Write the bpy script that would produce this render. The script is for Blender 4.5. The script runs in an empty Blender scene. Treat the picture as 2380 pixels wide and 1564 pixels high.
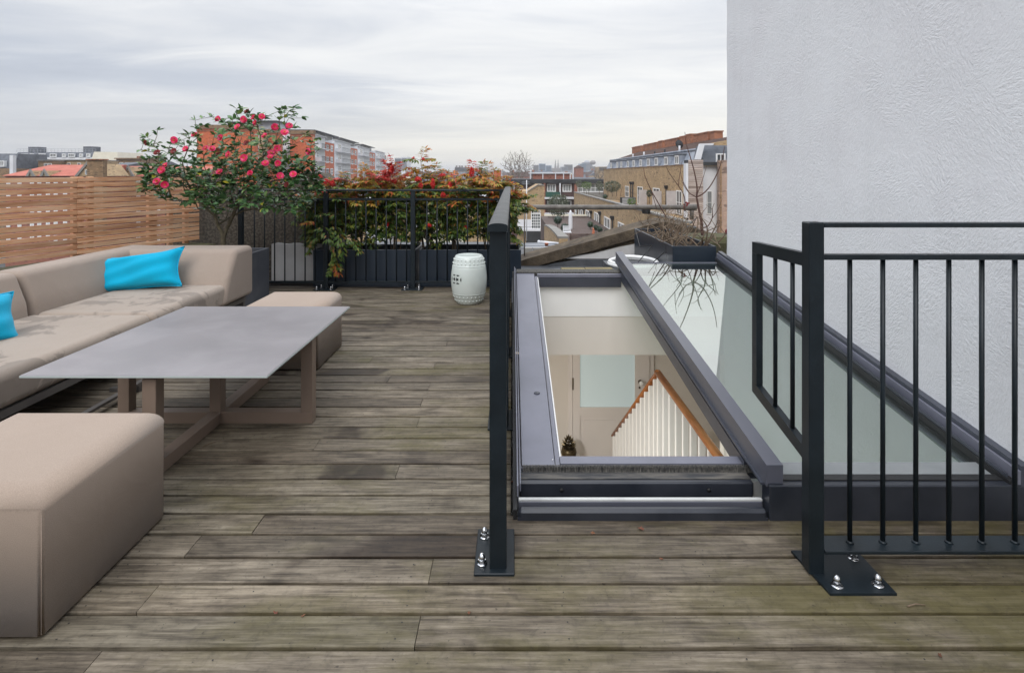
import bpy, bmesh, math, random
from mathutils import Vector, Matrix, Quaternion
import numpy as np

R = math.radians
rnd = random.Random(11)
scene = bpy.context.scene
COL = scene.collection

# ------------------------------------------------------------------ camera, world, sun
EYE = 1.26
F = 1310.0      # focal length in pixels of a 2380 px wide picture
HX, HY = 1190.0, 398.0
cam = bpy.data.cameras.new("camera")
cam.sensor_width = 36.0
cam.lens = 36.0 * F / 2380.0
cam.shift_y = -(782.0 - HY) / 2380.0
cam.clip_start = 0.05
cam.clip_end = 20000
camo = bpy.data.objects.new("camera", cam)
COL.objects.link(camo)
camo.location = (0, 0, EYE)
camo.rotation_euler = (R(90), 0, 0)
scene.camera = camo

SUN_EL, SUN_AZ = 44.0, -165.0     # soft sun behind the camera
GLOW_AZ = 19.0                    # thinner cloud ahead, a little to the right
world = bpy.data.worlds.new("World")
scene.world = world
world.use_nodes = True
wn, wl = world.node_tree.nodes, world.node_tree.links
wn.clear()


def N(t, nodes, **kw):
    n = nodes.new(t)
    for k, v in kw.items():
        if k.startswith('i_'):
            key = k[2:]
            key = int(key) if key.isdigit() else key
            n.inputs[key].default_value = v
        else:
            setattr(n, k, v)
    return n


def ramp(nodes, stops, interp='LINEAR'):
    n = nodes.new('ShaderNodeValToRGB')
    n.color_ramp.interpolation = interp
    el = n.color_ramp.elements
    while len(el) > len(stops):
        el.remove(el[-1])
    while len(el) < len(stops):
        el.new(0.5)
    for e, (p, c) in zip(el, stops):
        e.position = p
        if isinstance(c, (int, float)):
            c = (c, c, c)
        e.color = (c[0], c[1], c[2], 1)
    return n


def build_world():
    out = N('ShaderNodeOutputWorld', wn)
    bg = N('ShaderNodeBackground', wn, i_Strength=0.10)
    sky = N('ShaderNodeTexSky', wn, sky_type='NISHITA', sun_disc=False,
            sun_elevation=R(SUN_EL), sun_rotation=R(SUN_AZ), air_density=1.0, dust_density=3.0)
    tc = N('ShaderNodeTexCoord', wn)
    sep = N('ShaderNodeSeparateXYZ', wn)
    wl.new(tc.outputs['Generated'], sep.inputs[0])
    # cloud deck: direction projected on a flat layer
    zc = N('ShaderNodeMath', wn, operation='MAXIMUM', i_1=0.0)
    wl.new(sep.outputs['Z'], zc.inputs[0])
    za = N('ShaderNodeMath', wn, operation='ADD', i_1=0.045)
    wl.new(zc.outputs[0], za.inputs[0])
    dx = N('ShaderNodeMath', wn, operation='DIVIDE')
    dy = N('ShaderNodeMath', wn, operation='DIVIDE')
    wl.new(sep.outputs['X'], dx.inputs[0]); wl.new(za.outputs[0], dx.inputs[1])
    wl.new(sep.outputs['Y'], dy.inputs[0]); wl.new(za.outputs[0], dy.inputs[1])
    cb = N('ShaderNodeCombineXYZ', wn)
    wl.new(dx.outputs[0], cb.inputs[0]); wl.new(dy.outputs[0], cb.inputs[1])
    mp = N('ShaderNodeMapping', wn)
    mp.inputs['Rotation'].default_value = (0, 0, R(-16))
    mp.inputs['Scale'].default_value = (0.20, 0.36, 1)
    mp.inputs['Location'].default_value = (2.3, 0.7, 0)
    wl.new(cb.outputs[0], mp.inputs[0])
    n1 = N('ShaderNodeTexNoise', wn, i_Scale=1.0, i_Detail=8.0, i_Roughness=0.50, i_Distortion=0.3)
    wl.new(mp.outputs[0], n1.inputs['Vector'])
    n2 = N('ShaderNodeTexNoise', wn, i_Scale=3.0, i_Detail=7.0, i_Roughness=0.60, i_Distortion=1.1)
    wl.new(mp.outputs[0], n2.inputs['Vector'])
    mx = N('ShaderNodeMath', wn, operation='MULTIPLY_ADD', i_1=0.44)
    wl.new(n2.outputs['Fac'], mx.inputs[0]); wl.new(n1.outputs['Fac'], mx.inputs[2])
    # brightening of the layer round the hidden sun (broad)
    dt = N('ShaderNodeVectorMath', wn, operation='DOT_PRODUCT')
    nrm = N('ShaderNodeVectorMath', wn, operation='NORMALIZE')
    wl.new(tc.outputs['Generated'], nrm.inputs[0])
    az = R(GLOW_AZ)
    g = Vector((math.sin(az) * math.cos(R(14)), math.cos(az) * math.cos(R(14)), math.sin(R(14))))
    dt.inputs[1].default_value = g
    wl.new(nrm.outputs[0], dt.inputs[0])
    gl = N('ShaderNodeMapRange', wn)
    gl.inputs['From Min'].default_value = 0.45
    gl.inputs['From Max'].default_value = 1.0
    gl.inputs['To Min'].default_value = -0.13
    gl.inputs['To Max'].default_value = 0.20
    wl.new(dt.outputs['Value'], gl.inputs[0])
    ad = N('ShaderNodeMath', wn, operation='ADD')
    wl.new(mx.outputs[0], ad.inputs[0]); wl.new(gl.outputs[0], ad.inputs[1])
    cr = ramp(wn, [(0.42, (0.43, 0.465, 0.535)), (0.60, (0.51, 0.545, 0.61)), (0.72, (0.60, 0.625, 0.67)), (0.85, (0.74, 0.75, 0.765)), (1.0, (0.84, 0.84, 0.83))])
    wl.new(ad.outputs[0], cr.inputs[0])
    # warm pale band close to the horizon
    hz = N('ShaderNodeMapRange', wn)
    hz.inputs['From Min'].default_value = 0.0
    hz.inputs['From Max'].default_value = 0.13
    hz.inputs['To Min'].default_value = 0.9
    hz.inputs['To Max'].default_value = 0.0
    wl.new(zc.outputs[0], hz.inputs[0])
    hm = N('ShaderNodeMix', wn, data_type='RGBA')
    hc = ramp(wn, [(0.35, (0.50, 0.515, 0.55)), (0.95, (0.86, 0.82, 0.71))])
    wl.new(dt.outputs['Value'], hc.inputs[0])
    wl.new(hz.outputs[0], hm.inputs['Factor'])
    wl.new(cr.outputs[0], hm.inputs[6]); wl.new(hc.outputs[0], hm.inputs[7])
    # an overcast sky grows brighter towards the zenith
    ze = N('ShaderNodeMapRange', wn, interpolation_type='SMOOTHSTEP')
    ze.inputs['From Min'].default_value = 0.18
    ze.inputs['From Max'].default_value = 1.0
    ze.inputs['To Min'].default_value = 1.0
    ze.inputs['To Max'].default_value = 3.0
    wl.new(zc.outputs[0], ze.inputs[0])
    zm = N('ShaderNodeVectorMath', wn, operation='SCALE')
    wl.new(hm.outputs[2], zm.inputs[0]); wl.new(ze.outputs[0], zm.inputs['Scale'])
    # overcast layer over the clear sky
    sc = N('ShaderNodeMix', wn, data_type='RGBA', blend_type='MULTIPLY', i_Factor=1.0)
    sc.inputs[7].default_value = (9.6, 9.6, 9.6, 1)
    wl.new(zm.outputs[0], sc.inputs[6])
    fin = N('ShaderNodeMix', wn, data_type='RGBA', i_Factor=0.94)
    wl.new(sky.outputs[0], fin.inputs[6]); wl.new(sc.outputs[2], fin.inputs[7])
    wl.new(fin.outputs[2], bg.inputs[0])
    wl.new(bg.outputs[0], out.inputs[0])


build_world()
sd = bpy.data.lights.new("sun", 'SUN')
sd.energy = 1.2
sd.angle = R(38)
sd.color = (1.0, 0.97, 0.93)
so = bpy.data.objects.new("sun", sd)
COL.objects.link(so)
sdir = Vector((math.sin(R(SUN_AZ)) * math.cos(R(SUN_EL)), math.cos(R(SUN_AZ)) * math.cos(R(SUN_EL)), math.sin(R(SUN_EL))))
so.rotation_euler = sdir.to_track_quat('Z', 'Y').to_euler()
so.location = (5, 5, 30)

vs = scene.view_settings
vs.view_transform = 'Standard'
vs.look = 'None'
vs.exposure = 0.32
vs.gamma = 1.0
vs.use_curve_mapping = False
cy = scene.cycles
cy.max_bounces = 10
cy.diffuse_bounces = 5
cy.glossy_bounces = 4
cy.transmission_bounces = 6
cy.transparent_max_bounces = 12
cy.caustics_reflective = False
cy.caustics_refractive = False
cy.use_denoising = True


# ------------------------------------------------------------------ pixel <-> place helpers (only used to read positions)
def PX(x, d):
    return (x - HX) * d / F


def PZ(y, d):
    return EYE - (y - HY) * d / F


def W(x, y, d):
    return Vector((PX(x, d), d, PZ(y, d)))


# ------------------------------------------------------------------ materials
def base_mat(name):
    m = bpy.data.materials.new(name)
    m.use_nodes = True
    nt = m.node_tree
    return m, nt.nodes, nt.links, nt.nodes['Principled BSDF']


def bump(n, l, b, src, strength, dist=0.01):
    bp = N('ShaderNodeBump', n, i_Strength=strength, i_Distance=dist)
    l.new(src, bp.inputs['Height'])
    l.new(bp.outputs[0], b.inputs['Normal'])
    return bp


def pmat(name, c1, c2=None, scale=4.0, rough=0.6, metal=0.0, bmp=0.0, bscale=60.0, bdist=0.004, spec=0.5, stretch=None, detail=6.0, space='Object', rvar=0.0, lo=0.35, hi=0.65):
    m, n, l, b = base_mat(name)
    b.inputs['Roughness'].default_value = rough
    b.inputs['Metallic'].default_value = metal
    b.inputs['Specular IOR Level'].default_value = spec
    c2 = c2 or tuple(x * 0.85 for x in c1)
    tc = N('ShaderNodeTexCoord', n)
    src = tc.outputs['Object']
    if space == 'World':
        geo = N('ShaderNodeNewGeometry', n)
        src = geo.outputs['Position']
    if stretch:
        mp = N('ShaderNodeMapping', n)
        mp.inputs['Scale'].default_value = stretch
        l.new(src, mp.inputs[0])
        src = mp.outputs[0]
    nz = N('ShaderNodeTexNoise', n, i_Scale=scale, i_Detail=detail, i_Roughness=0.6)
    l.new(src, nz.inputs['Vector'])
    cr = ramp(n, [(lo, c1), (hi, c2)])
    l.new(nz.outputs['Fac'], cr.inputs[0])
    l.new(cr.outputs[0], b.inputs['Base Color'])
    if rvar:
        mr = N('ShaderNodeMapRange', n)
        mr.inputs['To Min'].default_value = max(0.02, rough - rvar)
        mr.inputs['To Max'].default_value = rough + rvar
        l.new(nz.outputs['Fac'], mr.inputs[0])
        l.new(mr.outputs[0], b.inputs['Roughness'])
    if bmp:
        nb = N('ShaderNodeTexNoise', n, i_Scale=bscale, i_Detail=5.0, i_Roughness=0.65)
        l.new(src, nb.inputs['Vector'])
        bump(n, l, b, nb.outputs['Fac'], bmp, bdist)
    return m


def brick_mat(name, c1, c2, mortar, bw=0.225, bh=0.075, var=0.5, light=None):
    m, n, l, b = base_mat(name)
    b.inputs['Roughness'].default_value = 0.9
    tc = N('ShaderNodeTexCoord', n)
    sp = N('ShaderNodeSeparateXYZ', n)
    l.new(tc.outputs['Object'], sp.inputs[0])
    ad = N('ShaderNodeMath', n, operation='ADD')
    l.new(sp.outputs['X'], ad.inputs[0]); l.new(sp.outputs['Y'], ad.inputs[1])
    cb = N('ShaderNodeCombineXYZ', n)
    l.new(ad.outputs[0], cb.inputs[0]); l.new(sp.outputs['Z'], cb.inputs[1])
    bt = N('ShaderNodeTexBrick', n, i_Scale=1.0)
    bt.inputs['Brick Width'].default_value = bw
    bt.inputs['Row Height'].default_value = bh
    bt.inputs['Mortar Size'].default_value = 0.010
    bt.inputs['Color1'].default_value = (*c1, 1)
    bt.inputs['Color2'].default_value = (*c2, 1)
    bt.inputs['Mortar'].default_value = (*mortar, 1)
    bt.inputs['Bias'].default_value = -0.1
    l.new(cb.outputs[0], bt.inputs['Vector'])
    nz = N('ShaderNodeTexNoise', n, i_Scale=0.9, i_Detail=8.0, i_Roughness=0.7)
    l.new(tc.outputs['Object'], nz.inputs['Vector'])
    cr = ramp(n, [(0.3, 1 - var * 0.55), (0.7, 1.1)])
    l.new(nz.outputs['Fac'], cr.inputs[0])
    mx = N('ShaderNodeMix', n, data_type='RGBA', blend_type='MULTIPLY', i_Factor=1.0)
    l.new(bt.outputs['Color'], mx.inputs[6]); l.new(cr.outputs[0], mx.inputs[7])
    # single dark and pale bricks
    mp = N('ShaderNodeMapping', n)
    mp.inputs['Scale'].default_value = (1 / bw, 1 / bh, 1)
    l.new(cb.outputs[0], mp.inputs[0])
    vo = N('ShaderNodeTexVoronoi', n, i_Scale=0.85)
    l.new(mp.outputs[0], vo.inputs['Vector'])
    c3 = ramp(n, [(0.0, 0.35), (0.16, 0.55), (0.2, 1.0), (0.84, 1.0), (0.9, 1.6)], 'CONSTANT')
    l.new(vo.outputs['Color'], c3.inputs[0])
    m2 = N('ShaderNodeMix', n, data_type='RGBA', blend_type='MULTIPLY', i_Factor=0.8)
    l.new(mx.outputs[2], m2.inputs[6]); l.new(c3.outputs[0], m2.inputs[7])
    l.new(m2.outputs[2], b.inputs['Base Color'])
    bump(n, l, b, bt.outputs['Fac'], -0.4, 0.006)
    return m


def leaf_mat(name, stops, rough=0.35, trans=0.25, spec=0.5):
    """Leaf surface: colour differs leaf by leaf (object or island random)."""
    m, n, l, b = base_mat(name)
    geo = N('ShaderNodeNewGeometry', n)
    oi = N('ShaderNodeObjectInfo', n)
    ad = N('ShaderNodeMath', n, operation='ADD')
    l.new(geo.outputs['Random Per Island'], ad.inputs[0]); l.new(oi.outputs['Random'], ad.inputs[1])
    fr = N('ShaderNodeMath', n, operation='FRACT')
    l.new(ad.outputs[0], fr.inputs[0])
    cr = ramp(n, stops)
    l.new(fr.outputs[0], cr.inputs[0])
    l.new(cr.outputs[0], b.inputs['Base Color'])
    b.inputs['Roughness'].default_value = rough
    b.inputs['Specular IOR Level'].default_value = spec
    tr = N('ShaderNodeBsdfTranslucent', n)
    l.new(cr.outputs[0], tr.inputs[0])
    mx = N('ShaderNodeMixShader', n, i_Fac=trans)
    l.new(b.outputs[0], mx.inputs[1]); l.new(tr.outputs[0], mx.inputs[2])
    l.new(mx.outputs[0], n['Material Output'].inputs[0])
    return m


def wood_mat(name, c_dark, c_mid, c_light, moss=None, axis=0, rough=0.75, world_stain=False, grain=1.0):
    m, n, l, b = base_mat(name)
    tc = N('ShaderNodeTexCoord', n)
    oi = N('ShaderNodeObjectInfo', n)
    off = N('ShaderNodeMath', n, operation='MULTIPLY', i_1=57.0)
    l.new(oi.outputs['Random'], off.inputs[0])
    cb = N('ShaderNodeCombineXYZ', n)
    for k in range(3):
        l.new(off.outputs[0], cb.inputs[k])
    va = N('ShaderNodeVectorMath', n, operation='ADD')
    l.new(tc.outputs['Object'], va.inputs[0]); l.new(cb.outputs[0], va.inputs[1])
    mp = N('ShaderNodeMapping', n)
    s = [85 * grain, 85 * grain, 85 * grain]
    s[axis] = 4.0 * grain
    mp.inputs['Scale'].default_value = s
    l.new(va.outputs[0], mp.inputs[0])
    g1 = N('ShaderNodeTexNoise', n, i_Scale=1.0, i_Detail=8.0, i_Roughness=0.70, i_Distortion=0.25)
    l.new(mp.outputs[0], g1.inputs['Vector'])
    mp2 = N('ShaderNodeMapping', n)
    s2 = [13.0 * grain, 13.0 * grain, 13.0 * grain]
    s2[axis] = 3.4 * grain
    mp2.inputs['Scale'].default_value = s2
    l.new(va.outputs[0], mp2.inputs[0])
    g2 = N('ShaderNodeTexNoise', n, i_Scale=1.0, i_Detail=6.0, i_Roughness=0.6, i_Distortion=0.6)
    l.new(mp2.outputs[0], g2.inputs['Vector'])
    sm = N('ShaderNodeMath', n, operation='MULTIPLY_ADD', i_1=0.62)
    l.new(g1.outputs['Fac'], sm.inputs[0])
    h2 = N('ShaderNodeMath', n, operation='MULTIPLY', i_1=0.38)
    l.new(g2.outputs['Fac'], h2.inputs[0])
    l.new(h2.outputs[0], sm.inputs[2])
    cr = ramp(n, [(0.37, c_dark), (0.49, c_mid), (0.60, c_light)])
    l.new(sm.outputs[0], cr.inputs[0])
    # plank by plank tone
    tr = ramp(n, [(0.0, (0.60, 0.56, 0.52)), (0.25, (0.92, 0.91, 0.89)), (0.5, (1.08, 1.06, 1.03)), (0.75, (0.90, 0.91, 0.87)), (1.0, (1.20, 1.16, 1.10))])
    l.new(oi.outputs['Random'], tr.inputs[0])
    mx = N('ShaderNodeMix', n, data_type='RGBA', blend_type='MULTIPLY', i_Factor=1.0)
    l.new(cr.outputs[0], mx.inputs[6]); l.new(tr.outputs[0], mx.inputs[7])
    col = mx.outputs[2]
    geo = N('ShaderNodeNewGeometry', n)
    if moss:
        mpm = N('ShaderNodeMapping', n)
        mpm.inputs['Scale'].default_value = (1.1, 2.6, 1)
        l.new(geo.outputs['Position'], mpm.inputs[0])
        nm = N('ShaderNodeTexNoise', n, i_Scale=1.0, i_Detail=10.0, i_Roughness=0.72, i_Distortion=0.3)
        l.new(mpm.outputs[0], nm.inputs['Vector'])
        # greener towards the right-hand side of the deck, where the wall drips on it
        sx = N('ShaderNodeSeparateXYZ', n)
        l.new(geo.outputs['Position'], sx.inputs[0])
        mr = N('ShaderNodeMapRange', n)
        mr.inputs['From Min'].default_value = -1.8
        mr.inputs['From Max'].default_value = 1.6
        mr.inputs['To Min'].default_value = -0.12
        mr.inputs['To Max'].default_value = 0.10
        l.new(sx.outputs['X'], mr.inputs[0])
        am = N('ShaderNodeMath', n, operation='ADD')
        l.new(nm.outputs['Fac'], am.inputs[0]); l.new(mr.outputs[0], am.inputs[1])
        # a little from plank to plank
        om = N('ShaderNodeMath', n, operation='MULTIPLY_ADD', i_1=0.10, i_2=-0.05)
        l.new(oi.outputs['Random'], om.inputs[0])
        am2 = N('ShaderNodeMath', n, operation='ADD')
        l.new(am.outputs[0], am2.inputs[0]); l.new(om.outputs[0], am2.inputs[1])
        rm = ramp(n, [(0.46, 0.0), (0.64, 0.76)])
        l.new(am2.outputs[0], rm.inputs[0])
        mm = N('ShaderNodeMix', n, data_type='RGBA')
        mm.inputs[7].default_value = (*moss, 1)
        l.new(rm.outputs[0], mm.inputs['Factor']); l.new(col, mm.inputs[6])
        col = mm.outputs[2]
    if world_stain:
        nd = N('ShaderNodeTexNoise', n, i_Scale=1.25, i_Detail=9.0, i_Roughness=0.68, i_Distortion=0.4)
        mpd = N('ShaderNodeMapping', n)
        mpd.inputs['Scale'].default_value = (0.75, 1.6, 1)
        mpd.inputs['Location'].default_value = (3.1, 1.4, 0)
        l.new(geo.outputs['Position'], mpd.inputs[0])
        l.new(mpd.outputs[0], nd.inputs['Vector'])
        rd = ramp(n, [(0.33, 0.30), (0.45, 1.0)])
        l.new(nd.outputs['Fac'], rd.inputs[0])
        m3 = N('ShaderNodeMix', n, data_type='RGBA', blend_type='MULTIPLY', i_Factor=0.38)
        l.new(col, m3.inputs[6]); l.new(rd.outputs[0], m3.inputs[7])
        col = m3.outputs[2]
        # round drip marks
        vo = N('ShaderNodeTexVoronoi', n, i_Scale=1.9)
        wv = N('ShaderNodeTexNoise', n, i_Scale=14.0, i_Detail=2.0)
        l.new(geo.outputs['Position'], wv.inputs['Vector'])
        vadd = N('ShaderNodeMix', n, data_type='RGBA', blend_type='LINEAR_LIGHT', i_Factor=0.05)
        l.new(geo.outputs['Position'], vadd.inputs[6]); l.new(wv.outputs['Color'], vadd.inputs[7])
        l.new(vadd.outputs[2], vo.inputs['Vector'])
        rv = ramp(n, [(0.045, 0.45), (0.075, 1.0)])
        l.new(vo.outputs['Distance'], rv.inputs[0])
        m4 = N('ShaderNodeMix', n, data_type='RGBA', blend_type='MULTIPLY', i_Factor=0.85)
        l.new(col, m4.inputs[6]); l.new(rv.outputs[0], m4.inputs[7])
        col = m4.outputs[2]
        # blotches without direction
        for bs_, lo_, hi_, dk in ((7.0, 0.36, 0.54, 0.92), (30.0, 0.34, 0.48, 0.76)):
            nb_ = N('ShaderNodeTexNoise', n, i_Scale=bs_, i_Detail=7.0, i_Roughness=0.68, i_Distortion=0.7)
            l.new(geo.outputs['Position'], nb_.inputs['Vector'])
            rb_ = ramp(n, [(lo_, dk), (hi_, 1.0), (0.75, 1.14)])
            l.new(nb_.outputs['Fac'], rb_.inputs[0])
            mb_ = N('ShaderNodeMix', n, data_type='RGBA', blend_type='MULTIPLY', i_Factor=1.0)
            l.new(col, mb_.inputs[6]); l.new(rb_.outputs[0], mb_.inputs[7])
            col = mb_.outputs[2]
        # soaked, darker lengths of single boards
        sk = N('ShaderNodeTexNoise', n, i_Scale=1.0, i_Detail=4.0, i_Roughness=0.6, i_Distortion=0.6)
        mpk = N('ShaderNodeMapping', n)
        mpk.inputs['Scale'].default_value = (1.1, 1.1, 1.1)
        l.new(va.outputs[0], mpk.inputs[0])
        l.new(mpk.outputs[0], sk.inputs['Vector'])
        rk = ramp(n, [(0.335, (0.26, 0.21, 0.18)), (0.40, (1, 1, 1))])
        l.new(sk.outputs['Fac'], rk.inputs[0])
        mk_ = N('ShaderNodeMix', n, data_type='RGBA', blend_type='MULTIPLY', i_Factor=0.9)
        l.new(col, mk_.inputs[6]); l.new(rk.outputs[0], mk_.inputs[7])
        col = mk_.outputs[2]
        # specks
        ns = N('ShaderNodeTexNoise', n, i_Scale=75.0, i_Detail=3.0)
        l.new(geo.outputs['Position'], ns.inputs['Vector'])
        rs = ramp(n, [(0.27, 0.35), (0.33, 1.0), (0.70, 1.0), (0.78, 1.35)])
        l.new(ns.outputs['Fac'], rs.inputs[0])
        m5 = N('ShaderNodeMix', n, data_type='RGBA', blend_type='MULTIPLY', i_Factor=0.8)
        l.new(col, m5.inputs[6]); l.new(rs.outputs[0], m5.inputs[7])
        col = m5.outputs[2]
        rr = N('ShaderNodeMapRange', n)
        rr.inputs['To Min'].default_value = rough - 0.2
        rr.inputs['To Max'].default_value = rough + 0.12
        l.new(nd.outputs['Fac'], rr.inputs[0])
        l.new(rr.outputs[0], b.inputs['Roughness'])
    else:
        b.inputs['Roughness'].default_value = rough
    l.new(col, b.inputs['Base Color'])
    b.inputs['Specular IOR Level'].default_value = 0.4
    bump(n, l, b, sm.outputs[0], 0.5, 0.0035)
    return m


def fabric_mat(name, c1, c2, stain=False, scale=2.0):
    m, n, l, b = base_mat(name)
    b.inputs['Roughness'].default_value = 0.92
    b.inputs['Specular IOR Level'].default_value = 0.2
    b.inputs['Sheen Weight'].default_value = 0.15
    tc = N('ShaderNodeTexCoord', n)
    nz = N('ShaderNodeTexNoise', n, i_Scale=scale, i_Detail=5.0)
    l.new(tc.outputs['Object'], nz.inputs['Vector'])
    cr = ramp(n, [(0.35, c1), (0.65, c2)])
    l.new(nz.outputs['Fac'], cr.inputs[0])
    nf = N('ShaderNodeTexNoise', n, i_Scale=420.0, i_Detail=2.0)
    l.new(tc.outputs['Object'], nf.inputs['Vector'])
    rf = ramp(n, [(0.3, 0.86), (0.7, 1.12)])
    l.new(nf.outputs['Fac'], rf.inputs[0])
    mx = N('ShaderNodeMix', n, data_type='RGBA', blend_type='MULTIPLY', i_Factor=1.0)
    l.new(cr.outputs[0], mx.inputs[6]); l.new(rf.outputs[0], mx.inputs[7])
    col = mx.outputs[2]
    if stain:
        ns = N('ShaderNodeTexNoise', n, i_Scale=3.1, i_Detail=7.0, i_Roughness=0.6, i_Distortion=0.8)
        l.new(tc.outputs['Object'], ns.inputs['Vector'])
        rs = ramp(n, [(0.515, 1.0), (0.55, 0.68)])
        l.new(ns.outputs['Fac'], rs.inputs[0])
        m2 = N('ShaderNodeMix', n, data_type='RGBA', blend_type='MULTIPLY', i_Factor=1.0)
        l.new(col, m2.inputs[6]); l.new(rs.outputs[0], m2.inputs[7])
        col = m2.outputs[2]
    l.new(col, b.inputs['Base Color'])
    # weave and slow creases
    w1 = N('ShaderNodeTexNoise', n, i_Scale=700.0, i_Detail=1.0)
    l.new(tc.outputs['Object'], w1.inputs['Vector'])
    w2 = N('ShaderNodeTexNoise', n, i_Scale=5.0, i_Detail=3.0, i_Distortion=1.0)
    l.new(tc.outputs['Object'], w2.inputs['Vector'])
    sm = N('ShaderNodeMath', n, operation='MULTIPLY_ADD', i_1=0.12)
    l.new(w1.outputs['Fac'], sm.inputs[0]); l.new(w2.outputs['Fac'], sm.inputs[2])
    bump(n, l, b, sm.outputs[0], 0.35, 0.012)
    return m


def stucco_mat():
    m, n, l, b = base_mat('white_stucco')
    b.inputs['Roughness'].default_value = 0.85
    tc = N('ShaderNodeTexCoord', n)
    nz = N('ShaderNodeTexNoise', n, i_Scale=1.2, i_Detail=8.0, i_Roughness=0.65)
    l.new(tc.outputs['Object'], nz.inputs['Vector'])
    cr = ramp(n, [(0.3, (0.80, 0.79, 0.795)), (0.5, (0.84, 0.84, 0.84)), (0.7, (0.85, 0.855, 0.855))])
    l.new(nz.outputs['Fac'], cr.inputs[0])
    # faint rain streaks and grubby patches
    sk = N('ShaderNodeMapping', n)
    sk.inputs['Scale'].default_value = (7, 7, 0.45)
    l.new(tc.outputs['Object'], sk.inputs[0])
    sn = N('ShaderNodeTexNoise', n, i_Scale=1.0, i_Detail=6.0, i_Roughness=0.65)
    l.new(sk.outputs[0], sn.inputs['Vector'])
    sr = ramp(n, [(0.34, (0.88, 0.88, 0.87)), (0.50, (1, 1, 1))])
    l.new(sn.outputs['Fac'], sr.inputs[0])
    mst = N('ShaderNodeMix', n, data_type='RGBA', blend_type='MULTIPLY', i_Factor=0.22)
    l.new(cr.outputs[0], mst.inputs[6]); l.new(sr.outputs[0], mst.inputs[7])
    # trowel marks: patches whose strokes run in different directions
    vo = N('ShaderNodeTexVoronoi', n, i_Scale=5.0)
    nd = N('ShaderNodeTexNoise', n, i_Scale=3.0, i_Detail=3.0)
    l.new(tc.outputs['Object'], nd.inputs['Vector'])
    dm = N('ShaderNodeMix', n, data_type='RGBA', blend_type='LINEAR_LIGHT', i_Factor=0.18)
    l.new(tc.outputs['Object'], dm.inputs[6]); l.new(nd.outputs['Color'], dm.inputs[7])
    l.new(dm.outputs[2], vo.inputs['Vector'])
    an = N('ShaderNodeSeparateXYZ', n)
    l.new(vo.outputs['Color'], an.inputs[0])
    ang = N('ShaderNodeMath', n, operation='MULTIPLY', i_1=6.28)
    l.new(an.outputs['X'], ang.inputs[0])
    vr = N('ShaderNodeVectorRotate', n, rotation_type='X_AXIS')
    l.new(tc.outputs['Object'], vr.inputs['Vector']); l.new(ang.outputs[0], vr.inputs['Angle'])
    mp = N('ShaderNodeMapping', n)
    mp.inputs['Scale'].default_value = (60, 42, 105)
    l.new(vr.outputs[0], mp.inputs[0])
    st = N('ShaderNodeTexNoise', n, i_Scale=1.0, i_Detail=5.0, i_Roughness=0.62, i_Distortion=0.0)
    l.new(mp.outputs[0], st.inputs['Vector'])
    lo = N('ShaderNodeTexNoise', n, i_Scale=9.0, i_Detail=6.0, i_Roughness=0.6)
    l.new(tc.outputs['Object'], lo.inputs['Vector'])
    # texture flattens in places (painted over)
    fl = N('ShaderNodeTexNoise', n, i_Scale=2.6, i_Detail=4.0)
    l.new(tc.outputs['Object'], fl.inputs['Vector'])
    fr = ramp(n, [(0.38, 0.5), (0.62, 1.0)])
    l.new(fl.outputs['Fac'], fr.inputs[0])
    mu = N('ShaderNodeMath', n, operation='MULTIPLY')
    l.new(st.outputs['Fac'], mu.inputs[0]); l.new(fr.outputs[0], mu.inputs[1])
    sm = N('ShaderNodeMath', n, operation='MULTIPLY_ADD', i_1=0.5)
    l.new(lo.outputs['Fac'], sm.inputs[0]); l.new(mu.outputs[0], sm.inputs[2])
    fine = N('ShaderNodeTexNoise', n, i_Scale=150.0, i_Detail=3.0, i_Roughness=0.6)
    l.new(tc.outputs['Object'], fine.inputs['Vector'])
    s2_ = N('ShaderNodeMath', n, operation='MULTIPLY_ADD', i_1=0.22)
    l.new(fine.outputs['Fac'], s2_.inputs[0]); l.new(sm.outputs[0], s2_.inputs[2])
    bump(n, l, b, s2_.outputs[0], 0.62, 0.010)
    l.new(mst.outputs[2], b.inputs['Base Color'])
    return m


def glass_mat(name, tint, ior=1.55, rough=0.0):
    m, n, l, b = base_mat(name)
    tr = N('ShaderNodeBsdfTransparent', n)
    tr.inputs[0].default_value = (*tint, 1)
    gl = N('ShaderNodeBsdfGlossy', n, i_Roughness=rough)
    gl.inputs[0].default_value = (0.95, 0.98, 0.97, 1)
    fr = N('ShaderNodeFresnel', n, i_IOR=ior)
    mx = N('ShaderNodeMixShader', n)
    co = N('ShaderNodeMath', n, operation='MULTIPLY_ADD', i_1=0.68, i_2=0.32)    # solar-control coating on the face the ray meets first
    l.new(fr.outputs[0], co.inputs[0])
    ge = N('ShaderNodeNewGeometry', n)
    fo = N('ShaderNodeMath', n, operation='SUBTRACT', i_0=1.0)
    l.new(ge.outputs['Backfacing'], fo.inputs[1])
    mu = N('ShaderNodeMath', n, operation='MULTIPLY')
    l.new(co.outputs[0], mu.inputs[0]); l.new(fo.outputs[0], mu.inputs[1])
    l.new(mu.outputs[0], mx.inputs[0]); l.new(tr.outputs[0], mx.inputs[1]); l.new(gl.outputs[0], mx.inputs[2])
    l.new(mx.outputs[0], n['Material Output'].inputs[0])
    n.remove(b)
    return m


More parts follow.
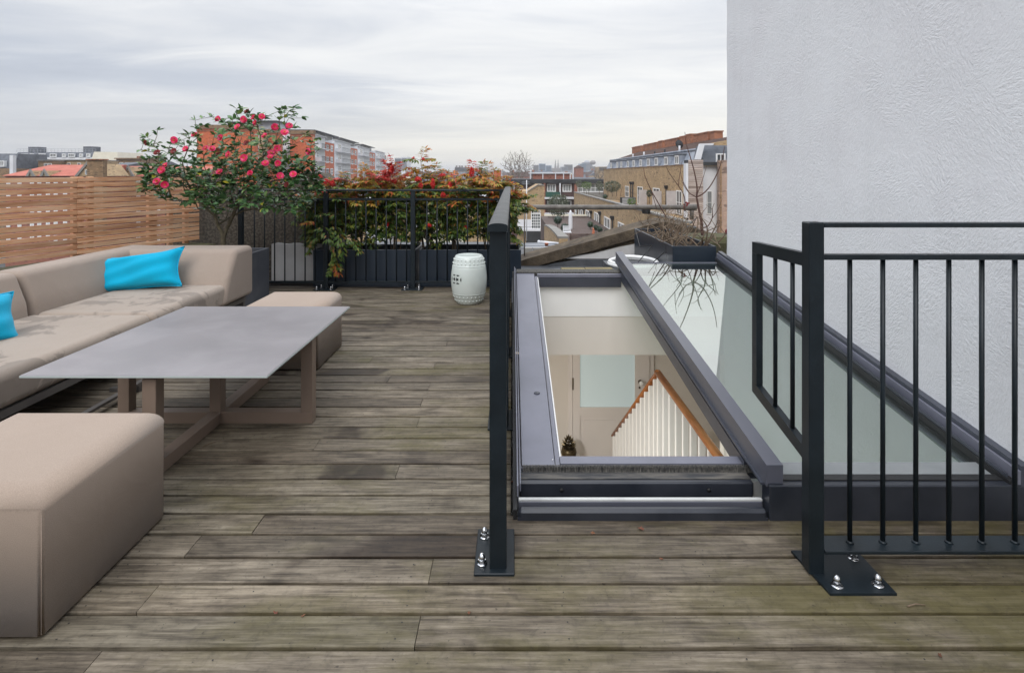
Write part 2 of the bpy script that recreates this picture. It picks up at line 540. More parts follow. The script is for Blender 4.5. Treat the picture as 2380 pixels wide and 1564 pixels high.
MT = {}
MT['plank'] = wood_mat('weathered_decking', (0.042, 0.032, 0.021), (0.132, 0.108, 0.078), (0.236, 0.200, 0.150), moss=(0.088, 0.074, 0.022), axis=0, rough=0.68, world_stain=True)
MT['cedar'] = wood_mat('cedar_slats', (0.46, 0.185, 0.082), (0.69, 0.365, 0.20), (0.80, 0.53, 0.35), axis=0, rough=0.6, grain=0.6)
MT['joist'] = pmat('black_underdeck', (0.012, 0.011, 0.010), (0.02, 0.018, 0.015), 5)  # near-black layer that shows through the gaps between the boards
MT['stucco'] = stucco_mat()
MT['iron'] = pmat('painted_iron', (0.005, 0.0085, 0.011), (0.008, 0.0125, 0.016), 9, rough=0.40, bmp=0.12, bscale=120, rvar=0.1, spec=0.32)
MT['chrome'] = pmat('chrome', (0.75, 0.75, 0.75), (0.6, 0.6, 0.6), 20, rough=0.12, metal=1.0)
MT['grey_alu'] = pmat('grey_aluminium', (0.135, 0.138, 0.172), (0.160, 0.163, 0.198), 3, rough=0.38, rvar=0.06, bmp=0.03, bscale=200)
MT['cap_alu'] = pmat('beam_aluminium', (0.080, 0.083, 0.104), (0.096, 0.099, 0.120), 3, rough=0.36, rvar=0.06, bmp=0.03, bscale=200)
MT['dark_alu'] = pmat('anthracite_aluminium', (0.032, 0.036, 0.048), (0.044, 0.048, 0.062), 3, rough=0.35, rvar=0.06)
MT['black'] = pmat('black_rubber', (0.008, 0.008, 0.009), (0.014, 0.014, 0.014), 10, rough=0.6)
MT['black_alu'] = pmat('black_sill', (0.016, 0.019, 0.026), (0.030, 0.033, 0.042), 6, rough=0.32, rvar=0.1)
MT['dirty_sill'] = pmat('dusty_sill', (0.03, 0.031, 0.034), (0.13, 0.118, 0.10), 9, rough=0.6, stretch=(1, 5, 1))
MT['pale_strip'] = pmat('pale_seal', (0.62, 0.63, 0.60), (0.5, 0.5, 0.48), 8, rough=0.5)
MT['brush'] = pmat('brush_pile', (0.03, 0.03, 0.03), (0.16, 0.15, 0.13), 130, rough=0.95, stretch=(1, 1, 0.2), bmp=0.8, bscale=300)
MT['white_paint'] = pmat('white_paint', (0.84, 0.84, 0.82), (0.80, 0.80, 0.78), 2, rough=0.5)
MT['warm_white'] = pmat('warm_white_wall', (0.80, 0.78, 0.73), (0.77, 0.75, 0.70), 1.5, rough=0.7)
MT['beige_wall'] = pmat('beige_wall', (0.68, 0.645, 0.59), (0.65, 0.61, 0.56), 1.5, rough=0.7)
MT['door_paint'] = pmat('door_paint', (0.74, 0.70, 0.665), (0.71, 0.67, 0.64), 2, rough=0.45)
MT['frosted'] = pmat('frosted_glass', (0.60, 0.70, 0.70), (0.54, 0.65, 0.65), 1.2, rough=0.25)
m_, n_, l_, b_ = base_mat('glowing_frosted_glass')
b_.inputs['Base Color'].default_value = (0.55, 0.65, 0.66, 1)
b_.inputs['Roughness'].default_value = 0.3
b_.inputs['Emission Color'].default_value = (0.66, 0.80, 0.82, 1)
b_.inputs['Emission Strength'].default_value = 0.17  # added glow of the pane, standing in for daylight behind the door
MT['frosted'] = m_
MT['brass'] = pmat('dark_brass', (0.10, 0.075, 0.04), (0.06, 0.045, 0.025), 30, rough=0.35, metal=0.8)
MT['handrail'] = wood_mat('varnished_handrail', (0.34, 0.11, 0.030), (0.50, 0.185, 0.052), (0.60, 0.24, 0.075), axis=1, rough=0.25, grain=0.5)
MT['carpet'] = pmat('pale_carpet', (0.62, 0.58, 0.52), (0.55, 0.52, 0.46), 30, rough=0.95)
MT['floor_wood'] = pmat('indoor_floor', (0.42, 0.33, 0.24), (0.36, 0.28, 0.20), 4, rough=0.4, stretch=(1, 12, 1))
MT['glass'] = glass_mat('rooflight_glass', (0.60, 0.70, 0.655), 1.8, 0.025)
MT['fabric'] = fabric_mat('taupe_fabric', (0.315, 0.250, 0.200), (0.345, 0.275, 0.222))
MT['fabric_wet'] = fabric_mat('taupe_fabric_damp', (0.325, 0.265, 0.212), (0.355, 0.29, 0.235), stain=True)
MT['fabric_pouf'] = fabric_mat('tan_fabric', (0.340, 0.262, 0.204), (0.370, 0.288, 0.226))
MT['turquoise'] = fabric_mat('turquoise_fabric', (0.0, 0.345, 0.54), (0.0, 0.385, 0.59))
MT['sofa_metal'] = pmat('sofa_frame_metal', (0.11, 0.10, 0.095), (0.14, 0.13, 0.12), 5, rough=0.35, metal=0.3)
MT['table_top'] = pmat('grey_table_glass', (0.205, 0.192, 0.196), (0.235, 0.218, 0.222), 2.2, rough=0.34, rvar=0.07, bmp=0.02, bscale=300)
def dusty(m, amount, scale):
    n, l = m.node_tree.nodes, m.node_tree.links
    b = n['Principled BSDF']
    src = b.inputs['Base Color'].links[0].from_socket
    tc = N('ShaderNodeTexCoord', n)
    acc = src
    for sc, lo, hi, k in ((scale, 0.42, 0.62, amount), (scale * 9, 0.62, 0.70, amount * .8), (scale * 40, 0.68, 0.74, -amount * .9)):
        nz = N('ShaderNodeTexNoise', n, i_Scale=sc, i_Detail=7.0, i_Roughness=0.65, i_Distortion=0.5)
        l.new(tc.outputs['Object'], nz.inputs['Vector'])
        cr = ramp(n, [(lo, 1.0), (hi, 1.0 + k)])
        l.new(nz.outputs['Fac'], cr.inputs[0])
        mx = N('ShaderNodeMix', n, data_type='RGBA', blend_type='MULTIPLY', i_Factor=1.0)
        l.new(acc, mx.inputs[6]); l.new(cr.outputs[0], mx.inputs[7])
        acc = mx.outputs[2]
    l.new(acc, b.inputs['Base Color'])


dusty(MT['table_top'], 0.16, 2.6)
dusty(MT['iron'], 0.5, 5.0)
dusty(MT['grey_alu'], 0.14, 3.0)
dusty(MT['dark_alu'], 0.3, 3.0)
MT['table_edge'] = pmat('glass_edge', (0.42, 0.46, 0.43), (0.38, 0.42, 0.40), 3, rough=0.3)
MT['table_leg'] = pmat('taupe_metal', (0.195, 0.140, 0.104), (0.215, 0.156, 0.118), 5, rough=0.45)
MT['ceramic'] = pmat('celadon_glaze', (0.60, 0.655, 0.61), (0.655, 0.70, 0.66), 5, rough=0.22, rvar=0.05, bmp=0.05, bscale=25)
MT['hole'] = pmat('dark_hollow', (0.01, 0.01, 0.01), (0.012, 0.012, 0.012), 5)
MT['navy'] = pmat('navy_planter', (0.014, 0.022, 0.034), (0.020, 0.030, 0.044), 4, rough=0.30, rvar=0.08, stretch=(1, 1, 0.3))
MT['slate_planter'] = pmat('slate_planter', (0.075, 0.082, 0.098), (0.125, 0.13, 0.145), 3.5, rough=0.6, bmp=0.1, bscale=60)
MT['soil'] = pmat('dark_soil', (0.018, 0.013, 0.009), (0.045, 0.032, 0.022), 25, rough=1, bmp=1.0, bscale=50, bdist=0.02)
MT['pebbledash'] = pmat('pebbledash', (0.07, 0.058, 0.044), (0.20, 0.168, 0.128), 38, rough=0.95, bmp=1.0, bscale=70, bdist=0.02, lo=0.42, hi=0.72)
MT['white_render'] = pmat('white_render', (0.66, 0.65, 0.64), (0.52, 0.50, 0.48), 2.4, rough=0.8, bmp=0.3, bscale=30)
MT['mossy'] = pmat('mossy_concrete', (0.075, 0.068, 0.045), (0.10, 0.095, 0.035), 7, rough=0.95, bmp=0.8, bscale=35, bdist=0.02)
MT['coping'] = pmat('weathered_coping', (0.045, 0.033, 0.022), (0.155, 0.118, 0.078), 5, rough=0.92, bmp=0.8, bscale=45, bdist=0.015, detail=9)
MT['lead'] = pmat('lead_sheet', (0.05, 0.055, 0.062), (0.095, 0.10, 0.108), 4, rough=0.55, bmp=0.2, bscale=12)
MT['pale_lead'] = pmat('pale_lead', (0.19, 0.215, 0.26), (0.33, 0.36, 0.41), 2.0, rough=0.5)
MT['pipe'] = pmat('galvanised_pipe', (0.13, 0.115, 0.10), (0.22, 0.20, 0.175), 14, rough=0.6, bmp=0.2, bscale=80)
MT['bark'] = pmat('brown_bark', (0.055, 0.040, 0.028), (0.11, 0.085, 0.055), 25, rough=0.9, bmp=0.6, bscale=70)
MT['camellia_bark'] = pmat('camellia_bark', (0.085, 0.070, 0.042), (0.14, 0.115, 0.070), 22, rough=0.9, bmp=0.5, bscale=70)
MT['twig'] = pmat('bare_twig', (0.14, 0.095, 0.062), (0.24, 0.18, 0.12), 12, rough=0.8)
MT['twig_dark'] = pmat('dark_twig', (0.07, 0.03, 0.024), (0.12, 0.06, 0.042), 12, rough=0.7)
MT['far_twig'] = pmat('winter_branches', (0.16, 0.13, 0.10), (0.21, 0.175, 0.14), 1, rough=0.9)
MT['camellia_leaf'] = leaf_mat('camellia_leaf', [(0.0, (0.036, 0.090, 0.034)), (0.45, (0.075, 0.165, 0.056)), (0.80, (0.14, 0.25, 0.085)), (0.965, (0.20, 0.30, 0.08)), (0.985, (0.42, 0.36, 0.03))], rough=0.26, trans=0.18, spec=0.6)
MT['nandina_green'] = leaf_mat('nandina_green_leaf', [(0.0, (0.028, 0.060, 0.016)), (0.45, (0.078, 0.15, 0.028)), (0.78, (0.20, 0.25, 0.04)), (1.0, (0.36, 0.26, 0.045))], rough=0.4, trans=0.3)
MT['nandina_lime'] = leaf_mat('nandina_young_leaf', [(0.0, (0.06, 0.13, 0.02)), (0.6, (0.13, 0.21, 0.035)), (0.88, (0.26, 0.26, 0.04)), (0.95, (0.36, 0.16, 0.05))], rough=0.4, trans=0.35)
MT['nandina_amber'] = leaf_mat('nandina_amber_leaf', [(0.0, (0.20, 0.22, 0.03)), (0.3, (0.38, 0.31, 0.04)), (0.58, (0.56, 0.31, 0.045)), (0.8, (0.60, 0.19, 0.05)), (1.0, (0.52, 0.09, 0.045))], rough=0.45, trans=0.4)
MT['nandina_red'] = leaf_mat('nandina_red_leaf', [(0.0, (0.42, 0.045, 0.03)), (0.6, (0.58, 0.035, 0.035)), (1.0, (0.58, 0.15, 0.05))], rough=0.45, trans=0.3)
MT['berry'] = leaf_mat('red_berry', [(0.0, (0.46, 0.010, 0.014)), (1.0, (0.68, 0.03, 0.02))], rough=0.3, trans=0.0)
MT['petal'] = leaf_mat('camellia_petal', [(0.0, (0.78, 0.025, 0.12)), (0.6, (0.90, 0.06, 0.20)), (1.0, (0.92, 0.16, 0.30))], rough=0.5, trans=0.3)
MT['petal_old'] = leaf_mat('faded_petal', [(0.0, (0.25, 0.03, 0.035)), (1.0, (0.32, 0.07, 0.06))], rough=0.6, trans=0.25)
MT['stamen'] = pmat('yellow_stamen', (0.75, 0.36, 0.04), (0.70, 0.28, 0.06), 30)
MT['dead_leaf'] = leaf_mat('fallen_leaf', [(0.0, (0.10, 0.04, 0.02)), (0.5, (0.20, 0.085, 0.04)), (1.0, (0.13, 0.028, 0.022))], rough=0.7, trans=0.1)


# ------------------------------------------------------------------ mesh helpers
class MB:
    """Collects faces; build() links them as one mesh object."""

    def __init__(self):
        self.v, self.f, self.sm = [], [], []

    def add(self, vs, fs, smooth=False):
        o = len(self.v)
        self.v += [tuple(p) for p in vs]
        for f in fs:
            self.f.append(tuple(i + o for i in f))
            self.sm.append(smooth)
        return self

    def box(self, x0, x1, y0, y1, z0, z1):
        vs = [(x0, y0, z0), (x1, y0, z0), (x1, y1, z0), (x0, y1, z0), (x0, y0, z1), (x1, y0, z1), (x1, y1, z1), (x0, y1, z1)]
        return self.add(vs, [(3, 2, 1, 0), (4, 5, 6, 7), (0, 1, 5, 4), (1, 2, 6, 5), (2, 3, 7, 6), (3, 0, 4, 7)])

    def hexa(self, b, t):
        """b, t: four corners each (counter-clockwise seen from above), bottom and top."""
        return self.add(list(b) + list(t), [(3, 2, 1, 0), (4, 5, 6, 7), (0, 1, 5, 4), (1, 2, 6, 5), (2, 3, 7, 6), (3, 0, 4, 7)])

    def cbox(self, x0, x1, y0, y1, z0, z1, c=0.004):
        """Box with chamfered edges along all its top and upright edges."""
        def ring(i, z):
            return [(x0 + i, y0 + c, z), (x0 + c, y0 + i, z), (x1 - c, y0 + i, z), (x1 - i, y0 + c, z),
                    (x1 - i, y1 - c, z), (x1 - c, y1 - i, z), (x0 + c, y1 - i, z), (x0 + i, y1 - c, z)]
        vs = ring(0, z0) + ring(0, z1 - c) + ring(c, z1)
        fs = [tuple(reversed(range(8)))]
        for r in range(2):
            for k in range(8):
                a, b2 = r * 8 + k, r * 8 + (k + 1) % 8
                fs.append((a, b2, b2 + 8, a + 8))
        fs.append(tuple(range(16, 24)))
        return self.add(vs, fs)

    def prism(self, pts, axis, lo, hi, smooth=False):
        """Polygon pts (2D) extruded along axis 0/1/2."""
        def put(p, t):
            return {0: (t, p[0], p[1]), 1: (p[0], t, p[1]), 2: (p[0], p[1], t)}[axis]
        n = len(pts)
        vs = [put(p, lo) for p in pts] + [put(p, hi) for p in pts]
        fs = [tuple(range(n)), tuple(reversed(range(n, 2 * n)))]
        for k in range(n):
            a, b = k, (k + 1) % n
            fs.append((b, a, a + n, b + n))
        return self.add(vs, fs, smooth)

    def tube(self, pts, rad, seg=8, cap=True, smooth=True):
        pts = [Vector(p) for p in pts]
        if isinstance(rad, (int, float)):
            rad = [rad] * len(pts)
        vs, fs = [], []
        t0 = (pts[1] - pts[0]).normalized()
        up = Vector((0, 0, 1)) if abs(t0.z) < 0.9 else Vector((1, 0, 0))
        u = t0.cross(up).normalized()
        for k, p in enumerate(pts):
            if k == 0:
                t = pts[1] - pts[0]
            elif k == len(pts) - 1:
                t = pts[-1] - pts[-2]
            else:
                t = pts[k + 1] - pts[k - 1]
            t = t.normalized() if t.length > 1e-9 else t0
            u = (u - t * u.dot(t))
            u = u.normalized() if u.length > 1e-6 else t.orthogonal().normalized()
            w = t.cross(u)
            for s in range(seg):
                a = 2 * math.pi * s / seg
                vs.append(p + (u * math.cos(a) + w * math.sin(a)) * rad[k])
        for k in range(len(pts) - 1):
            for s in range(seg):
                a, b = k * seg + s, k * seg + (s + 1) % seg
                fs.append((a, b, b + seg, a + seg))
        if cap:
            fs.append(tuple(reversed(range(seg))))
            fs.append(tuple(range((len(pts) - 1) * seg, len(pts) * seg)))
        return self.add(vs, fs, smooth)

    def cyl(self, p0, p1, r, seg=12, r1=None):
        return self.tube([p0, p1], [r, r if r1 is None else r1], seg)

    def lathe(self, prof, c=(0, 0, 0), seg=32, smooth=True):
        vs, fs = [], []
        for r, z in prof:
            for s in range(seg):
                a = 2 * math.pi * s / seg
                vs.append((c[0] + r * math.cos(a), c[1] + r * math.sin(a), c[2] + z))
        for k in range(len(prof) - 1):
            for s in range(seg):
                a, b = k * seg + s, k * seg + (s + 1) % seg
                fs.append((a, b, b + seg, a + seg))
        fs.append(tuple(reversed(range(seg))))
        fs.append(tuple(range((len(prof) - 1) * seg, len(prof) * seg)))
        return self.add(vs, fs, smooth)

    def ball(self, c, r, seg=8, ring=5, sq=(1, 1, 1)):
        prof = []
        vs, fs = [], []
        for i in range(ring + 1):
            th = math.pi * i / ring
            for s in range(seg):
                a = 2 * math.pi * s / seg
                vs.append((c[0] + sq[0] * r * math.sin(th) * math.cos(a), c[1] + sq[1] * r * math.sin(th) * math.sin(a), c[2] - sq[2] * r * math.cos(th)))
        for i in range(ring):
            for s in range(seg):
                a, b = i * seg + s, i * seg + (s + 1) % seg
                fs.append((a, b, b + seg, a + seg))
        return self.add(vs, fs, True)

    def mesh(self, name, m):
        me = bpy.data.meshes.new(name)
        me.from_pydata(self.v, [], self.f)
        if m is not None:
            me.materials.append(MT[m] if isinstance(m, str) else m)
        me.polygons.foreach_set('use_smooth', self.sm)
        me.update()
        return me

    def build(self, name, m, parent=None, loc=None):
        o = bpy.data.objects.new(name, self.mesh(name, m))
        COL.objects.link(o)
        if parent is not None:
            o.parent = parent
        if loc is not None:
            o.location = loc
        return o


def put(name, me, parent=None, loc=(0, 0, 0), rot=None, scale=None):
    o = bpy.data.objects.new(name, me)
    COL.objects.link(o)
    if parent is not None:
        o.parent = parent
    o.location = loc
    if rot is not None:
        if isinstance(rot, Quaternion):
            o.rotation_mode = 'QUATERNION'
            o.rotation_quaternion = rot
        else:
            o.rotation_euler = rot
    if scale is not None:
        o.scale = scale if hasattr(scale, '__len__') else (scale,) * 3
    return o


def tag(o, label=None, cat=None, group=None, kind=None):
    if label: o['label'] = label
    if cat: o['category'] = cat
    if group: o['group'] = group
    if kind: o['kind'] = kind
    return o


def thing(name, label, cat, loc=(0, 0, 0), rz=0.0, group=None):
    o = bpy.data.objects.new(name, None)
    COL.objects.link(o)
    o.empty_display_size = 0.1
    o.location = loc
    o.rotation_euler = (0, 0, rz)
    return tag(o, label, cat, group)


def struct(o):
    o['kind'] = 'structure'
    return o


def kids(o):
    return [c for c in COL.objects if c.parent is o]


def rounded(name, m, pts, axis, lo, hi, r, seg, parent=None, loc=None, wob=0.0, seed=1):
    """Polygon extruded along an axis with every edge rounded: cushions, pads."""
    mb = MB().prism(pts, axis, lo, hi)
    me = mb.mesh(name, m)
    bm = bmesh.new()
    bm.from_mesh(me)
    bmesh.ops.recalc_face_normals(bm, faces=bm.faces)
    bmesh.ops.bevel(bm, geom=list(bm.edges), offset=r, segments=seg, profile=0.5, affect='EDGES', clamp_overlap=True)
    for f in bm.faces:
        f.smooth = True
    bm.to_mesh(me)
    bm.free()
    o = bpy.data.objects.new(name, me)
    COL.objects.link(o)
    wm = o.modifiers.new("normals", 'WEIGHTED_NORMAL')
    wm.keep_sharp = True
    if parent is not None:
        o.parent = parent
    if loc is not None:
        o.location = loc
    return o


def rect(x0, x1, y0, y1):
    return [(x0, y0), (x1, y0), (x1, y1), (x0, y1)]


# ------------------------------------------------------------------ the big setting: ground and deck
g = MB().add([(-6000, -600, -12.5), (6000, -600, -12.5), (6000, 9000, -12.5), (-6000, 9000, -12.5)], [(0, 1, 2, 3)])
MT['ground'] = pmat('street_ground', (0.06, 0.06, 0.058), (0.12, 0.115, 0.10), 0.05, rough=0.95, space='World')
struct(g.build('ground', 'ground'))

PITCH, Y0 = 0.1173, 1.489
FX1, FY1 = -3.5, 6.3                      # far end of the slatted fence line
FDIR = Vector((-0.383, -0.924))


def fence_x(y):
    return FX1 + FDIR.x * (FY1 - y) / 0.924


deck = MB()
deck.hexa([(fence_x(0.85), 0.85, -0.30), (2.0, 0.85, -0.30), (2.0, 2.0, -0.30), (fence_x(2.0), 2.0, -0.30)],
          [(fence_x(0.85), 0.85, -0.04), (2.0, 0.85, -0.04), (2.0, 2.0, -0.04), (fence_x(2.0), 2.0, -0.04)])
deck.hexa([(fence_x(2.0), 2.0, -0.30), (-0.002, 2.0, -0.30), (-0.002, 6.9, -0.30), (fence_x(6.9), 6.9, -0.30)],
          [(fence_x(2.0), 2.0, -0.04), (-0.002, 2.0, -0.04), (-0.002, 6.9, -0.04), (fence_x(6.9), 6.9, -0.04)])
deck = struct(deck.build('deck', 'joist'))


def plank_mesh(length, w):
    c, h = 0.0025, 0.030
    prof = [(0, -h), (w, -h), (w, -c), (w - c * 0.35, -c * 0.35), (w - c, 0), (c, 0), (c * 0.35, -c * 0.35), (0, -c)]
    return MB().prism(prof, 0, 0, length).mesh('plank', 'plank')


joints = {}
for x, y in [(215, 1538), (970, 1470), (342, 1393), (1001, 1328), (447, 1270), (601, 1217), (924, 1095), (746, 1019), (972, 980), (983, 927),
             (1040, 795), (905, 880), (995, 905), (860, 840), (1010, 850)]:
    d = F * EYE / (y - HY)
    joints.setdefault(math.floor((d - Y0) / PITCH), []).append((x - HX) * d / F)
prnd = random.Random(5)
for k in range(-5, 40):
    ya = Y0 + k * PITCH + 0.0064
    wd = PITCH - 0.0128
    right = 1.868 if ya < 2.03 else -0.004
    left = fence_x(ya) + 0.02
    js = list(joints.get(k, []))
    cuts = [left] + sorted(js) + [right]
    segs = []
    for a, b in zip(cuts[:-1], cuts[1:]):
        while b - a > 4.2 or (b - a > 3.0 and prnd.random() < 0.4 and not js and k > 3):
            q = a + prnd.uniform(1.2, 2.6)
            segs.append((a, q)); a = q
        segs.append((a, b))
    for a, b in segs:
        if b - a < 0.05:
            continue
        me = plank_mesh(b - a - 0.0022, wd)
        put('plank', me, deck, (a + 0.0011, ya + prnd.uniform(-0.0006, 0.0006), prnd.uniform(-0.0012, 0.0012)),
            (prnd.uniform(-0.004, 0.004), 0, prnd.uniform(-0.0004, 0.0004)))

# screw heads in two rows on every joist
mb = MB()
for k in range(-5, 30):
    ya = Y0 + k * PITCH
    x = -4.45
    while x < 1.8:
        x += 0.46
        if (ya > 1.95 and x > -0.03) or x < fence_x(ya) + .1:
            continue
        for q_ in (0.028, 0.083):
            cx_, cy_ = x + prnd.uniform(-.006, .006), ya + q_ + prnd.uniform(-.003, .003)
            mb.add([(cx_ + 0.0024 * math.cos(a), cy_ + 0.0024 * math.sin(a), 0.0018) for a in [i * math.pi / 4 for i in range(8)]], [tuple(range(8))])
mb.build('screw_heads', 'black', deck)['kind'] = 'stuff'
# small debris lying on the boards
lrnd = random.Random(3)


def dead_leaf(x, y, z, s, label, seed):
    rr = random.Random(seed)
    mb = MB()
    n = 9
    vs = [(0, 0, 0.12)]
    for k in range(n):
        a = 2 * math.pi * k / n
        q = rr.uniform(0.65, 1.0) * (0.62 if k % 2 else 1.0)
        vs.append((q * math.cos(a), 0.7 * q * math.sin(a), rr.uniform(0.05, 0.5)))
    mb.add(vs, [(0, 1 + k, 1 + (k + 1) % n) for k in range(n)])
    o = mb.build('fallen_leaf', 'dead_leaf', loc=(x, y, z))
    o.scale = (s * .8, s * .8, s * .8)
    o.rotation_euler = (rr.uniform(-.2, .2), rr.uniform(-.2, .2), rr.uniform(0, 6))
    return tag(o, label, 'leaf', 'dead leaves lying on the terrace')


for i, (x, y, s, lab) in enumerate([
        (1489, 1230, 0.020, 'russet dead leaf on the boards in front of the open rooflight bay'),
        (1377, 1240, 0.014, 'dark red dead leaf at a board gap in front of the open rooflight bay'),
        (1090, 1425, 0.013, 'pale orange dead leaf in a board gap below the central handrail post'),
        (640, 1426, 0.013, 'tiny crimson dead leaf in a board gap right of the near pouf'),
        (705, 1431, 0.012, 'tiny dark brown dead leaf in a board gap between near pouf and central post'),
        (2185, 1525, 0.014, 'black curled leaf scrap at the front board gap under the right railing'),
        (1538, 1300, 0.010, 'tiny brown scrap on the boards between the two railing base plates'),
        (1194, 1122, 0.022, 'curled orange leaf beside the rooflight edge fin near the front'),
        (1192, 827, 0.020, 'curled brown leaf beside the rooflight edge fin further back')]):
    d = F * EYE / (y - HY)
    dead_leaf((x - HX) * d / F, d, 0.001, s, lab, 40 + i)
for (x, y, ang, ln, lab) in [(2130, 1410, 0.1, 0.055, 'short dry twig on the boards behind the right base plate'),
                             (487, 1034, 0.9, 0.06, 'pale straw on the boards beside the table cross beam')]:
    d = F * EYE / (y - HY)
    p = Vector(((x - HX) * d / F, d, 0.004))
    q = Vector((math.cos(ang), math.sin(ang), 0)) * ln / 2
    tag(MB().tube([p - q, p + Vector((0, 0.004, 0.002)), p + q], [0.0025, 0.002, 0.001], 5).build('dry_twig', 'twig'), lab, 'twig')

# ------------------------------------------------------------------ white rendered wall on the right
mb = MB()
yy = [0.4, 2.0, 3.0, 4.0, 4.6, 4.95]
WX = 1.872
srn = random.Random(8)
zz = [-3.2 + 0.11 * i for i in range(75)]
grid = []
vs, fs = [], []
cols = [(WX, 0.3), (WX, 2.5), (WX, 4.2), (WX, 4.88), (WX + 0.006, 4.925), (WX + 0.022, 4.95), (WX + 0.05, 4.957), (WX + 0.4, 4.96), (WX + 2.5, 4.96)]
for z in zz:
    jit = srn.uniform(-0.004, 0.004)
    for ci, (x, y) in enumerate(cols):
        jx = srn.uniform(-0.0025, 0.0025) + (jit if 3 <= ci <= 6 else 0)
        vs.append((x + jx, y + (jit if ci >= 4 else 0), z))
nc = len(cols)
for i in range(len(zz) - 1):
    for j in range(nc - 1):
        a = i * nc + j
        fs.append((a, a + nc, a + nc + 1, a + 1))
mb.add(vs, fs, True)
mb.box(WX + 0.06, WX + 2.5, 0.3, 4.90, -3.2, 4.9)
tag(mb.build('stucco_wall', 'stucco'), 'tall white trowelled stucco house wall rising beside the rooflight', 'wall')

# ------------------------------------------------------------------ rooflight
SL = 153.0 / 1310.0


def zs(y, off=0.0):
    """Height of the rooflight plane (it rises away from the camera)."""
    return 0.077 + SL * (y - 2.24) + off


def sbox(mb, x0, x1, y0, y1, o0, o1, x0b=None, x1b=None):
    """Box lying in the sloping plane: offsets o0..o1 above it."""
    x0b = x0 if x0b is None else x0b
    x1b = x1 if x1b is None else x1b
    b = [(x0, y0, zs(y0, o0)), (x1, y0, zs(y0, o0)), (x1b, y1, zs(y1, o0)), (x0b, y1, zs(y1, o0))]
    t = [(x0, y0, zs(y0, o1)), (x1, y0, zs(y0, o1)), (x1b, y1, zs(y1, o1)), (x0b, y1, zs(y1, o1))]
    return mb.hexa(b, t)


rl = thing('rooflight', 'large sloping grey rooflight with an open bay and a glazed bay beside the white wall', 'rooflight', (0, 0, 0))
# hidden upstand round the whole rooflight
mb = MB()
mb.hexa([(0.004, 2.04, -0.2), (0.018, 2.04, -0.2), (0.018, 4.97, -0.2), (0.004, 4.97, -0.2)], [(0.004, 2.04, 0.035), (0.018, 2.04, 0.035), (0.018, 4.97, zs(4.97, -0.02)), (0.004, 4.97, zs(4.97, -0.02))])
mb.box(0.02, 1.86, 4.93, 4.97, -0.2, zs(4.93, -0.012))
mb.build('upstand', 'black', rl)
sbox(MB(), 0.019, 0.024, 2.10, 4.95, -0.012, 0.028).build('edge_fin', 'grey_alu', rl)
sbox(MB(), 0.029, 0.034, 2.13, 4.95, -0.012, 0.016).build('edge_fin', 'grey_alu', rl)
fp = sbox(MB(), 0.040, 0.172, 2.262, 4.93, -0.012, 0.0, None, 0.190).build('frame_plate', 'grey_alu', rl)
mb = MB()
mb.lathe([(0.0155, 0.0), (0.0155, 0.003), (0.012, 0.005)], (0.125, 2.83, zs(2.83, -0.001)), 20)
mb.build('bolt_cap', 'dark_alu', fp)
for yb in (2.30, 3.9):
    MB().lathe([(0.004, 0.0), (0.004, 0.002), (0.002, 0.003)], (0.166, yb, zs(yb, -0.001)), 10).build('screw', 'chrome', fp)
sbox(MB(), 0.176, 0.194, 2.262, 4.80, -0.03, -0.010, 0.194, 0.212).build('inner_bead', 'grey_alu', rl)
sbox(MB(), 0.197, 0.203, 2.325, 4.79, -0.18, -0.016, 0.215, 0.221).build('white_edge', 'white_paint', rl)
sbox(MB(), 0.196, 0.955, 2.258, 2.275, -0.03, -0.008).build('front_bead', 'dark_alu', rl)
sbox(MB(), 0.196, 0.955, 2.278, 2.325, -0.05, -0.002).build('front_frame', 'grey_alu', rl)
sbox(MB(), 0.215, 0.93, 4.80, 4.828, -0.02, 0.004).build('rear_trim', 'grey_alu', rl)
sbox(MB(), 0.222, 0.93, 4.80, 4.84, -0.105, -0.023).build('rear_frame', 'dark_alu', rl)
sbox(MB(), 0.04, 0.93, 4.845, 4.93, -0.014, 0.012).build('rear_brush', 'brush', rl)
# stepped sill in front of the open bay
mb = MB()
for k in range(150):
    x = 0.043 + k * 0.0061
    mb.hexa([(x, 2.232, 0.066), (x + 0.004, 2.230, 0.066), (x + 0.004, 2.255, 0.068), (x, 2.255, 0.068)],
            [(x + 0.002, 2.236, 0.086), (x + 0.005, 2.238, 0.084), (x + 0.004, 2.257, 0.086), (x, 2.257, 0.086)])
o = mb.build('brush_strip', 'brush', rl)
MB().box(0.036, 0.955, 2.252, 2.262, 0.062, 0.074).build('brush_holder', 'grey_alu', rl)
mb = MB().cbox(0.030, 0.93, 2.165, 2.250, 0.012, 0.066, 0.006)
tr = mb.build('track_bar', 'black_alu', rl)
MB().box(0.034, 0.926, 2.185, 2.231, 0.0665, 0.069).build('dusty_top', 'dirty_sill', tr)
for xx in (0.19, 0.755):
    MB().cyl((xx, 2.158, 0.038), (xx, 2.1655, 0.038), 0.007, 12).build('drain_hole', 'hole', tr)
MB().box(0.02, 0.925, 2.034, 2.252, -0.02, 0.008).build('gutter_floor', 'black_alu', rl)
mb = MB().cbox(0.024, 0.925, 2.078, 2.098, 0.008, 0.043, 0.003)
tk = mb.build('slide_track', 'cap_alu', rl)
MB().box(0.025, 0.924, 2.080, 2.094, 0.0435, 0.0495).build('pale_seal', 'pale_strip', tk)
MB().cbox(0.024, 0.925, 2.034, 2.066, 0.008, 0.037, 0.010).build('front_lip', 'black_alu', rl)
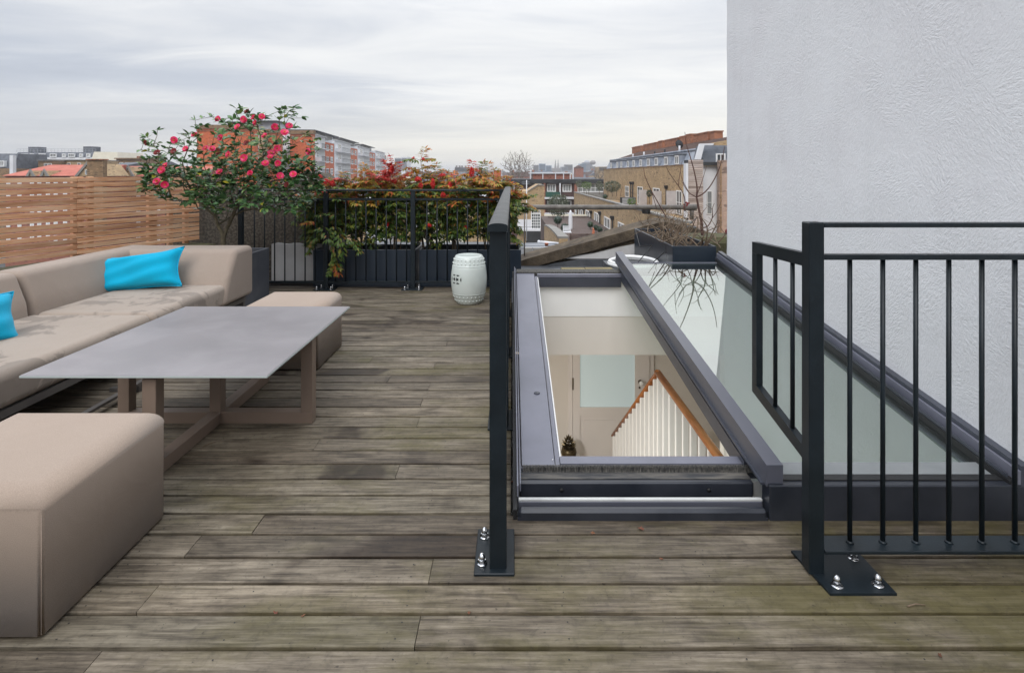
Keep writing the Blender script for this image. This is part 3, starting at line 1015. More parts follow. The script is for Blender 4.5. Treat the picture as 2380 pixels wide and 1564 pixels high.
for i, (xx, yy_, lab) in enumerate([(0.20, 2.13, 'brown leaf scraps in the rooflight gutter near its left drain hole'), (0.31, 2.12, 'pale brown leaf scrap in the middle left of the rooflight gutter'),
                                   (0.43, 2.13, 'small rust leaf scrap in the middle of the rooflight gutter'), (0.80, 2.125, 'dark red leaf scrap at the right end of the rooflight gutter'), (0.245, 2.125, 'curled brown leaf scrap left of centre in the rooflight gutter')]):
    dead_leaf(xx, yy_, 0.012, 0.022, lab, 70 + i)
# middle beam: capped bar standing proud of both bays
mb = MB()
sbox(mb, 0.926, 0.986, 2.05, 5.04, 0.058, 0.137)
mb.build('beam_cap', 'cap_alu', rl)
sbox(MB(), 0.914, 0.9255, 2.07, 5.02, 0.052, 0.060).build('beam_flange', 'dark_alu', rl)
sbox(MB(), 0.945, 0.975, 2.06, 5.02, 0.02, 0.0575).build('beam_gap', 'black', rl)
sbox(MB(), 0.930, 0.985, 2.258, 4.93, -0.055, 0.019).build('beam_web', 'dark_alu', rl)
# fixed bay
sill = MB().cbox(0.930, 1.868, 2.034, 2.100, -0.02, 0.126, 0.004).build('front_kerb', 'black_alu', rl)
MB().box(0.96, 1.83, 2.066, 2.104, 0.1265, 0.130).build('kerb_seal', 'black', sill)
gp = sbox(MB(), 0.988, 1.800, 2.108, 4.95, 0.046, 0.060).build('glass_pane', 'glass', rl)
sbox(MB(), 0.990, 1.798, 2.110, 2.185, 0.0615, 0.0625).build('frit_band', pmat('grey_frit', (0.20, 0.215, 0.215), (0.24, 0.25, 0.25), 6, rough=0.25), gp)
sbox(MB(), 0.990, 1.798, 4.943, 4.953, 0.040, 0.066).build('rear_edge', 'grey_alu', gp)
sbox(MB(), 1.838, 1.8715, 2.035, 5.03, 0.06, 0.143).build('wall_frame', 'dark_alu', rl)
sbox(MB(), 1.826, 1.8375, 2.035, 5.03, 0.075, 0.125).build('wall_frame_bead', 'grey_alu', rl)
sbox(MB(), 1.802, 1.8255, 2.04, 5.0, 0.04, 0.085).build('wall_gasket', 'black', rl)
sbox(MB(), 1.806, 1.812, 2.06, 5.0, 0.086, 0.10).build('wall_bead', 'dark_alu', rl)

# ------------------------------------------------------------------ stairwell below the rooflight
DW = 7.45                     # depth of the landing door wall
room = MB()
room.box(-1.6, 3.2, 1.2, DW + 0.1, -3.15, -3.05)
struct(room.build('stair_floor', 'floor_wood'))
rm = MB()
rm.box(-1.7, 3.2, DW, DW + 0.12, -3.05, 0.0)
struct(rm.build('landing_wall', 'beige_wall'))
rm = MB()
rm.box(-1.7, -1.6, 1.1, DW, -3.05, -0.31)
struct(MB().box(1.825, 1.865, 2.3, 4.84, -3.05, -0.325).build('white_stair_wall', 'white_paint'))
rm.box(1.825, 3.1, 4.85, 4.95, -3.05, -0.325)
rm.box(1.825, 3.1, 2.1, 2.28, -3.05, -0.325)
rm.box(3.0, 3.12, 4.95, DW, -3.05, -0.31)
rm.box(-1.6, 3.0, 1.1, 1.2, -3.05, -0.31)
struct(rm.build('stair_wall', 'warm_white'))
rm = MB()
rm.box(-1.6, 0.196, 1.2, 4.82, -0.32, -0.302)
rm.box(0.196, 3.0, 1.2, 2.27, -0.32, -0.21)
rm.box(1.86, 3.0, 2.27, 4.82, -0.32, -0.21)
rm.box(-1.6, 3.0, 4.88, DW, -0.31, -0.302)
struct(rm.build('stair_ceiling', 'white_paint'))
rm = MB()
rm.hexa([(0.15, 2.275, -0.32), (0.203, 2.275, -0.32), (0.203, 4.85, -0.32), (0.15, 4.85, -0.32)],
        [(0.15, 2.275, zs(2.275, -0.06)), (0.2, 2.275, zs(2.275, -0.06)), (0.2, 4.85, zs(4.85, -0.06)), (0.15, 4.85, zs(4.85, -0.06))])
rm.hexa([(1.82, 2.275, -0.32), (1.86, 2.275, -0.32), (1.86, 4.85, -0.32), (1.82, 4.85, -0.32)],
        [(1.82, 2.275, zs(2.275, 0.0)), (1.86, 2.275, zs(2.275, 0.0)), (1.86, 4.85, zs(4.85, 0.0)), (1.82, 4.85, zs(4.85, 0.0))])
rm.box(0.204, 1.82, 4.845, 4.88, 0.012, zs(4.845, -0.03))
rm.box(0.204, 1.82, 2.235, 2.275, -0.32, 0.03)
struct(rm.build('shaft_lining_wall', 'white_paint'))
struct(MB().box(0.204, 1.86, 4.85, 4.90, -0.32, 0.010).build('bulkhead_wall', 'beige_wall'))


def door_w(x):
    return PX(x, DW)


dx0, dx1 = door_w(1330), door_w(1508)
ztop = -0.86
dr = thing('landing_door', 'cream panelled door with a large frosted glass pane seen down through the open rooflight', 'door', ((dx0 + dx1) / 2, DW, -3.05))


def dl(x):
    return x - (dx0 + dx1) / 2


def dz(z):
    return z + 3.05


fw = 0.055
mb = MB()
mb.box(dl(dx0) - 0.06, dl(dx0), -0.03, -0.001, 0, dz(ztop) + 0.06)
mb.box(dl(dx1), dl(dx1) + 0.06, -0.03, -0.001, 0, dz(ztop) + 0.06)
mb.box(dl(dx0), dl(dx1), -0.03, -0.001, dz(ztop), dz(ztop) + 0.06)
mb.build('door_frame', 'door_paint', dr)
gx0, gx1 = dl(door_w(1347)), dl(door_w(1474))
gz1, gz0 = dz(PZ(778, DW)) - 0.02, dz(PZ(943, DW))
mb = MB()
mb.box(dl(dx0) + .004, gx0, -0.05, -0.012, 0.01, dz(ztop) - .004)
mb.box(gx1, dl(dx1) - .004, -0.05, -0.012, 0.01, dz(ztop) - .004)
mb.box(gx0, gx1, -0.05, -0.012, gz1, dz(ztop) - .004)
mb.box(gx0, gx1, -0.05, -0.012, dz(PZ(962, DW)) + .0, gz0)
mb.box(gx0, gx1, -0.05, -0.012, 0.01, 0.24)
mb.build('door_leaf', 'door_paint', dr)
MB().box(gx0, gx1, -0.03, -0.02, gz0, gz1).build('glass_pane', 'frosted', dr)
pz1 = dz(PZ(962, DW))
MB().box(gx0, gx1, -0.035, -0.02, 0.24, pz1).build('lower_panel', 'door_paint', dr)
MB().box(gx0 + 0.05, gx1 - 0.05, -0.047, -0.036, 0.30, pz1 - 0.06).build('raised_panel', 'door_paint', dr)
kx, kz = dl(door_w(1486)), dz(PZ(884, DW))
mb = MB()
mb.cyl((kx, -0.05, kz), (kx, -0.07, kz), 0.028, 14)
mb.cyl((kx - 0.01, -0.05, kz - 0.075), (kx - 0.01, -0.056, kz - 0.075), 0.013, 10)
hn = mb.build('lock', 'brass', dr)
MB().ball((kx + 0.005, -0.11, kz), 0.032, 14, 8).build('knob', 'white_paint', hn)
MB().box(dl(dx0) - 0.006, dl(dx0) + 0.01, -0.062, -0.05, dz(PZ(902, DW)), dz(PZ(875, DW))).build('hinge', 'brass', dr)

# balustrade of the stair up to the terrace
bl = thing('stair_balustrade', 'white stair balusters under a varnished timber handrail below the open rooflight', 'balustrade', (1.35, 5.2, -1.62))
apex = W(1530, 868, 5.2)
low = Vector((1.22, 6.75, PZ(1012, 6.75)))
near = Vector((apex.x, 2.35, apex.z))


def rail_profile(mb, a, b):
    ax = (b - a).normalized()
    side = ax.cross(Vector((0, 0, 1))).normalized()
    up = side.cross(ax)
    prof = []
    for k in range(14):
        t = 2 * math.pi * k / 14
        prof.append((0.034 * math.cos(t), 0.028 * math.sin(t) * (1.0 if math.sin(t) > 0 else 0.7)))
    va = [a + side * p[0] + up * p[1] for p in prof]
    vb = [b + side * p[0] + up * p[1] for p in prof]
    n = len(prof)
    mb.add(va + vb, [(k, (k + 1) % n, (k + 1) % n + n, k + n) for k in range(n)] + [tuple(reversed(range(n))), tuple(range(n, 2 * n))], True)


off = Vector(bl.location)
mb = MB()
rail_profile(mb, near - off, apex + Vector((0, 0.03, 0)) - off)
mb.build('handrail', 'handrail', bl)
mb = MB()
rail_profile(mb, apex - off, low - off)
mb.build('handrail', 'handrail', bl)
MB().ball(apex - off, 0.032, 12, 8).build('handrail_corner', 'handrail', bl)


def baluster(p, zb):
    p = p - off
    return MB().cbox(p.x - 0.023, p.x + 0.023, p.y - 0.018, p.y + 0.018, zb - off.z, p.z - 0.012, 0.003).build('baluster', 'white_paint', bl)


nb = 12
for k in range(nb):
    p = apex.lerp(low, (k + 0.55) / (nb - 0.2))
    baluster(p, p.z - 0.95)
for k in range(15):
    baluster(Vector((apex.x, 5.15 - k * 0.19, apex.z)), -1.5)
mb = MB().box(1.22, 1.82, 2.29, 4.84, -1.62, -1.5)
struct(mb.build('upper_landing_floor', 'carpet'))
mb = MB()
for k in range(8):
    t = (k + 0.5) / 8
    p = apex.lerp(low, t)
    mb.box(p.x + 0.05, 1.81, p.y - 0.11, p.y + 0.11, -3.05, -1.62 - (k + 0.6) * 0.175)
tag(mb.build('staircase', 'white_paint'), 'white painted stair flight behind the balusters below the rooflight', 'stairs')
vs_ = thing('artichoke_vase', 'small dark bronze artichoke shaped pot beside the landing door under the rooflight', 'vase', (PX(1322, 7.1), 7.1, PZ(1068, 7.1)))
MB().lathe([(0.05, 0), (0.085, 0.03), (0.10, 0.10), (0.085, 0.15), (0.06, 0.155)], seg=20).build('bowl', 'brass', vs_)
mb = MB()
for r_, z_, n_ in ((0.085, 0.15, 10), (0.075, 0.19, 9), (0.055, 0.23, 7), (0.03, 0.26, 5)):
    for k in range(n_):
        a = 2 * math.pi * (k + r_ * 40) / n_
        c, s = math.cos(a), math.sin(a)
        mb.add([(r_ * .7 * c - .022 * s, r_ * .7 * s + .022 * c, z_), (r_ * .7 * c + .022 * s, r_ * .7 * s - .022 * c, z_), (r_ * 1.15 * c, r_ * 1.15 * s, z_ + .05), (r_ * .4 * c, r_ * .4 * s, z_ + .03)], [(0, 1, 2), (1, 3, 2), (3, 0, 2)])
mb.build('scales', 'brass', vs_)
tag(MB().box(PX(1322, 7.1) - 0.15, PX(1322, 7.1) + 0.15, 6.95, 7.25, -3.05, PZ(1068, 7.1)).build('plinth', 'warm_white'), 'plain pale plinth under the artichoke pot beside the landing door', 'plinth')

# lit ceiling lamp of the landing (its warm glow shows in the rooflight glass)
lamp = thing('ceiling_lamp', 'round lit ceiling lamp of the stair landing below the terrace', 'lamp', (-0.55, 4.6, -0.33))
MB().lathe([(0.16, 0.02), (0.17, 0.0), (0.15, -0.03), (0.06, -0.045), (0.001, -0.047)], seg=24).build('shade', 'white_paint', lamp)
ld = bpy.data.lights.new('lamp_light', 'AREA')
ld.shape = 'DISK'
ld.size = 0.3
ld.energy = 62
ld.color = (1.0, 0.975, 0.945)
lo_ = bpy.data.objects.new('lamp_light', ld)
COL.objects.link(lo_)
lo_.parent = lamp
lo_.location = (0, 0, -0.06)

# ------------------------------------------------------------------ railings
def acorn(parent, x, y, z, s=1.0):
    o = MB().lathe([(0.017 * s, 0), (0.017 * s, 0.003)], (x, y, z), 16).build('washer', 'chrome', parent)
    mb = MB()
    mb.lathe([(0.0125 * s, 0.003), (0.0125 * s, 0.013)], (x, y, z), 6, False)
    mb.lathe([(0.0105 * s, 0.013), (0.0105 * s, 0.022), (0.0085 * s, 0.028), (0.0045 * s, 0.032), (0.001, 0.033)], (x, y, z), 14)
    mb.build('acorn_nut', 'chrome', o)


RZ = 1.098     # top of the handrails
rx = -0.044
rg = thing('central_railing', 'long dark railing running down the terrace beside the open rooflight, seen end on', 'railing', (rx, 1.79, 0))
o0 = Vector(rg.location)


def handrail_long(name, p0, p1, wdt, parent, th=0.018):
    """Flat bar with a rounded top, along Y or X."""
    mb = MB()
    ax = 1 if abs(p1[1] - p0[1]) > abs(p1[0] - p0[0]) else 0
    n = 10
    prof = [(-wdt / 2, -th)] + [(-wdt / 2 * math.cos(math.pi * k / n), 0.009 * math.sin(math.pi * k / n)) for k in range(n + 1)] + [(wdt / 2, -th)]
    if ax == 1:
        mb.prism([(p0[0] + a, p0[2] + b) for a, b in prof], 1, p0[1], p1[1], True)
    else:
        mb.prism([(p0[1] + a, p0[2] + b) for a, b in prof], 0, p0[0], p1[0], True)
    o = mb.build(name, 'iron', parent)
    me = o.data
    for p in me.polygons:
        p.use_smooth = False
    for p in me.polygons:
        if p.normal.z > 0.3:
            p.use_smooth = True
    return o


YF = 6.04
handrail_long('handrail', (0, 1.752 - o0.y, RZ - 0.009), (0, YF - 0.03 - o0.y, RZ - 0.009), 0.062, rg)
for i, yp in enumerate((1.775, 2.76, 3.82, 4.9)):
    MB().cbox(-0.027, 0.027, yp - o0.y, yp + 0.045 - o0.y, 0.008, RZ - 0.028, 0.003).build('post', 'iron', rg)
    pl = MB().cbox(-0.075, 0.052, yp - 0.022 - o0.y, yp + 0.20 - o0.y, 0.0005, 0.009, 0.002).build('base_plate', 'iron', rg)
    acorn(pl, -0.052, yp + 0.025 - o0.y, 0.009)
    acorn(pl, -0.050, yp + 0.155 - o0.y, 0.009)
MB().cbox(-0.010, 0.010, 0.06, YF - 0.06 - o0.y, RZ - 0.135, RZ - 0.118, 0.003).build('mid_rail', 'iron', rg)
MB().cbox(-0.020, 0.020, 0.06, YF - 0.06 - o0.y, 0.075, 0.083, 0.002).build('bottom_rail', 'iron', rg)
y = 1.92
while y < YF - 0.1:
    MB().cyl((0, y - o0.y, 0.08), (0, y - o0.y, RZ - 0.13), 0.007, 8).build('baluster', 'iron', rg)
    y += 0.105
# far fence of the terrace
bf = thing('rear_railing', 'dark railing across the far end of the terrace in front of the navy planters', 'railing', (-2.0, YF, 0))
o0 = Vector(bf.location)
x0f, x1f = -2.92, rx + 0.02
handrail_long('handrail', (x0f - o0.x, 0, PZ(440, YF) - 0.009), (x1f - o0.x, 0, PZ(440, YF) - 0.009), 0.05, bf, 0.012)
MB().cbox(x0f - o0.x, x1f - o0.x, -0.009, 0.009, PZ(466, YF), PZ(461, YF), 0.002).build('mid_rail', 'iron', bf)
MB().cbox(x0f - o0.x, x1f - o0.x, -0.02, 0.02, PZ(657, YF), PZ(653, YF), 0.002).build('bottom_rail', 'iron', bf)
for i, xp in enumerate((560, 758, 960, 1166)):
    px_ = PX(xp, YF)
    MB().cbox(px_ - 0.024 - o0.x, px_ + 0.024 - o0.x, -0.024, 0.024, 0.008, PZ(443, YF), 0.003).build('post', 'iron', bf)
    if i > 0:
        pl = MB().cbox(px_ - 0.11 - o0.x, px_ + 0.11 - o0.x, -0.10, 0.05, 0.0005, 0.009, 0.002).build('base_plate', 'iron', bf)
        for sx in (-0.075, 0.075):
            acorn(pl, sx + px_ - o0.x, -0.075, 0.009, 0.95)
            acorn(pl, sx * 0.8 + px_ - o0.x, 0.03, 0.009, 0.95)
x = x0f + 0.05
posts = [PX(v, YF) for v in (560, 758, 960, 1166)]
while x < x1f - 0.04:
    if min(abs(x - p) for p in posts) > 0.045:
        MB().cyl((x - o0.x, 0, PZ(655, YF)), (x - o0.x, 0, PZ(464, YF)), 0.0075, 8).build('baluster', 'iron', bf)
    x += 0.1088
# right-hand railing with a wing that follows the rooflight
rr_ = thing('side_railing', 'dark railing with round balusters and a slanted wing standing in front of the white wall', 'railing', (0.95, 1.78, 0))
o0 = Vector(rr_.location)
MB().cbox(0.924 - o0.x, 0.972 - o0.x, 1.752 - o0.y, 1.80 - o0.y, 0.008, RZ + 0.002, 0.003).build('post', 'iron', rr_)
MB().cbox(0.9725 - o0.x, 1.865 - o0.x, 1.757 - o0.y, 1.80 - o0.y, RZ - 0.014, RZ, 0.003).build('handrail', 'iron', rr_)
MB().cbox(0.9725 - o0.x, 1.865 - o0.x, 1.764 - o0.y, 1.796 - o0.y, RZ - 0.116, RZ - 0.100, 0.003).build('mid_rail', 'iron', rr_)
MB().cbox(0.9725 - o0.x, 1.865 - o0.x, 1.748 - o0.y, 1.826 - o0.y, 0.072, 0.082, 0.002).build('bottom_rail', 'iron', rr_)
for k in range(9):
    x = PX(1975, 1.79) + k * 0.1048
    if x < 1.85:
        b_ = MB().cyl((x - o0.x, 1.79 - o0.y, 0.08), (x - o0.x, 1.79 - o0.y, RZ - 0.116), 0.0075, 10).build('baluster', 'iron', rr_)
        MB().lathe([(0.0125, 0.082), (0.010, 0.086), (0.0076, 0.089)], (x - o0.x, 1.79 - o0.y, 0), 10).build('weld', 'iron', b_)
pl = MB()
pl.hexa([(0.944, 1.672, 0.0005), (1.142, 1.672, 0.0005), (1.138, 1.862, 0.0005), (0.922, 1.862, 0.0005)],
        [(0.944, 1.672, 0.009), (1.142, 1.672, 0.009), (1.138, 1.862, 0.009), (0.922, 1.862, 0.009)])
pl.v = [(a - o0.x, b - o0.y, c) for a, b, c in pl.v]
pl = pl.build('base_plate', 'iron', rr_)
for (x, y) in ((1983, 1296), (1945, 1360), (2040, 1358)):
    d = 1.25 * F / (y - HY)
    acorn(pl, (x - HX) * d / F - o0.x, d - o0.y, 0.009)
# wing panel: frame in the plane X = .93, its bottom parallel to the rooflight
ya, yb = 1.80, 2.175
za0, za1 = PZ(1052, 1.80), PZ(604, 1.80)
wz = lambda y, b: b + SL * (y - ya)
xa, xb = 0.926 - o0.x, 0.950 - o0.x


def wing_bar(p0, p1, p2, p3, name):
    """Four (y, z) corners of a bar's face."""
    ps = [(a - o0.y, b) for a, b in (p0, p1, p2, p3)]
    return MB().prism(ps, 0, xa, xb).build(name, 'iron', rr_)


zt_a, zt_b = RZ - 0.098, PZ(563, 2.16)
zb_a, zb_b = PZ(1063, 1.80), PZ(912, 2.16)
hw = 0.042
wing_bar((ya, zt_a - hw), (yb, zt_b - hw), (yb, zt_b), (ya, zt_a), 'wing_top_bar')
wing_bar((ya, zb_a), (yb, zb_b), (yb, zb_b + hw), (ya, zb_a + hw), 'wing_bottom_bar')
wing_bar((yb - 0.04, zb_b + hw - 0.0052), (yb, zb_b + hw + 0.0005), (yb, zt_b - hw - 0.0005), (yb - 0.04, zt_b - hw - 0.0005), 'wing_post')
for x in (1802, 1842):
    d = 0.938 * F / (x - HX)
    t = (d - ya) / (yb - ya)
    MB().cyl((0.938 - o0.x, d - o0.y, zb_a + (zb_b - zb_a) * t + hw - .002), (0.938 - o0.x, d - o0.y, zt_a + (zt_b - zt_a) * t - hw + .002), 0.0075, 10).build('wing_baluster', 'iron', rr_)

# ------------------------------------------------------------------ slatted cedar fence on the left parapet
LEN = 5.2
fn = thing('slatted_fence', 'warm cedar fence of narrow horizontal slats above the sofa', 'fence', (FX1, FY1, 0.50), math.atan2(FDIR.y, FDIR.x))
frn = random.Random(21)
zf = 0.0
n_sl = 14
pitch = 0.0502
cut_t = 1.245
hts = []
for i in range(n_sl):
    z0 = i * pitch + (0.010 if i >= 6 else 0)
    h = pitch - 0.0098 + frn.uniform(-0.0015, 0.0015)
    cuts = [0.0, cut_t + frn.uniform(-0.01, 0.01) if i in (8, 9, 10, 3) else cut_t, 3.2, LEN]
    for a, b in zip(cuts[:-1], cuts[1:]):
        me = MB().cbox(0, b - a - 0.002, -0.009, 0.009, 0, h, 0.002).mesh('slat', 'cedar')
        put('slat', me, fn, (a + 0.001, frn.uniform(-.001, .001), z0 + frn.uniform(-.0012, .0012)), (0, frn.uniform(-0.0012, 0.0012), 0))
for t in (0.14, 0.32, 0.52, cut_t - 0.13, cut_t - 0.02, 2.2, 3.15, 4.2):
    wd = 0.024 if t not in (0.52, cut_t - 0.02, 3.15) else 0.045
    MB().cbox(t - wd, t + wd, -0.055, -0.0095, -0.03, n_sl * pitch + 0.004, 0.003).build('post', 'cedar', fn)
# parapet that carries it
mb = MB()
q = Vector((FDIR.x, FDIR.y, 0)); s = Vector((-FDIR.y, FDIR.x, 0))
a = Vector((FX1, FY1, 0)); b = a + q * LEN


def parap(mb, a, b, off0, off1, z0, z1):
    c = [a + s * off0, b + s * off0, b + s * off1, a + s * off1]
    mb.hexa([(p.x, p.y, z0) for p in c], [(p.x, p.y, z1) for p in c])


parap(mb, a - q * 0.02, b, -0.11, 0.24, -12.5, 0.455)
tag(mb.build('parapet_wall', 'mossy'), 'low mossy parapet wall carrying the slatted fence behind the sofa', 'wall')

# pebbledash wall at the far left corner, white lower part beside the planter
mb = MB()
prof = [(-3.95, 0.0), (-1.98, 0.0), (-1.98, 0.98), (-2.06, 1.13), (-2.18, 1.235), (-2.36, 1.25), (-2.55, 1.14), (-2.72, 1.08), (-3.3, 1.05), (-3.95, 1.03)]
mb.prism(prof, 1, 6.42, 6.75)
for i in range(len(mb.v)):
    pass
tag(mb.build('pebbledash_wall', 'pebbledash'), 'brown pebbledash parapet wall behind the camellia and railing', 'wall')
mb = MB()
top = [(-2.72 + 0.062 * i, 0.435 + 0.008 * math.sin(i * 1.7) + 0.006 * math.sin(i * 0.6)) for i in range(12)]
mb.prism([(-2.72, 0.0)] + [(-2.72 + 0.062 * 11, 0.0)] + list(reversed(top)), 1, 6.375, 6.419)
tag(mb.build('white_plinth', 'white_render'), 'white painted lower wall strip between slate planter and navy planter', 'wall')

# ------------------------------------------------------------------ planters
def planter(name, label, m, x0, x1, y0, y1, z0, z1, t=0.02, soil=0.05, group=None, rim=None):
    pt = thing(name, label, 'planter', ((x0 + x1) / 2, (y0 + y1) / 2, z0), 0, group)
    hx, hy, h = (x1 - x0) / 2, (y1 - y0) / 2, z1 - z0
    mb = MB()
    mb.cbox(-hx, hx, -hy, -hy + t, 0, h, 0.003)
    mb.cbox(-hx, hx, hy - t, hy, 0, h, 0.003)
    mb.cbox(-hx, -hx + t, -hy + t + .0005, hy - t - .0005, 0, h, 0.003)
    mb.cbox(hx - t, hx, -hy + t + .0005, hy - t - .0005, 0, h, 0.003)
    mb.build('box', m, pt)
    sb = MB()
    n = 8
    vs, fs = [], []
    rr = random.Random(int(x0 * 100) + 7)
    for i in range(n + 1):
        for j in range(n + 1):
            vs.append((-hx + t + .001 + (2 * hx - 2 * t - .002) * i / n, -hy + t + .001 + (2 * hy - 2 * t - .002) * j / n, h - soil + rr.uniform(-0.012, 0.012)))
    for i in range(n):
        for j in range(n):
            a = i * (n + 1) + j
            fs.append((a, a + n + 1, a + n + 2, a + 1))
    sb.add(vs, fs, True)
    sb.build('soil', 'soil', pt)
    return pt


planter('slate_planter', 'matt slate grey square planter holding the flowering camellia behind the sofa end', 'slate_planter', -3.22, -2.455, 5.10, 5.70, 0, 0.485, 0.03, 0.04)
planter('navy_planter', 'glossy navy trough under the red bushes next to the white plinth wall', 'navy', PX(730, 6.16), PX(967, 6.16), 6.13, 6.62, 0, PZ(581, 6.13), 0.022, 0.06, 'navy troughs along the rear railing')
planter('navy_planter', 'glossy navy trough under the red bushes behind the celadon stool', 'navy', PX(975, 6.16), PX(1211, 6.16), 6.13, 6.62, 0, PZ(581, 6.13), 0.022, 0.06, 'navy troughs along the rear railing')
# roof timber below the troughs to carry them at the deck's far edge
bp = planter('branch_planter', 'dark navy trough of bare tangled branches behind the rooflight glass', 'navy', 1.455, 1.85, 5.10, 6.70, 0.19, 0.58, 0.018, 0.05)

# ------------------------------------------------------------------ roof behind the rooflight
mb = MB()
mb.box(-0.002, 2.6, 4.975, 7.3, -0.30, 0.10)
struct(mb.build('lead_roof', 'lead'))
mb = MB()
mb.box(0.40, 1.452, 5.03, 5.42, 0.10, 0.325)
mb.box(0.95, 1.452, 5.421, 5.9, 0.10, 0.325)
mb.box(1.452, 1.87, 5.0, 6.75, 0.10, 0.19)
tag(mb.build('roof_kerb', 'lead'), 'grey lead covered kerb behind the rooflight', 'roof kerb')
MT['old_board'] = wood_mat('greenish_board', (0.09, 0.075, 0.035), (0.19, 0.155, 0.075), (0.29, 0.24, 0.13), axis=0, rough=0.85)
for (a, b, lab) in ((0.46, 0.68, 'short mossy board lying left on the kerb behind the rooflight'), (0.685, 0.94, 'mossy board lying against the white hose behind the rooflight')):
    ob = MB().cbox(0, b - a, 0, 0.26, 0, 0.026, 0.004).build('board', 'old_board', loc=(a, 5.07, 0.326))
    tag(ob, lab, 'board', 'boards behind the rooflight')
# white hose coil
mb = MB()
pts = []
for k in range(81):
    t = k / 80 * 2 * math.pi * 1.9
    r = 0.235 - 0.014 * k / 80 + 0.006 * math.sin(3 * t)
    pts.append((1.20 + r * math.cos(t + 2.9), 5.58 + 0.26 * math.sin(t + 2.9) * r / 0.235, 0.347 + 0.03 * (k / 80)))
mb.tube(pts, 0.019, 10)
tag(mb.build('hose_coil', 'white_paint'), 'coil of white hose lying on the roof behind the middle rooflight beam', 'hose')
# black cable over the roof
mb = MB()
mb.tube([(1.40, 6.4, 0.60), (1.36, 6.0, 0.46), (1.43, 5.75, 0.50), (1.20, 5.35, 0.40)], 0.005, 6)
mb.tube([W(1620, 505, 6.6), W(1585, 540, 6.2), W(1545, 585, 5.4), W(1518, 610, 5.05)], 0.005, 6)
tag(mb.build('cable', 'black'), 'thin black cable hanging from the branches to the roof', 'cable')


# ridge-shaped parapet with a stone coping
D0 = 7.0


def gable(d, pts):
    return [(PX(x, d), PZ(y, d)) for x, y in pts]


ct = gable(D0, [(1190, 611), (1230, 597), (1478, 528), (1537, 514), (1600, 526), (1700, 560)])
th = 0.125
mb = MB()
for (a, b) in zip(ct[:-1], ct[1:]):
    bb = [(a[0], D0 - 0.1, a[1] - th), (b[0], D0 - 0.1, b[1] - th), (b[0], D0 + 0.28, b[1] - th), (a[0], D0 + 0.28, a[1] - th)]
    tt = [(a[0], D0 - 0.1, a[1]), (b[0], D0 - 0.1, b[1]), (b[0], D0 + 0.28, b[1] + 0.02), (a[0], D0 + 0.28, a[1] + 0.02)]
    mb.hexa(bb, tt)
gb = thing('gable_parapet', 'low gabled parapet with a weathered brown stone coping behind the rooflight', 'wall', (0, 0, 0))
mb.build('coping', 'coping', gb)
mb = MB()
body = [(ct[0][0], -0.3)] + [(p[0], p[1] - th - 0.001) for p in ct] + [(ct[-1][0], -0.3)]
mb.prism(list(reversed(body)), 1, D0 - 0.03, D0 + 0.22)
mb.build('wall', 'coping', gb)
mb = MB()
tri = gable(D0 - 0.06, [(1290, 601), (1345, 601), (1484, 601), (1484, 566), (1440, 574), (1380, 589)])
mb.prism(tri, 1, D0 - 0.075, D0 - 0.032)
mb.build('white_panel', 'white_render', gb)
mb = MB()
up = gable(D0 - 0.09, [(1215, 640), (1490, 640), (1490, 603), (1345, 603), (1290, 612), (1215, 630)])
mb.prism(up, 1, D0 - 0.12, D0 - 0.077)
mb.build('lead_flashing', 'lead', gb)
mb = MB()
tag(MB().cbox(1.90, 2.6, 6.2, 6.75, -0.3, PZ(553, 6.2), 0.06).build('stone_block', 'mossy'), 'greenish weathered stone block at the foot of the white wall corner', 'stone')
mb = MB()
mb.hexa([(PX(1640, 6.3), 6.25, 0.3), (1.98, 6.25, 0.3), (1.98, 6.6, 0.3), (PX(1640, 6.3), 6.6, 0.3)],
        [(PX(1640, 6.3), 6.25, PZ(545, 6.3)), (1.98, 6.25, PZ(568, 6.3)), (1.98, 6.6, PZ(568, 6.3)), (PX(1640, 6.3), 6.6, PZ(545, 6.3))])
# pipe rail
pr = thing('pipe_rail', 'grey scaffold pipe rail crossing above the gabled parapet', 'pipe rail', (0, D0 + 0.12, 0.5))
yl = D0 + 0.12
zr = PZ(482, yl) - 0.5
MB().tube([(-2.2, 0, zr), (PX(1600, yl), 0, zr)], 0.031, 14).build('rail', 'pipe', pr)
MB().tube([(PX(1590, yl), 0, zr), (PX(1618, yl), 0, zr)], 0.042, 14).build('clamp', 'pipe', pr)
MB().tube([(PX(1608, yl), 0, zr), (PX(1608, yl), 0, 0.15)], 0.026, 12).build('post', 'pipe', pr)
MB().tube([(PX(1219, yl), 0, zr), (PX(1219, yl), 0, -0.42)], 0.008, 8).build('stay', 'pipe', pr)
MB().tube([(-2.0, 0, zr), (-2.0, 0, -0.5)], 0.026, 12).build('post', 'pipe', pr)
MB().cbox(PX(1598, yl), PX(1620, yl), -0.05, 0.05, PZ(543, yl) - 0.5, PZ(527, yl) - 0.5, 0.01).build('foot', 'iron', pr)

# ------------------------------------------------------------------ sofa, poufs, table, cushions, stool
sf = thing('corner_sofa', 'taupe upholstered corner sofa below the slatted fence', 'sofa', (-2.3, 3.6, 0))
o0 = Vector(sf.location)
mb_sx0, mb_sx1 = -3.08 - o0.x, -2.30 - o0.x
rounded('seat_cushion', 'fabric_wet', rect(2.05 - o0.y, 3.612 - o0.y, 0.175, 0.348), 0, mb_sx0, mb_sx1, 0.045, 5, sf)
rounded('seat_cushion', 'fabric_wet', rect(3.620 - o0.y, 4.62 - o0.y, 0.175, 0.348), 0, mb_sx0, mb_sx1 + 0.005, 0.045, 5, sf)
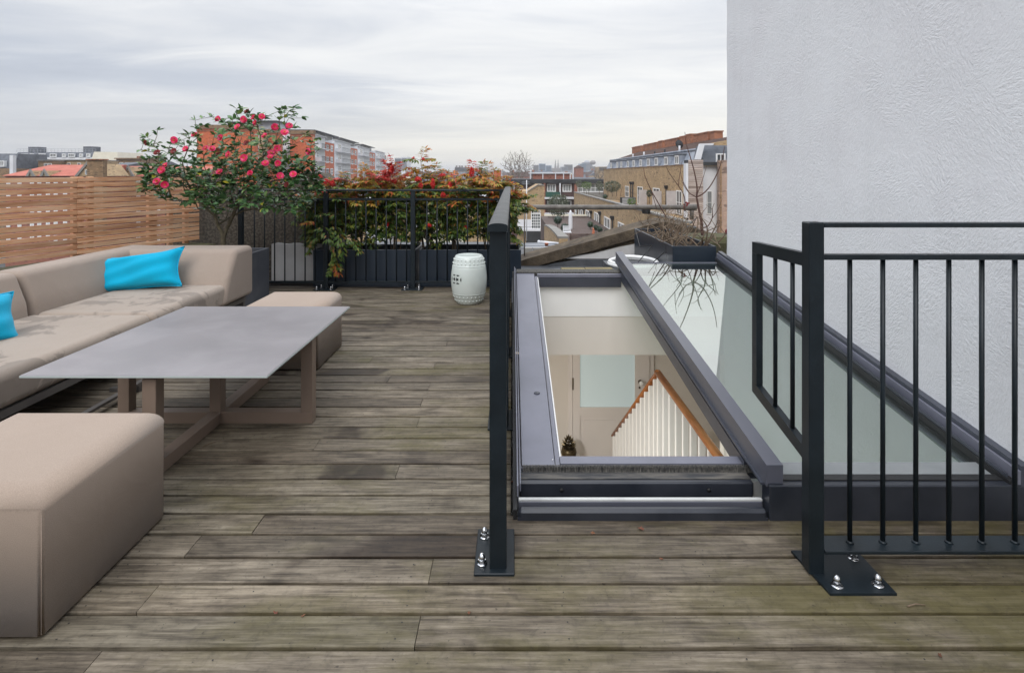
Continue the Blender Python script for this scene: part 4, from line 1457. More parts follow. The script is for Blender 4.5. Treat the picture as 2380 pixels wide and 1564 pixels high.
# backs: side backs lean outwards; corner back turns along the far side
sp = [(-3.055, 0.18), (-3.085, 0.42), (-3.16, 0.615), (-3.36, 0.615), (-3.36, 0.18)]
sp = [(a - o0.x, b) for a, b in sp]
rounded('backrest', 'fabric', sp, 1, 2.05 - o0.y, 3.605 - o0.y, 0.04, 5, sf)
rounded('backrest', 'fabric', sp, 1, 3.628 - o0.y, 4.97 - o0.y, 0.045, 5, sf)
fp_ = [(4.44, 0.18), (4.97, 0.18), (4.97, 0.612), (4.66, 0.612), (4.54, 0.42)]
fp_ = [(a - o0.y, b) for a, b in fp_]
rounded('backrest', 'fabric', fp_, 0, -3.25 - o0.x, -2.275 - o0.x, 0.045, 5, sf)
mb = MB()
for (x0, x1, y0, y1) in ((-2.35, -2.315, 2.08, 4.9), (-3.3, -3.265, 2.08, 4.9)):
    mb.box(x0 - o0.x, x1 - o0.x, y0 - o0.y, y1 - o0.y, 0.135, 0.172)
for y in (2.08, 3.58, 4.865):
    mb.box(-3.264 - o0.x, -2.351 - o0.x, y - o0.y, y + 0.035 - o0.y, 0.135, 0.172)
mb.build('frame', 'sofa_metal', sf)
for (x, y) in ((-2.35, 2.1), (-2.35, 4.86), (-3.3, 2.1), (-3.3, 4.86), (-2.35, 3.58), (-3.3, 3.58)):
    MB().box(x - o0.x, x + 0.034 - o0.x, y - o0.y, y + 0.035 - o0.y, 0, 0.1345).build('leg', 'sofa_metal', sf)
MB().box(-2.16 - o0.x, -2.13 - o0.x, 2.4 - o0.y, 3.3 - o0.y, 0.035, 0.05).build('floor_runner', 'sofa_metal', sf)
for yy_ in (2.45, 3.22):
    MB().box(-2.16 - o0.x, -2.13 - o0.x, yy_ - o0.y, yy_ + .03 - o0.y, 0.0, 0.0345).build('runner_foot', 'sofa_metal', sf)
    MB().box(-2.3 - o0.x, -2.165 - o0.x, yy_ - o0.y, yy_ + .03 - o0.y, 0.0, 0.02).build('runner_arm', 'sofa_metal', sf)


def pouf(label, x0, x1, y0, y1, h):
    p = thing('pouf', label, 'pouf', ((x0 + x1) / 2, (y0 + y1) / 2, 0), 0, 'poufs around the low table')
    hx, hy = (x1 - x0) / 2, (y1 - y0) / 2
    # upholstered block: sharp foot, softly rounded upright edges, generous rounding on top
    me = MB().box(-hx, hx, -hy, hy, 0.012, h).mesh('body', 'fabric_pouf')
    bm = bmesh.new()
    bm.from_mesh(me)
    bmesh.ops.recalc_face_normals(bm, faces=bm.faces)
    top = [e for e in bm.edges if all(v.co.z > h - 0.01 for v in e.verts)]
    bmesh.ops.bevel(bm, geom=top, offset=0.062, segments=7, profile=0.5, affect='EDGES')
    bm.verts.ensure_lookup_table()
    up = [e for e in bm.edges if abs(e.verts[0].co.z - e.verts[1].co.z) > 0.15]
    bmesh.ops.bevel(bm, geom=up, offset=0.014, segments=3, profile=0.5, affect='EDGES')
    for f in bm.faces:
        f.smooth = True
    bm.to_mesh(me)
    bm.free()
    o = put('body', me, p)
    wm = o.modifiers.new("normals", 'WEIGHTED_NORMAL')
    mb = MB()
    r = 0.0009
    for sx in (-1, 1):
        for sy in (-1, 1):
            mb.tube([(sx * (hx - 0.0042), sy * (hy - 0.0042), 0.014), (sx * (hx - 0.0042), sy * (hy - 0.0042), h - 0.062)], r, 6)
    mb.build('seam', 'fabric_pouf', p)
    MB().box(-hx + .03, hx - .03, -hy + .03, hy - .03, 0, 0.0115).build('foot', 'black', p)
    return p


pouf('tan upholstered pouf nearest the camera, cut off by the left edge', -1.80, -1.262, 1.512, 2.05, 0.402)
pouf('tan upholstered pouf beyond the low table near the rear railing', -1.735, -1.225, 3.555, 4.065, 0.402)

tb = thing('low_table', 'low table with a thin grey rectangular top on a taupe cross base', 'table', (-1.483, 2.84, 0))
TX0, TX1, TY0, TY1 = -0.497, 0.498, -0.574, 0.58
MB().cbox(TX0, TX1, TY0, TY1, 0.428, 0.440, 0.0025).build('tabletop', 'table_top', tb)
MB().cbox(TX0 - .0015, TX1 + .0015, TY0 - .0015, TY1 + .0015, 0.4295, 0.4365, 0.001).build('glass_edge', 'table_edge', tb)
MB().box(TX0 + 0.06, TX1 - 0.06, TY0 + 0.06, TY1 - 0.06, 0.412, 0.4275).build('sub_top', 'table_leg', tb)
hw = 0.0285
MB().cbox(TX0 + 0.012, TX1 - 0.012, -hw, hw, 0.002, 0.058, 0.002).build('cross_beam', 'table_leg', tb)
MB().cbox(-hw, hw, TY0 + 0.035, -hw - .0005, 0.0025, 0.0585, 0.002).build('cross_beam', 'table_leg', tb)
MB().cbox(-hw, hw, hw + .0005, TY1 - 0.035, 0.0025, 0.0585, 0.002).build('cross_beam', 'table_leg', tb)
MB().cbox(TX0 + 0.012, TX0 + 0.069, -hw, hw, 0.0585, 0.4275, 0.002).build('leg', 'table_leg', tb)
MB().cbox(TX1 - 0.069, TX1 - 0.012, -hw, hw, 0.0585, 0.4275, 0.002).build('leg', 'table_leg', tb)
MB().cbox(-hw, hw, TY0 + 0.035, TY0 + 0.092, 0.059, 0.4115, 0.002).build('leg', 'table_leg', tb)
MB().cbox(-hw, hw, TY1 - 0.092, TY1 - 0.035, 0.059, 0.4115, 0.002).build('leg', 'table_leg', tb)
MB().cbox(-hw + .001, hw - .001, -hw + .001, hw - .001, 0.059, 0.4115, 0.002).build('centre_post', 'table_leg', tb)


def cushion(label, loc, rot, w, h, t):
    c = thing('scatter_cushion', label, 'cushion', loc, 0, 'turquoise cushions on the sofa')
    c.rotation_euler = rot
    n = 22
    vs, fs = [], []
    for side in (1, -1):
        for i in range(n + 1):
            for j in range(n + 1):
                u, v = -1 + 2 * i / n, -1 + 2 * j / n
                # edges pulled in between the corners
                px_ = w / 2 * u * (1 - 0.13 * (1 - v * v) * abs(u) ** 3)
                py_ = h / 2 * v * (1 - 0.20 * (1 - u * u) * abs(v) ** 3)
                e = max(0.0, (1 - u ** 4)) ** 0.55 * max(0.0, (1 - v ** 4)) ** 0.55
                wr = 0.010 * math.sin(5.2 * u + 2.0 * v) * e + 0.006 * math.sin(9 * v - 4 * u) * e
                vs.append((px_, py_, side * (t / 2 * e) + wr))
    m_ = (n + 1) ** 2
    for s_ in range(2):
        for i in range(n):
            for j in range(n):
                a = s_ * m_ + i * (n + 1) + j
                q_ = (a, a + n + 1, a + n + 2, a + 1)
                fs.append(q_ if s_ == 0 else tuple(reversed(q_)))
    MB().add(vs, fs, True).build('cover', 'turquoise', c)
    # flat stitched edge
    pts = []
    for k in range(4 * n):
        s_, r_ = divmod(k, n)
        f_ = -1 + 2 * r_ / n
        u, v = [(f_, -1), (1, f_), (-f_, 1), (-1, -f_)][s_]
        pts.append((w / 2 * u * 1.012 * (1 - 0.13 * (1 - v * v) * abs(u) ** 3), h / 2 * v * 1.02 * (1 - 0.20 * (1 - u * u) * abs(v) ** 3), 0.0))
    pts.append(pts[0])
    MB().tube(pts, 0.005, 6, False).build('piping', 'turquoise', c)
    return c


# rests on the seat against the corner back
cushion('turquoise rectangular cushion leaning in the corner of the sofa', (-2.92, 4.40, 0.472), (R(66), R(-7), R(8)), 0.66, 0.315, 0.17)
cushion('turquoise cushion on the sofa cut off by the left edge of the picture', (-2.905, 2.94, 0.462), (R(62), R(8), R(72)), 0.58, 0.32, 0.17)

st = thing('garden_stool', 'pale celadon ceramic barrel garden stool in front of the right navy trough', 'garden stool', (PX(1090, 5.42), 5.42, 0), R(-8))
H = 0.455
prof = [(0.115, 0.0), (0.122, 0.012), (0.140, 0.05), (0.158, 0.10)]
for k in range(13):
    t = k / 12
    prof.append((0.160 + 0.0125 * math.sin(math.pi * t) + 0.0, 0.105 + t * 0.245))
prof += [(0.157, 0.355), (0.148, 0.40), (0.137, 0.438), (0.128, 0.452), (0.120, 0.456), (0.112, 0.453), (0.10, 0.450), (0.0001, 0.449)]
prof = [(r_ * 1.0, z_) for r_, z_ in prof]
body = MB().lathe(prof, seg=56).build('body', 'ceramic', st)
mb = MB()
for z_, r_ in ((0.098, 0.1575), (0.358, 0.1572)):
    mb.tube([(r_ * math.cos(2 * math.pi * k / 48), r_ * math.sin(2 * math.pi * k / 48), z_) for k in range(49)], 0.0032, 6, False)
mb.build('ridge', 'ceramic', st)
nb = MB().ball((0, 0, 0), 0.0078, 10, 6).mesh('boss', 'ceramic')


def prof_r(z):
    for (r0_, z0_), (r1_, z1_) in zip(prof[:-1], prof[1:]):
        if z0_ <= z <= z1_:
            return r0_ + (r1_ - r0_) * (z - z0_) / max(1e-6, z1_ - z0_)
    return 0.16


for z_, n_ in ((0.035, 24), (0.072, 24), (0.385, 24), (0.42, 22)):
    for k in range(n_):
        a = 2 * math.pi * (k + (0.5 if z_ in (0.072, 0.42) else 0)) / n_
        r_ = prof_r(z_)
        put('boss', nb, st, (r_ * math.cos(a), r_ * math.sin(a), z_))
# pierced double-coin motif on the side facing left of the camera: curved dark lens shapes and squares
for ca in (-2.30, -2.02):
    mb = MB()
    zc, rad = 0.245, 0.043

    def on(u, v):
        a = ca + u / 0.172
        r_ = prof_r(zc + v) + 0.0015
        return (r_ * math.cos(a), r_ * math.sin(a), zc + v)

    sq = 0.010
    mb.add([on(-sq, -sq), on(sq, -sq), on(sq, sq), on(-sq, sq)], [(0, 1, 2, 3)])
    for k in range(4):
        am = math.pi / 2 * k
        outer, inner = [], []
        for i in range(9):
            t = -0.52 + 1.04 * i / 8
            bul = 1 - (t / 0.52) ** 2
            outer.append(on((rad + 0.0) * math.cos(am + t), (rad + 0.0) * math.sin(am + t)))
            inner.append(on((rad - 0.014 * bul) * math.cos(am + t), (rad - 0.014 * bul) * math.sin(am + t)))
        vs2 = outer + inner
        mb.add(vs2, [(i, i + 1, i + 10, i + 9) for i in range(8)])
    mb.build('coin_cutout', 'hole', st)


# ------------------------------------------------------------------ plants
def grow(trunk, tips, step, rng, sag=0.0, jit=0.02, away=0.35):
    """Tree of nodes: trunk is a list of polylines (root first); every tip gets a path from the node that suits it."""
    pos, par = [], []
    for line in trunk:
        start = None
        for i, p in enumerate(line):
            p = Vector(p)
            if i == 0 and pos:
                k = min(range(len(pos)), key=lambda q: (pos[q] - p).length)
                start = k
                continue
            pos.append(p)
            par.append(start if start is not None else -1)
            start = len(pos) - 1
    root = pos[0]
    tips = sorted((Vector(t) for t in tips), key=lambda t: (t - root).length)
    arr = [p.copy() for p in pos]
    dist = [0.0] * len(pos)
    for i in range(len(pos)):
        if par[i] >= 0:
            dist[i] = dist[par[i]] + (pos[i] - pos[par[i]]).length
    for t in tips:
        A = np.array([tuple(p) for p in pos])
        dv = np.array(tuple(t)) - A
        ln = np.linalg.norm(dv, axis=1)
        cost = ln + away * np.array(dist) * 0.5
        cost = cost + np.where(dv[:, 2] < -0.02, 0.3 * ln, 0)
        k = int(np.argmin(cost))
        n = max(1, int(ln[k] / step))
        a = pos[k]
        bend = Vector((rng.uniform(-1, 1), rng.uniform(-1, 1), rng.uniform(0.0, 1.2))) * ln[k] * 0.12
        last = k
        for i in range(1, n + 1):
            f = i / n
            p = a.lerp(t, f) + bend * math.sin(math.pi * f) + Vector((rng.gauss(0, 1), rng.gauss(0, 1), rng.gauss(0, 1))) * jit * step * (f < 1)
            pos.append(p)
            par.append(last)
            dist.append(dist[last] + (p - pos[last]).length)
            last = len(pos) - 1
    return pos, par


def radii(pos, par, r0, power=2.4):
    acc = [0.0] * len(pos)
    has = [False] * len(pos)
    for i, p in enumerate(par):
        if p >= 0:
            has[p] = True
    for i in range(len(pos) - 1, -1, -1):
        if not has[i]:
            acc[i] = r0 ** power
        if par[i] >= 0:
            acc[par[i]] += acc[i]
    return [a ** (1 / power) for a in acc], has


def branch_mesh(mb, pos, par, rad, seg=5, rmin=0.0, rmax=9e9):
    for i, p in enumerate(par):
        if p < 0 or not (rmin <= rad[i] < rmax):
            continue
        a, b = pos[p], pos[i]
        t = b - a
        if t.length < 1e-6:
            continue
        ra = min(rad[p], rad[i] * 1.35)
        mb.tube([a, b], [ra, rad[i]], seg, False)
    return mb


def leaf_geo(L, Wd, fold=0.25, curl=0.15):
    """Pointed leaf along +X: twelve triangles at most, folded on its midrib."""
    xs = [0, 0.22, 0.5, 0.78, 1.0]
    ws = [0.02, 0.40, 0.5, 0.32, 0.0]
    vs, fs = [], []
    for x, w in zip(xs, ws):
        z = -curl * L * x * x
        vs += [(x * L, w * Wd, z + fold * w * Wd), (x * L, 0, z), (x * L, -w * Wd, z + fold * w * Wd)]
    for k in range(4):
        a = 3 * k
        fs += [(a, a + 1, a + 4, a + 3), (a + 1, a + 2, a + 5, a + 4)]
    return vs, fs


def quat(direction, normal_hint, roll=0.0):
    x = Vector(direction).normalized()
    z = Vector(normal_hint)
    z = z - x * z.dot(x)
    z = z.normalized() if z.length > 1e-5 else x.orthogonal().normalized()
    y = z.cross(x)
    m = Matrix((x, y, z)).transposed()
    q_ = m.to_quaternion()
    return q_ @ Quaternion((1, 0, 0), roll)


class LeafCloud:
    """Leaves of one plant: the ones that show largest become parts of their own, the rest one stuff part."""

    def __init__(self, variants):
        self.var = variants
        self.items = []

    def add(self, p, q_, s, v):
        self.items.append((Vector(p), q_, s, v))

    def build(self, parent, name, m, n_parts, rest='foliage', off=None, rng=None, key=None):
        off = off or Vector((0, 0, 0))
        items = self.items
        if key:
            items = sorted(items, key=key)
        parts, bulk = items[:n_parts], items[n_parts:]
        meshes = []
        for vs, fs in self.var:
            meshes.append(MB().add(vs, fs, True).mesh(name, m))
        for p, q_, s, v in parts:
            put(name, meshes[v], parent, p - off, q_, s)
        if bulk:
            V, Fq = [], []
            o = 0
            arrs = [np.array(vs) for vs, fs in self.var]
            for p, q_, s, v in bulk:
                M = np.array(q_.to_matrix()) * s
                V.append(arrs[v] @ M.T + np.array(tuple(p - off)))
                fs = self.var[v][1]
                Fq += [tuple(i + o for i in f) for f in fs]
                o += len(arrs[v])
            mb = MB()
            mb.v = [tuple(r_) for r_ in np.concatenate(V)]
            mb.f = Fq
            mb.sm = [True] * len(Fq)
            ob = mb.build(rest, m, parent)
            ob['kind'] = 'stuff'


# ---- camellia
def cz(x, y, zoom=4.807):
    """Position in the camellia close-up -> picture position."""
    return 316.1 + x / zoom, 232.4 + y / zoom


crn = random.Random(77)
CD = 5.42
cam_t = thing('camellia_tree', 'flowering camellia bush with pink red blooms growing from the slate planter', 'camellia', (PX(518, CD), CD, 0.44))
off = Vector(cam_t.location)
base = Vector((PX(518, CD), CD, 0.44))
trunk = [
    [base, W(*cz(975, 1540), CD), W(*cz(960, 1480), CD), W(*cz(915, 1400), CD), W(*cz(890, 1300), CD - .02), W(*cz(800, 1230), CD - .05), W(*cz(660, 1080), CD - .08), W(*cz(560, 900), CD - .1), W(*cz(430, 790), CD - .12)],
    [W(*cz(975, 1540), CD), W(*cz(1010, 1450), CD + .03), W(*cz(1070, 1330), CD + .03), W(*cz(1110, 1220), CD), W(*cz(1180, 1080), CD - .05), W(*cz(1260, 900), CD - .05)],
    [W(*cz(915, 1400), CD), W(*cz(1000, 1340), CD + .06), W(*cz(1200, 1240), CD + .12), W(*cz(1400, 1090), CD + .15)],
    [W(*cz(1110, 1220), CD), W(*cz(1060, 1050), CD + .1), W(*cz(1020, 860), CD + .1)],
    [W(*cz(560, 900), CD - .1), W(*cz(520, 700), CD - .1), W(*cz(600, 500), CD - .1), W(*cz(700, 410), CD - .1)],
    [W(*cz(1260, 900), CD - .05), W(*cz(1290, 600), CD), W(*cz(1280, 350), CD)],
    [W(*cz(1260, 900), CD - .05), W(*cz(1420, 640), CD - .1), W(*cz(1560, 470), CD - .1), W(*cz(1680, 330), CD - .1)],
]
# crown outline in the close-up, by horizontal position: (x, top y, bottom y)
outline = [(60, 440, 1010), (150, 400, 1060), (230, 330, 1080), (330, 400, 1120), (430, 400, 1140), (560, 380, 1170), (660, 215, 1220), (800, 185, 1240), (920, 190, 1240),
           (1060, 150, 1230), (1130, 90, 1220), (1260, 120, 1200), (1420, 160, 1250), (1560, 150, 1230), (1650, 100, 1240), (1760, 85, 1270), (1850, 220, 1250), (1900, 400, 1210), (1990, 430, 1100), (2050, 540, 1010)]


def bounds(x):
    for (x0, t0, b0), (x1, t1, b1) in zip(outline[:-1], outline[1:]):
        if x0 <= x <= x1:
            f = (x - x0) / (x1 - x0)
            return t0 + (t1 - t0) * f, b0 + (b1 - b0) * f
    return None


flowers = [(118, 480, 1), (430, 450, 0), (555, 550, 0), (240, 595, 1), (330, 735, 0), (290, 785, 0), (235, 915, 0), (322, 948, 0), (655, 392, 0), (918, 215, 0), (950, 425, 0), (780, 545, 0), (850, 548, 0), (925, 580, 1), (1035, 610, 0),
           (1135, 305, 0), (1208, 218, 0), (1322, 205, 0), (1405, 190, 0), (1338, 258, 0), (1245, 135, 1), (1552, 305, 0), (1712, 295, 0), (1660, 365, 0), (1437, 402, 0), (1210, 650, 0), (1240, 490, 1), (1500, 640, 0),
           (1445, 712, 0), (1590, 710, 0), (1757, 835, 0), (1685, 950, 1), (1930, 578, 0), (1580, 545, 0), (1510, 600, 0), (935, 808, 0), (1280, 825, 0), (1612, 850, 0), (425, 575, 1)]
tips = []
ftips = []
for (x, y, k) in flowers:
    d = CD - 0.42 + crn.uniform(-0.08, 0.10)
    p = W(*cz(x, y), d)
    ftips.append((p, k))
    tips.append(p + Vector((0, 0.03, -0.015)))
n = 0
while n < 640:
    x = crn.uniform(60, 2050)
    t, b = bounds(x)
    fy = crn.random()
    if fy < 0.5 and crn.random() < 0.74:      # thin top, full lower half
        continue
    y = t + (b - t) * fy
    # side lobes are thinner
    if (x < 600 or x > 1800) and crn.random() < 0.45:
        continue
    if 380 < x < 640 and y > 980 and crn.random() < 0.5:
        continue
    half = 0.52 * math.sin(math.pi * min(1, max(0, (x - 20) / 2070))) * (0.45 + 0.55 * fy)
    d = CD + crn.uniform(-half, half * 0.8)
    tips.append(W(*cz(x, y), d))
    n += 1
for (x, y) in [(240, 340), (1120, 100), (1660, 110), (1770, 90), (1845, 205), (850, 190), (660, 230), (510, 385), (2030, 440), (1900, 395), (75, 940), (1150, 130), (1600, 125), (740, 210), (1950, 500), (2040, 930), (1890, 1140)]:
    tips.append(W(*cz(x, y), CD + crn.uniform(-.25, .1)))
pos, par = grow(trunk, tips, 0.055, crn, jit=0.12, away=0.55)
rad, has = radii(pos, par, 0.0021, 2.35)
mb = branch_mesh(MB(), [p - off for p in pos], par, rad, 6)
mb.build('branches', 'camellia_bark', cam_t)
cl = LeafCloud([leaf_geo(0.066, 0.036, 0.28, 0.22), leaf_geo(0.060, 0.034, 0.12, 0.35), leaf_geo(0.072, 0.034, 0.4, 0.1), leaf_geo(0.055, 0.033, 0.2, -0.12)])
for i, p in enumerate(pos):
    if par[i] < 0 or rad[i] > 0.0062:
        continue
    dirn = (pos[i] - pos[par[i]]).normalized()
    low_ = (off.z + 0.95 - p.z)
    cnt = (10 if not has[i] else (4 if crn.random() < 0.7 else 3))
    xz, yz = HX + p.x * F / p.y, HY - (p.z - EYE) * F / p.y
    upper = (yz - 232.4) * 4.807 < 640
    if upper and has[i]:
        cnt = max(0, cnt - 1)
    if upper and not has[i]:
        cnt = 6
    for k in range(cnt):
        az_ = crn.uniform(0, 2 * math.pi)
        side = Vector((math.cos(az_), math.sin(az_), crn.uniform(-0.35, 0.45)))
        dv = (side + dirn * crn.uniform(0.2, 1.0)).normalized()
        nh = Vector((crn.uniform(-.5, .5), crn.uniform(-.6, .3), 1.0))
        cl.add(p + side * 0.006, quat(dv, nh, crn.uniform(-.4, .4)), crn.uniform(0.75, 1.2), crn.randrange(4))
cl.build(cam_t, 'leaf', 'camellia_leaf', 290, off=off, key=lambda it: it[0].y + 0.4 * ((it[0].x * 37.7 + it[0].z * 91.3) % 1))


def flower_mesh(rng, r, open_=1.0, m='petal'):
    mb = MB()
    for ring, (np_, rr_, tilt, z0) in enumerate(((6, r, 0.25 + 0.5 * (1 - open_), 0.0), (5, r * 0.8, 0.65 + 0.4 * (1 - open_), 0.004))):
        for k in range(np_):
            a = 2 * math.pi * (k + 0.5 * ring + rng.uniform(-.1, .1)) / np_
            w = rr_ * 0.52
            tl = tilt + rng.uniform(-.12, .12)
            pts = []
            for (u, v) in ((0.12, 0.0), (0.45, 0.8), (0.8, 1.0), (1.0, 0.55), (1.0, -0.55), (0.8, -1.0), (0.45, -0.8)):
                x, y = u * rr_, v * w
                zz_ = math.sin(tl) * x + 0.10 * rr_ * (abs(v) - 0.5) + (0.08 * rr_ if u > .9 else 0) * rng.uniform(-1, 1)
                x2 = math.cos(tl) * x
                pts.append((x2 * math.cos(a) - y * math.sin(a), x2 * math.sin(a) + y * math.cos(a), z0 + zz_))
            pts.append((0.6 * rr_ * math.cos(tl) * math.cos(a), 0.6 * rr_ * math.cos(tl) * math.sin(a), z0 + 0.6 * rr_ * math.sin(tl) - 0.06 * rr_))
            mb.add(pts, [(k2, (k2 + 1) % 7, 7) for k2 in range(7)], True)
    return mb.mesh('flower', m)


fm = [flower_mesh(crn, 0.036, o_, 'petal') for o_ in (1.0, 0.85, 0.6, 0.3)]
fo = flower_mesh(crn, 0.034, 0.7, 'petal_old')
sm_ = MB()
for k in range(18):
    a = 2 * math.pi * k / 18
    r_ = 0.0065 if k % 2 else 0.0035
    sm_.tube([(r_ * .5 * math.cos(a), r_ * .5 * math.sin(a), 0.002), (r_ * 1.25 * math.cos(a), r_ * 1.25 * math.sin(a), 0.016)], [0.0006, 0.0013], 4)
sm_ = sm_.mesh('stamen', 'stamen')
for p, k in ftips:
    face = Vector((crn.uniform(-.7, .7), -1.0, crn.uniform(-0.15, 0.9))).normalized()
    q_ = face.to_track_quat('Z', 'Y') @ Quaternion((0, 0, 1), crn.uniform(0, 6))
    which = crn.choice((0, 0, 1, 1, 2, 3))
    o = put('flower', fo if k else fm[which], cam_t, p - off, q_, crn.uniform(0.78, 1.04))
    if not k and which < 3:
        put('stamen', sm_, o)

# ---- nandinas (heavenly bamboo) in the navy troughs
def nandina(label, cx, y0, spread, seed, tops, lime=0.0, amber=0.5, red=0.1, n_parts=110, sparse=1.0, extra=()):
    """tops: list of (x pixel, y pixel) cane tips at this depth."""
    rr = random.Random(seed)
    t = thing('nandina_shrub', label, 'shrub', (cx, y0, 0.33), 0, 'red berried shrubs in the navy troughs')
    off = Vector(t.location)
    canes = MB()
    vg = [leaf_geo(0.052, 0.017, 0.2, 0.2), leaf_geo(0.044, 0.016, 0.3, 0.35), leaf_geo(0.060, 0.021, 0.15, 0.25)]
    clouds = {k: LeafCloud(vg) for k in ('nandina_green', 'nandina_amber', 'nandina_red', 'nandina_lime')}

    def spray(p, dirv, ln, zrel, force=None):
        if not force and zrel < 0.17:
            dirv = (dirv[0] * .5, abs(dirv[1]) * .5, 1.0)
            ln = min(ln, 0.12)
        """A compound leaf: rachis with side stalks of leaflets."""
        d0 = Vector(dirv).normalized()
        pts = [p]
        cur, dd = p.copy(), d0.copy()
        nst = 5
        for i in range(nst):
            dd = (dd + Vector((rr.gauss(0, .1), rr.gauss(0, .1), -0.16))).normalized()
            cur = cur + dd * ln / nst
            pts.append(cur.copy())
        canes.tube([q_ - off for q_ in pts], [0.0022 - 0.0003 * i for i in range(len(pts))], 4, False)
        if force:
            mk = force
        else:
            r_ = rr.random()
            hot = max(0.0, min(1.0, (zrel - 0.52) / 0.25))
            if r_ < red * hot:
                mk = 'nandina_red'
            elif r_ < red * hot + amber * hot:
                mk = 'nandina_amber'
            elif r_ < red * hot + amber * hot + lime:
                mk = 'nandina_lime'
            else:
                mk = 'nandina_green'
        for i in range(1, len(pts)):
            side = dd.cross(Vector((0, 0, 1)))
            side = side.normalized() if side.length > .1 else Vector((1, 0, 0))
            for s in (-1, 1):
                if rr.random() > sparse:
                    continue
                st_ = (side * s + dd * 0.7 + Vector((0, 0, rr.uniform(-.3, .35)))).normalized()
                l2 = ln * 0.30 * (1 - 0.1 * i)
                tip = pts[i] + st_ * l2
                for (f, sd) in ((0.45, 1), (0.55, -1), (0.8, 1), (0.85, -1), (1.0, 0)):
                    lp = pts[i].lerp(tip, f)
                    lat = st_.cross(Vector((0, 0, 1)))
                    dv = st_ + lat * sd * 0.9 + Vector((0, 0, rr.uniform(-.5, .15)))
                    clouds[mk].add(lp, quat(dv, Vector((rr.uniform(-.4, .4), rr.uniform(-.6, .2), 1)), rr.uniform(-.3, .3)), rr.uniform(0.7, 1.15), rr.randrange(3))
        clouds[mk].add(pts[-1], quat(dd, (0, 0, 1)), 1.0, 2)

    for (tx, ty, *dd_) in tops:
        d = y0 + rr.uniform(-0.16, 0.2)
        tip = W(tx, ty + 36 * max(0.0, min(1.0, (470 - ty) / 60)), d)
        b0 = Vector((cx + (tip.x - cx) * 0.35 + rr.uniform(-.06, .06), y0 + rr.uniform(-.12, .12), 0.33))
        mid = b0.lerp(tip, 0.5) + Vector((rr.uniform(-.05, .05), rr.uniform(-.05, .05), 0.04))
        line = []
        for i in range(11):
            f = i / 10
            line.append((b0 * (1 - f) + mid * f) * (1 - f) + (mid * (1 - f) + tip * f) * f)
        canes.tube([q_ - off for q_ in line], [0.0075 - 0.0055 * i / 10 for i in range(11)], 6, False)
        for i in range(2, 11):
            f = i / 10
            nn = 3 if f > 0.72 else 2 if f > 0.55 or rr.random() < 0.35 else 1
            if f < 0.35 and rr.random() < 0.5:
                continue
            for k in range(nn):
                az_ = rr.uniform(0, 2 * math.pi)
                up = rr.uniform(0.1, 0.9) if f > .7 else rr.uniform(-0.2, 0.5)
                spray(line[i], (math.cos(az_), math.sin(az_) * 0.8, up), rr.uniform(0.12, 0.24), (line[i].z - 0.33))
        spray(line[-1], (rr.uniform(-.3, .3), rr.uniform(-.3, .3), 1), 0.15, 1.0)
    for (px_, py_, d, ln, mk, dx_, dz_) in extra:
        spray(W(px_, py_, d), (dx_, rr.uniform(-.4, 0), dz_), ln, 0, mk)
    canes.build('canes', 'bark', t)
    for mk, c_ in clouds.items():
        if c_.items:
            nm = {'nandina_green': 'leaf', 'nandina_amber': 'amber_leaf', 'nandina_red': 'red_leaf', 'nandina_lime': 'young_leaf'}[mk]
            c_.build(t, nm, mk, int(n_parts * {'nandina_green': .4, 'nandina_amber': .3, 'nandina_red': .15, 'nandina_lime': .15}[mk]), rest='foliage', off=off,
                     key=lambda it: it[0].y + 0.3 * ((it[0].x * 37.7 + it[0].z * 91.3) % 1))
    return t, off


bmesh_berry = MB().ball((0, 0, 0), 0.0058, 6, 4)


def berries(t, off, x, y, d, w, h, n, rr):
    c = W(x, y, d)
    mb = MB()
    for k in range(n):
        while True:
            u = (rr.uniform(-1, 1), rr.uniform(-1, 1), rr.uniform(-1, 1))
            if sum(a * a for a in u) < 1:
                break
        taper = 1 - 0.45 * (u[2] + 1) / 2
        p = c + Vector((u[0] * w * taper, u[1] * w * taper, u[2] * h))
        mb.add([(a + p.x - off.x, b + p.y - off.y, c_ + p.z - off.z) for a, b, c_ in bmesh_berry.v], bmesh_berry.f, True)
    mb.build('berry_cluster', 'berry', t)


ND = 6.36


def nz_(x, y):
    return 706.6 + x / 4.948, 297.5 + y / 4.948


brn = random.Random(4)
S = {}
S['a'] = nandina('green shrub with lime hanging sprays at the left end of the left navy trough', PX(772, ND), ND, 0.3, 31,
                 [nz_(150, 610), nz_(250, 570), nz_(90, 700), nz_(330, 640), nz_(60, 800), nz_(290, 820), nz_(200, 700), nz_(30, 900)], lime=0.2, amber=0.4, red=0.12, n_parts=120,
                 extra=[(745, 520, 6.0, 0.26, 'nandina_lime', .3, -.1), (770, 515, 5.98, 0.26, 'nandina_lime', .5, -.3), (790, 530, 5.96, 0.26, 'nandina_lime', .2, -.8), (765, 545, 5.96, 0.28, 'nandina_lime', .3, -1),
                        (785, 565, 5.96, 0.25, 'nandina_lime', .1, -1), (775, 590, 5.95, 0.20, 'nandina_lime', .1, -1), (780, 605, 5.95, 0.13, 'nandina_amber', .1, -1), (735, 515, 6.02, 0.12, 'nandina_amber', -.5, .2), (805, 545, 5.97, 0.22, 'nandina_lime', .7, -.4),
                        (750, 540, 6.02, 0.24, 'nandina_lime', -.5, -.4), (790, 500, 6.0, 0.22, 'nandina_lime', -.2, .1)])
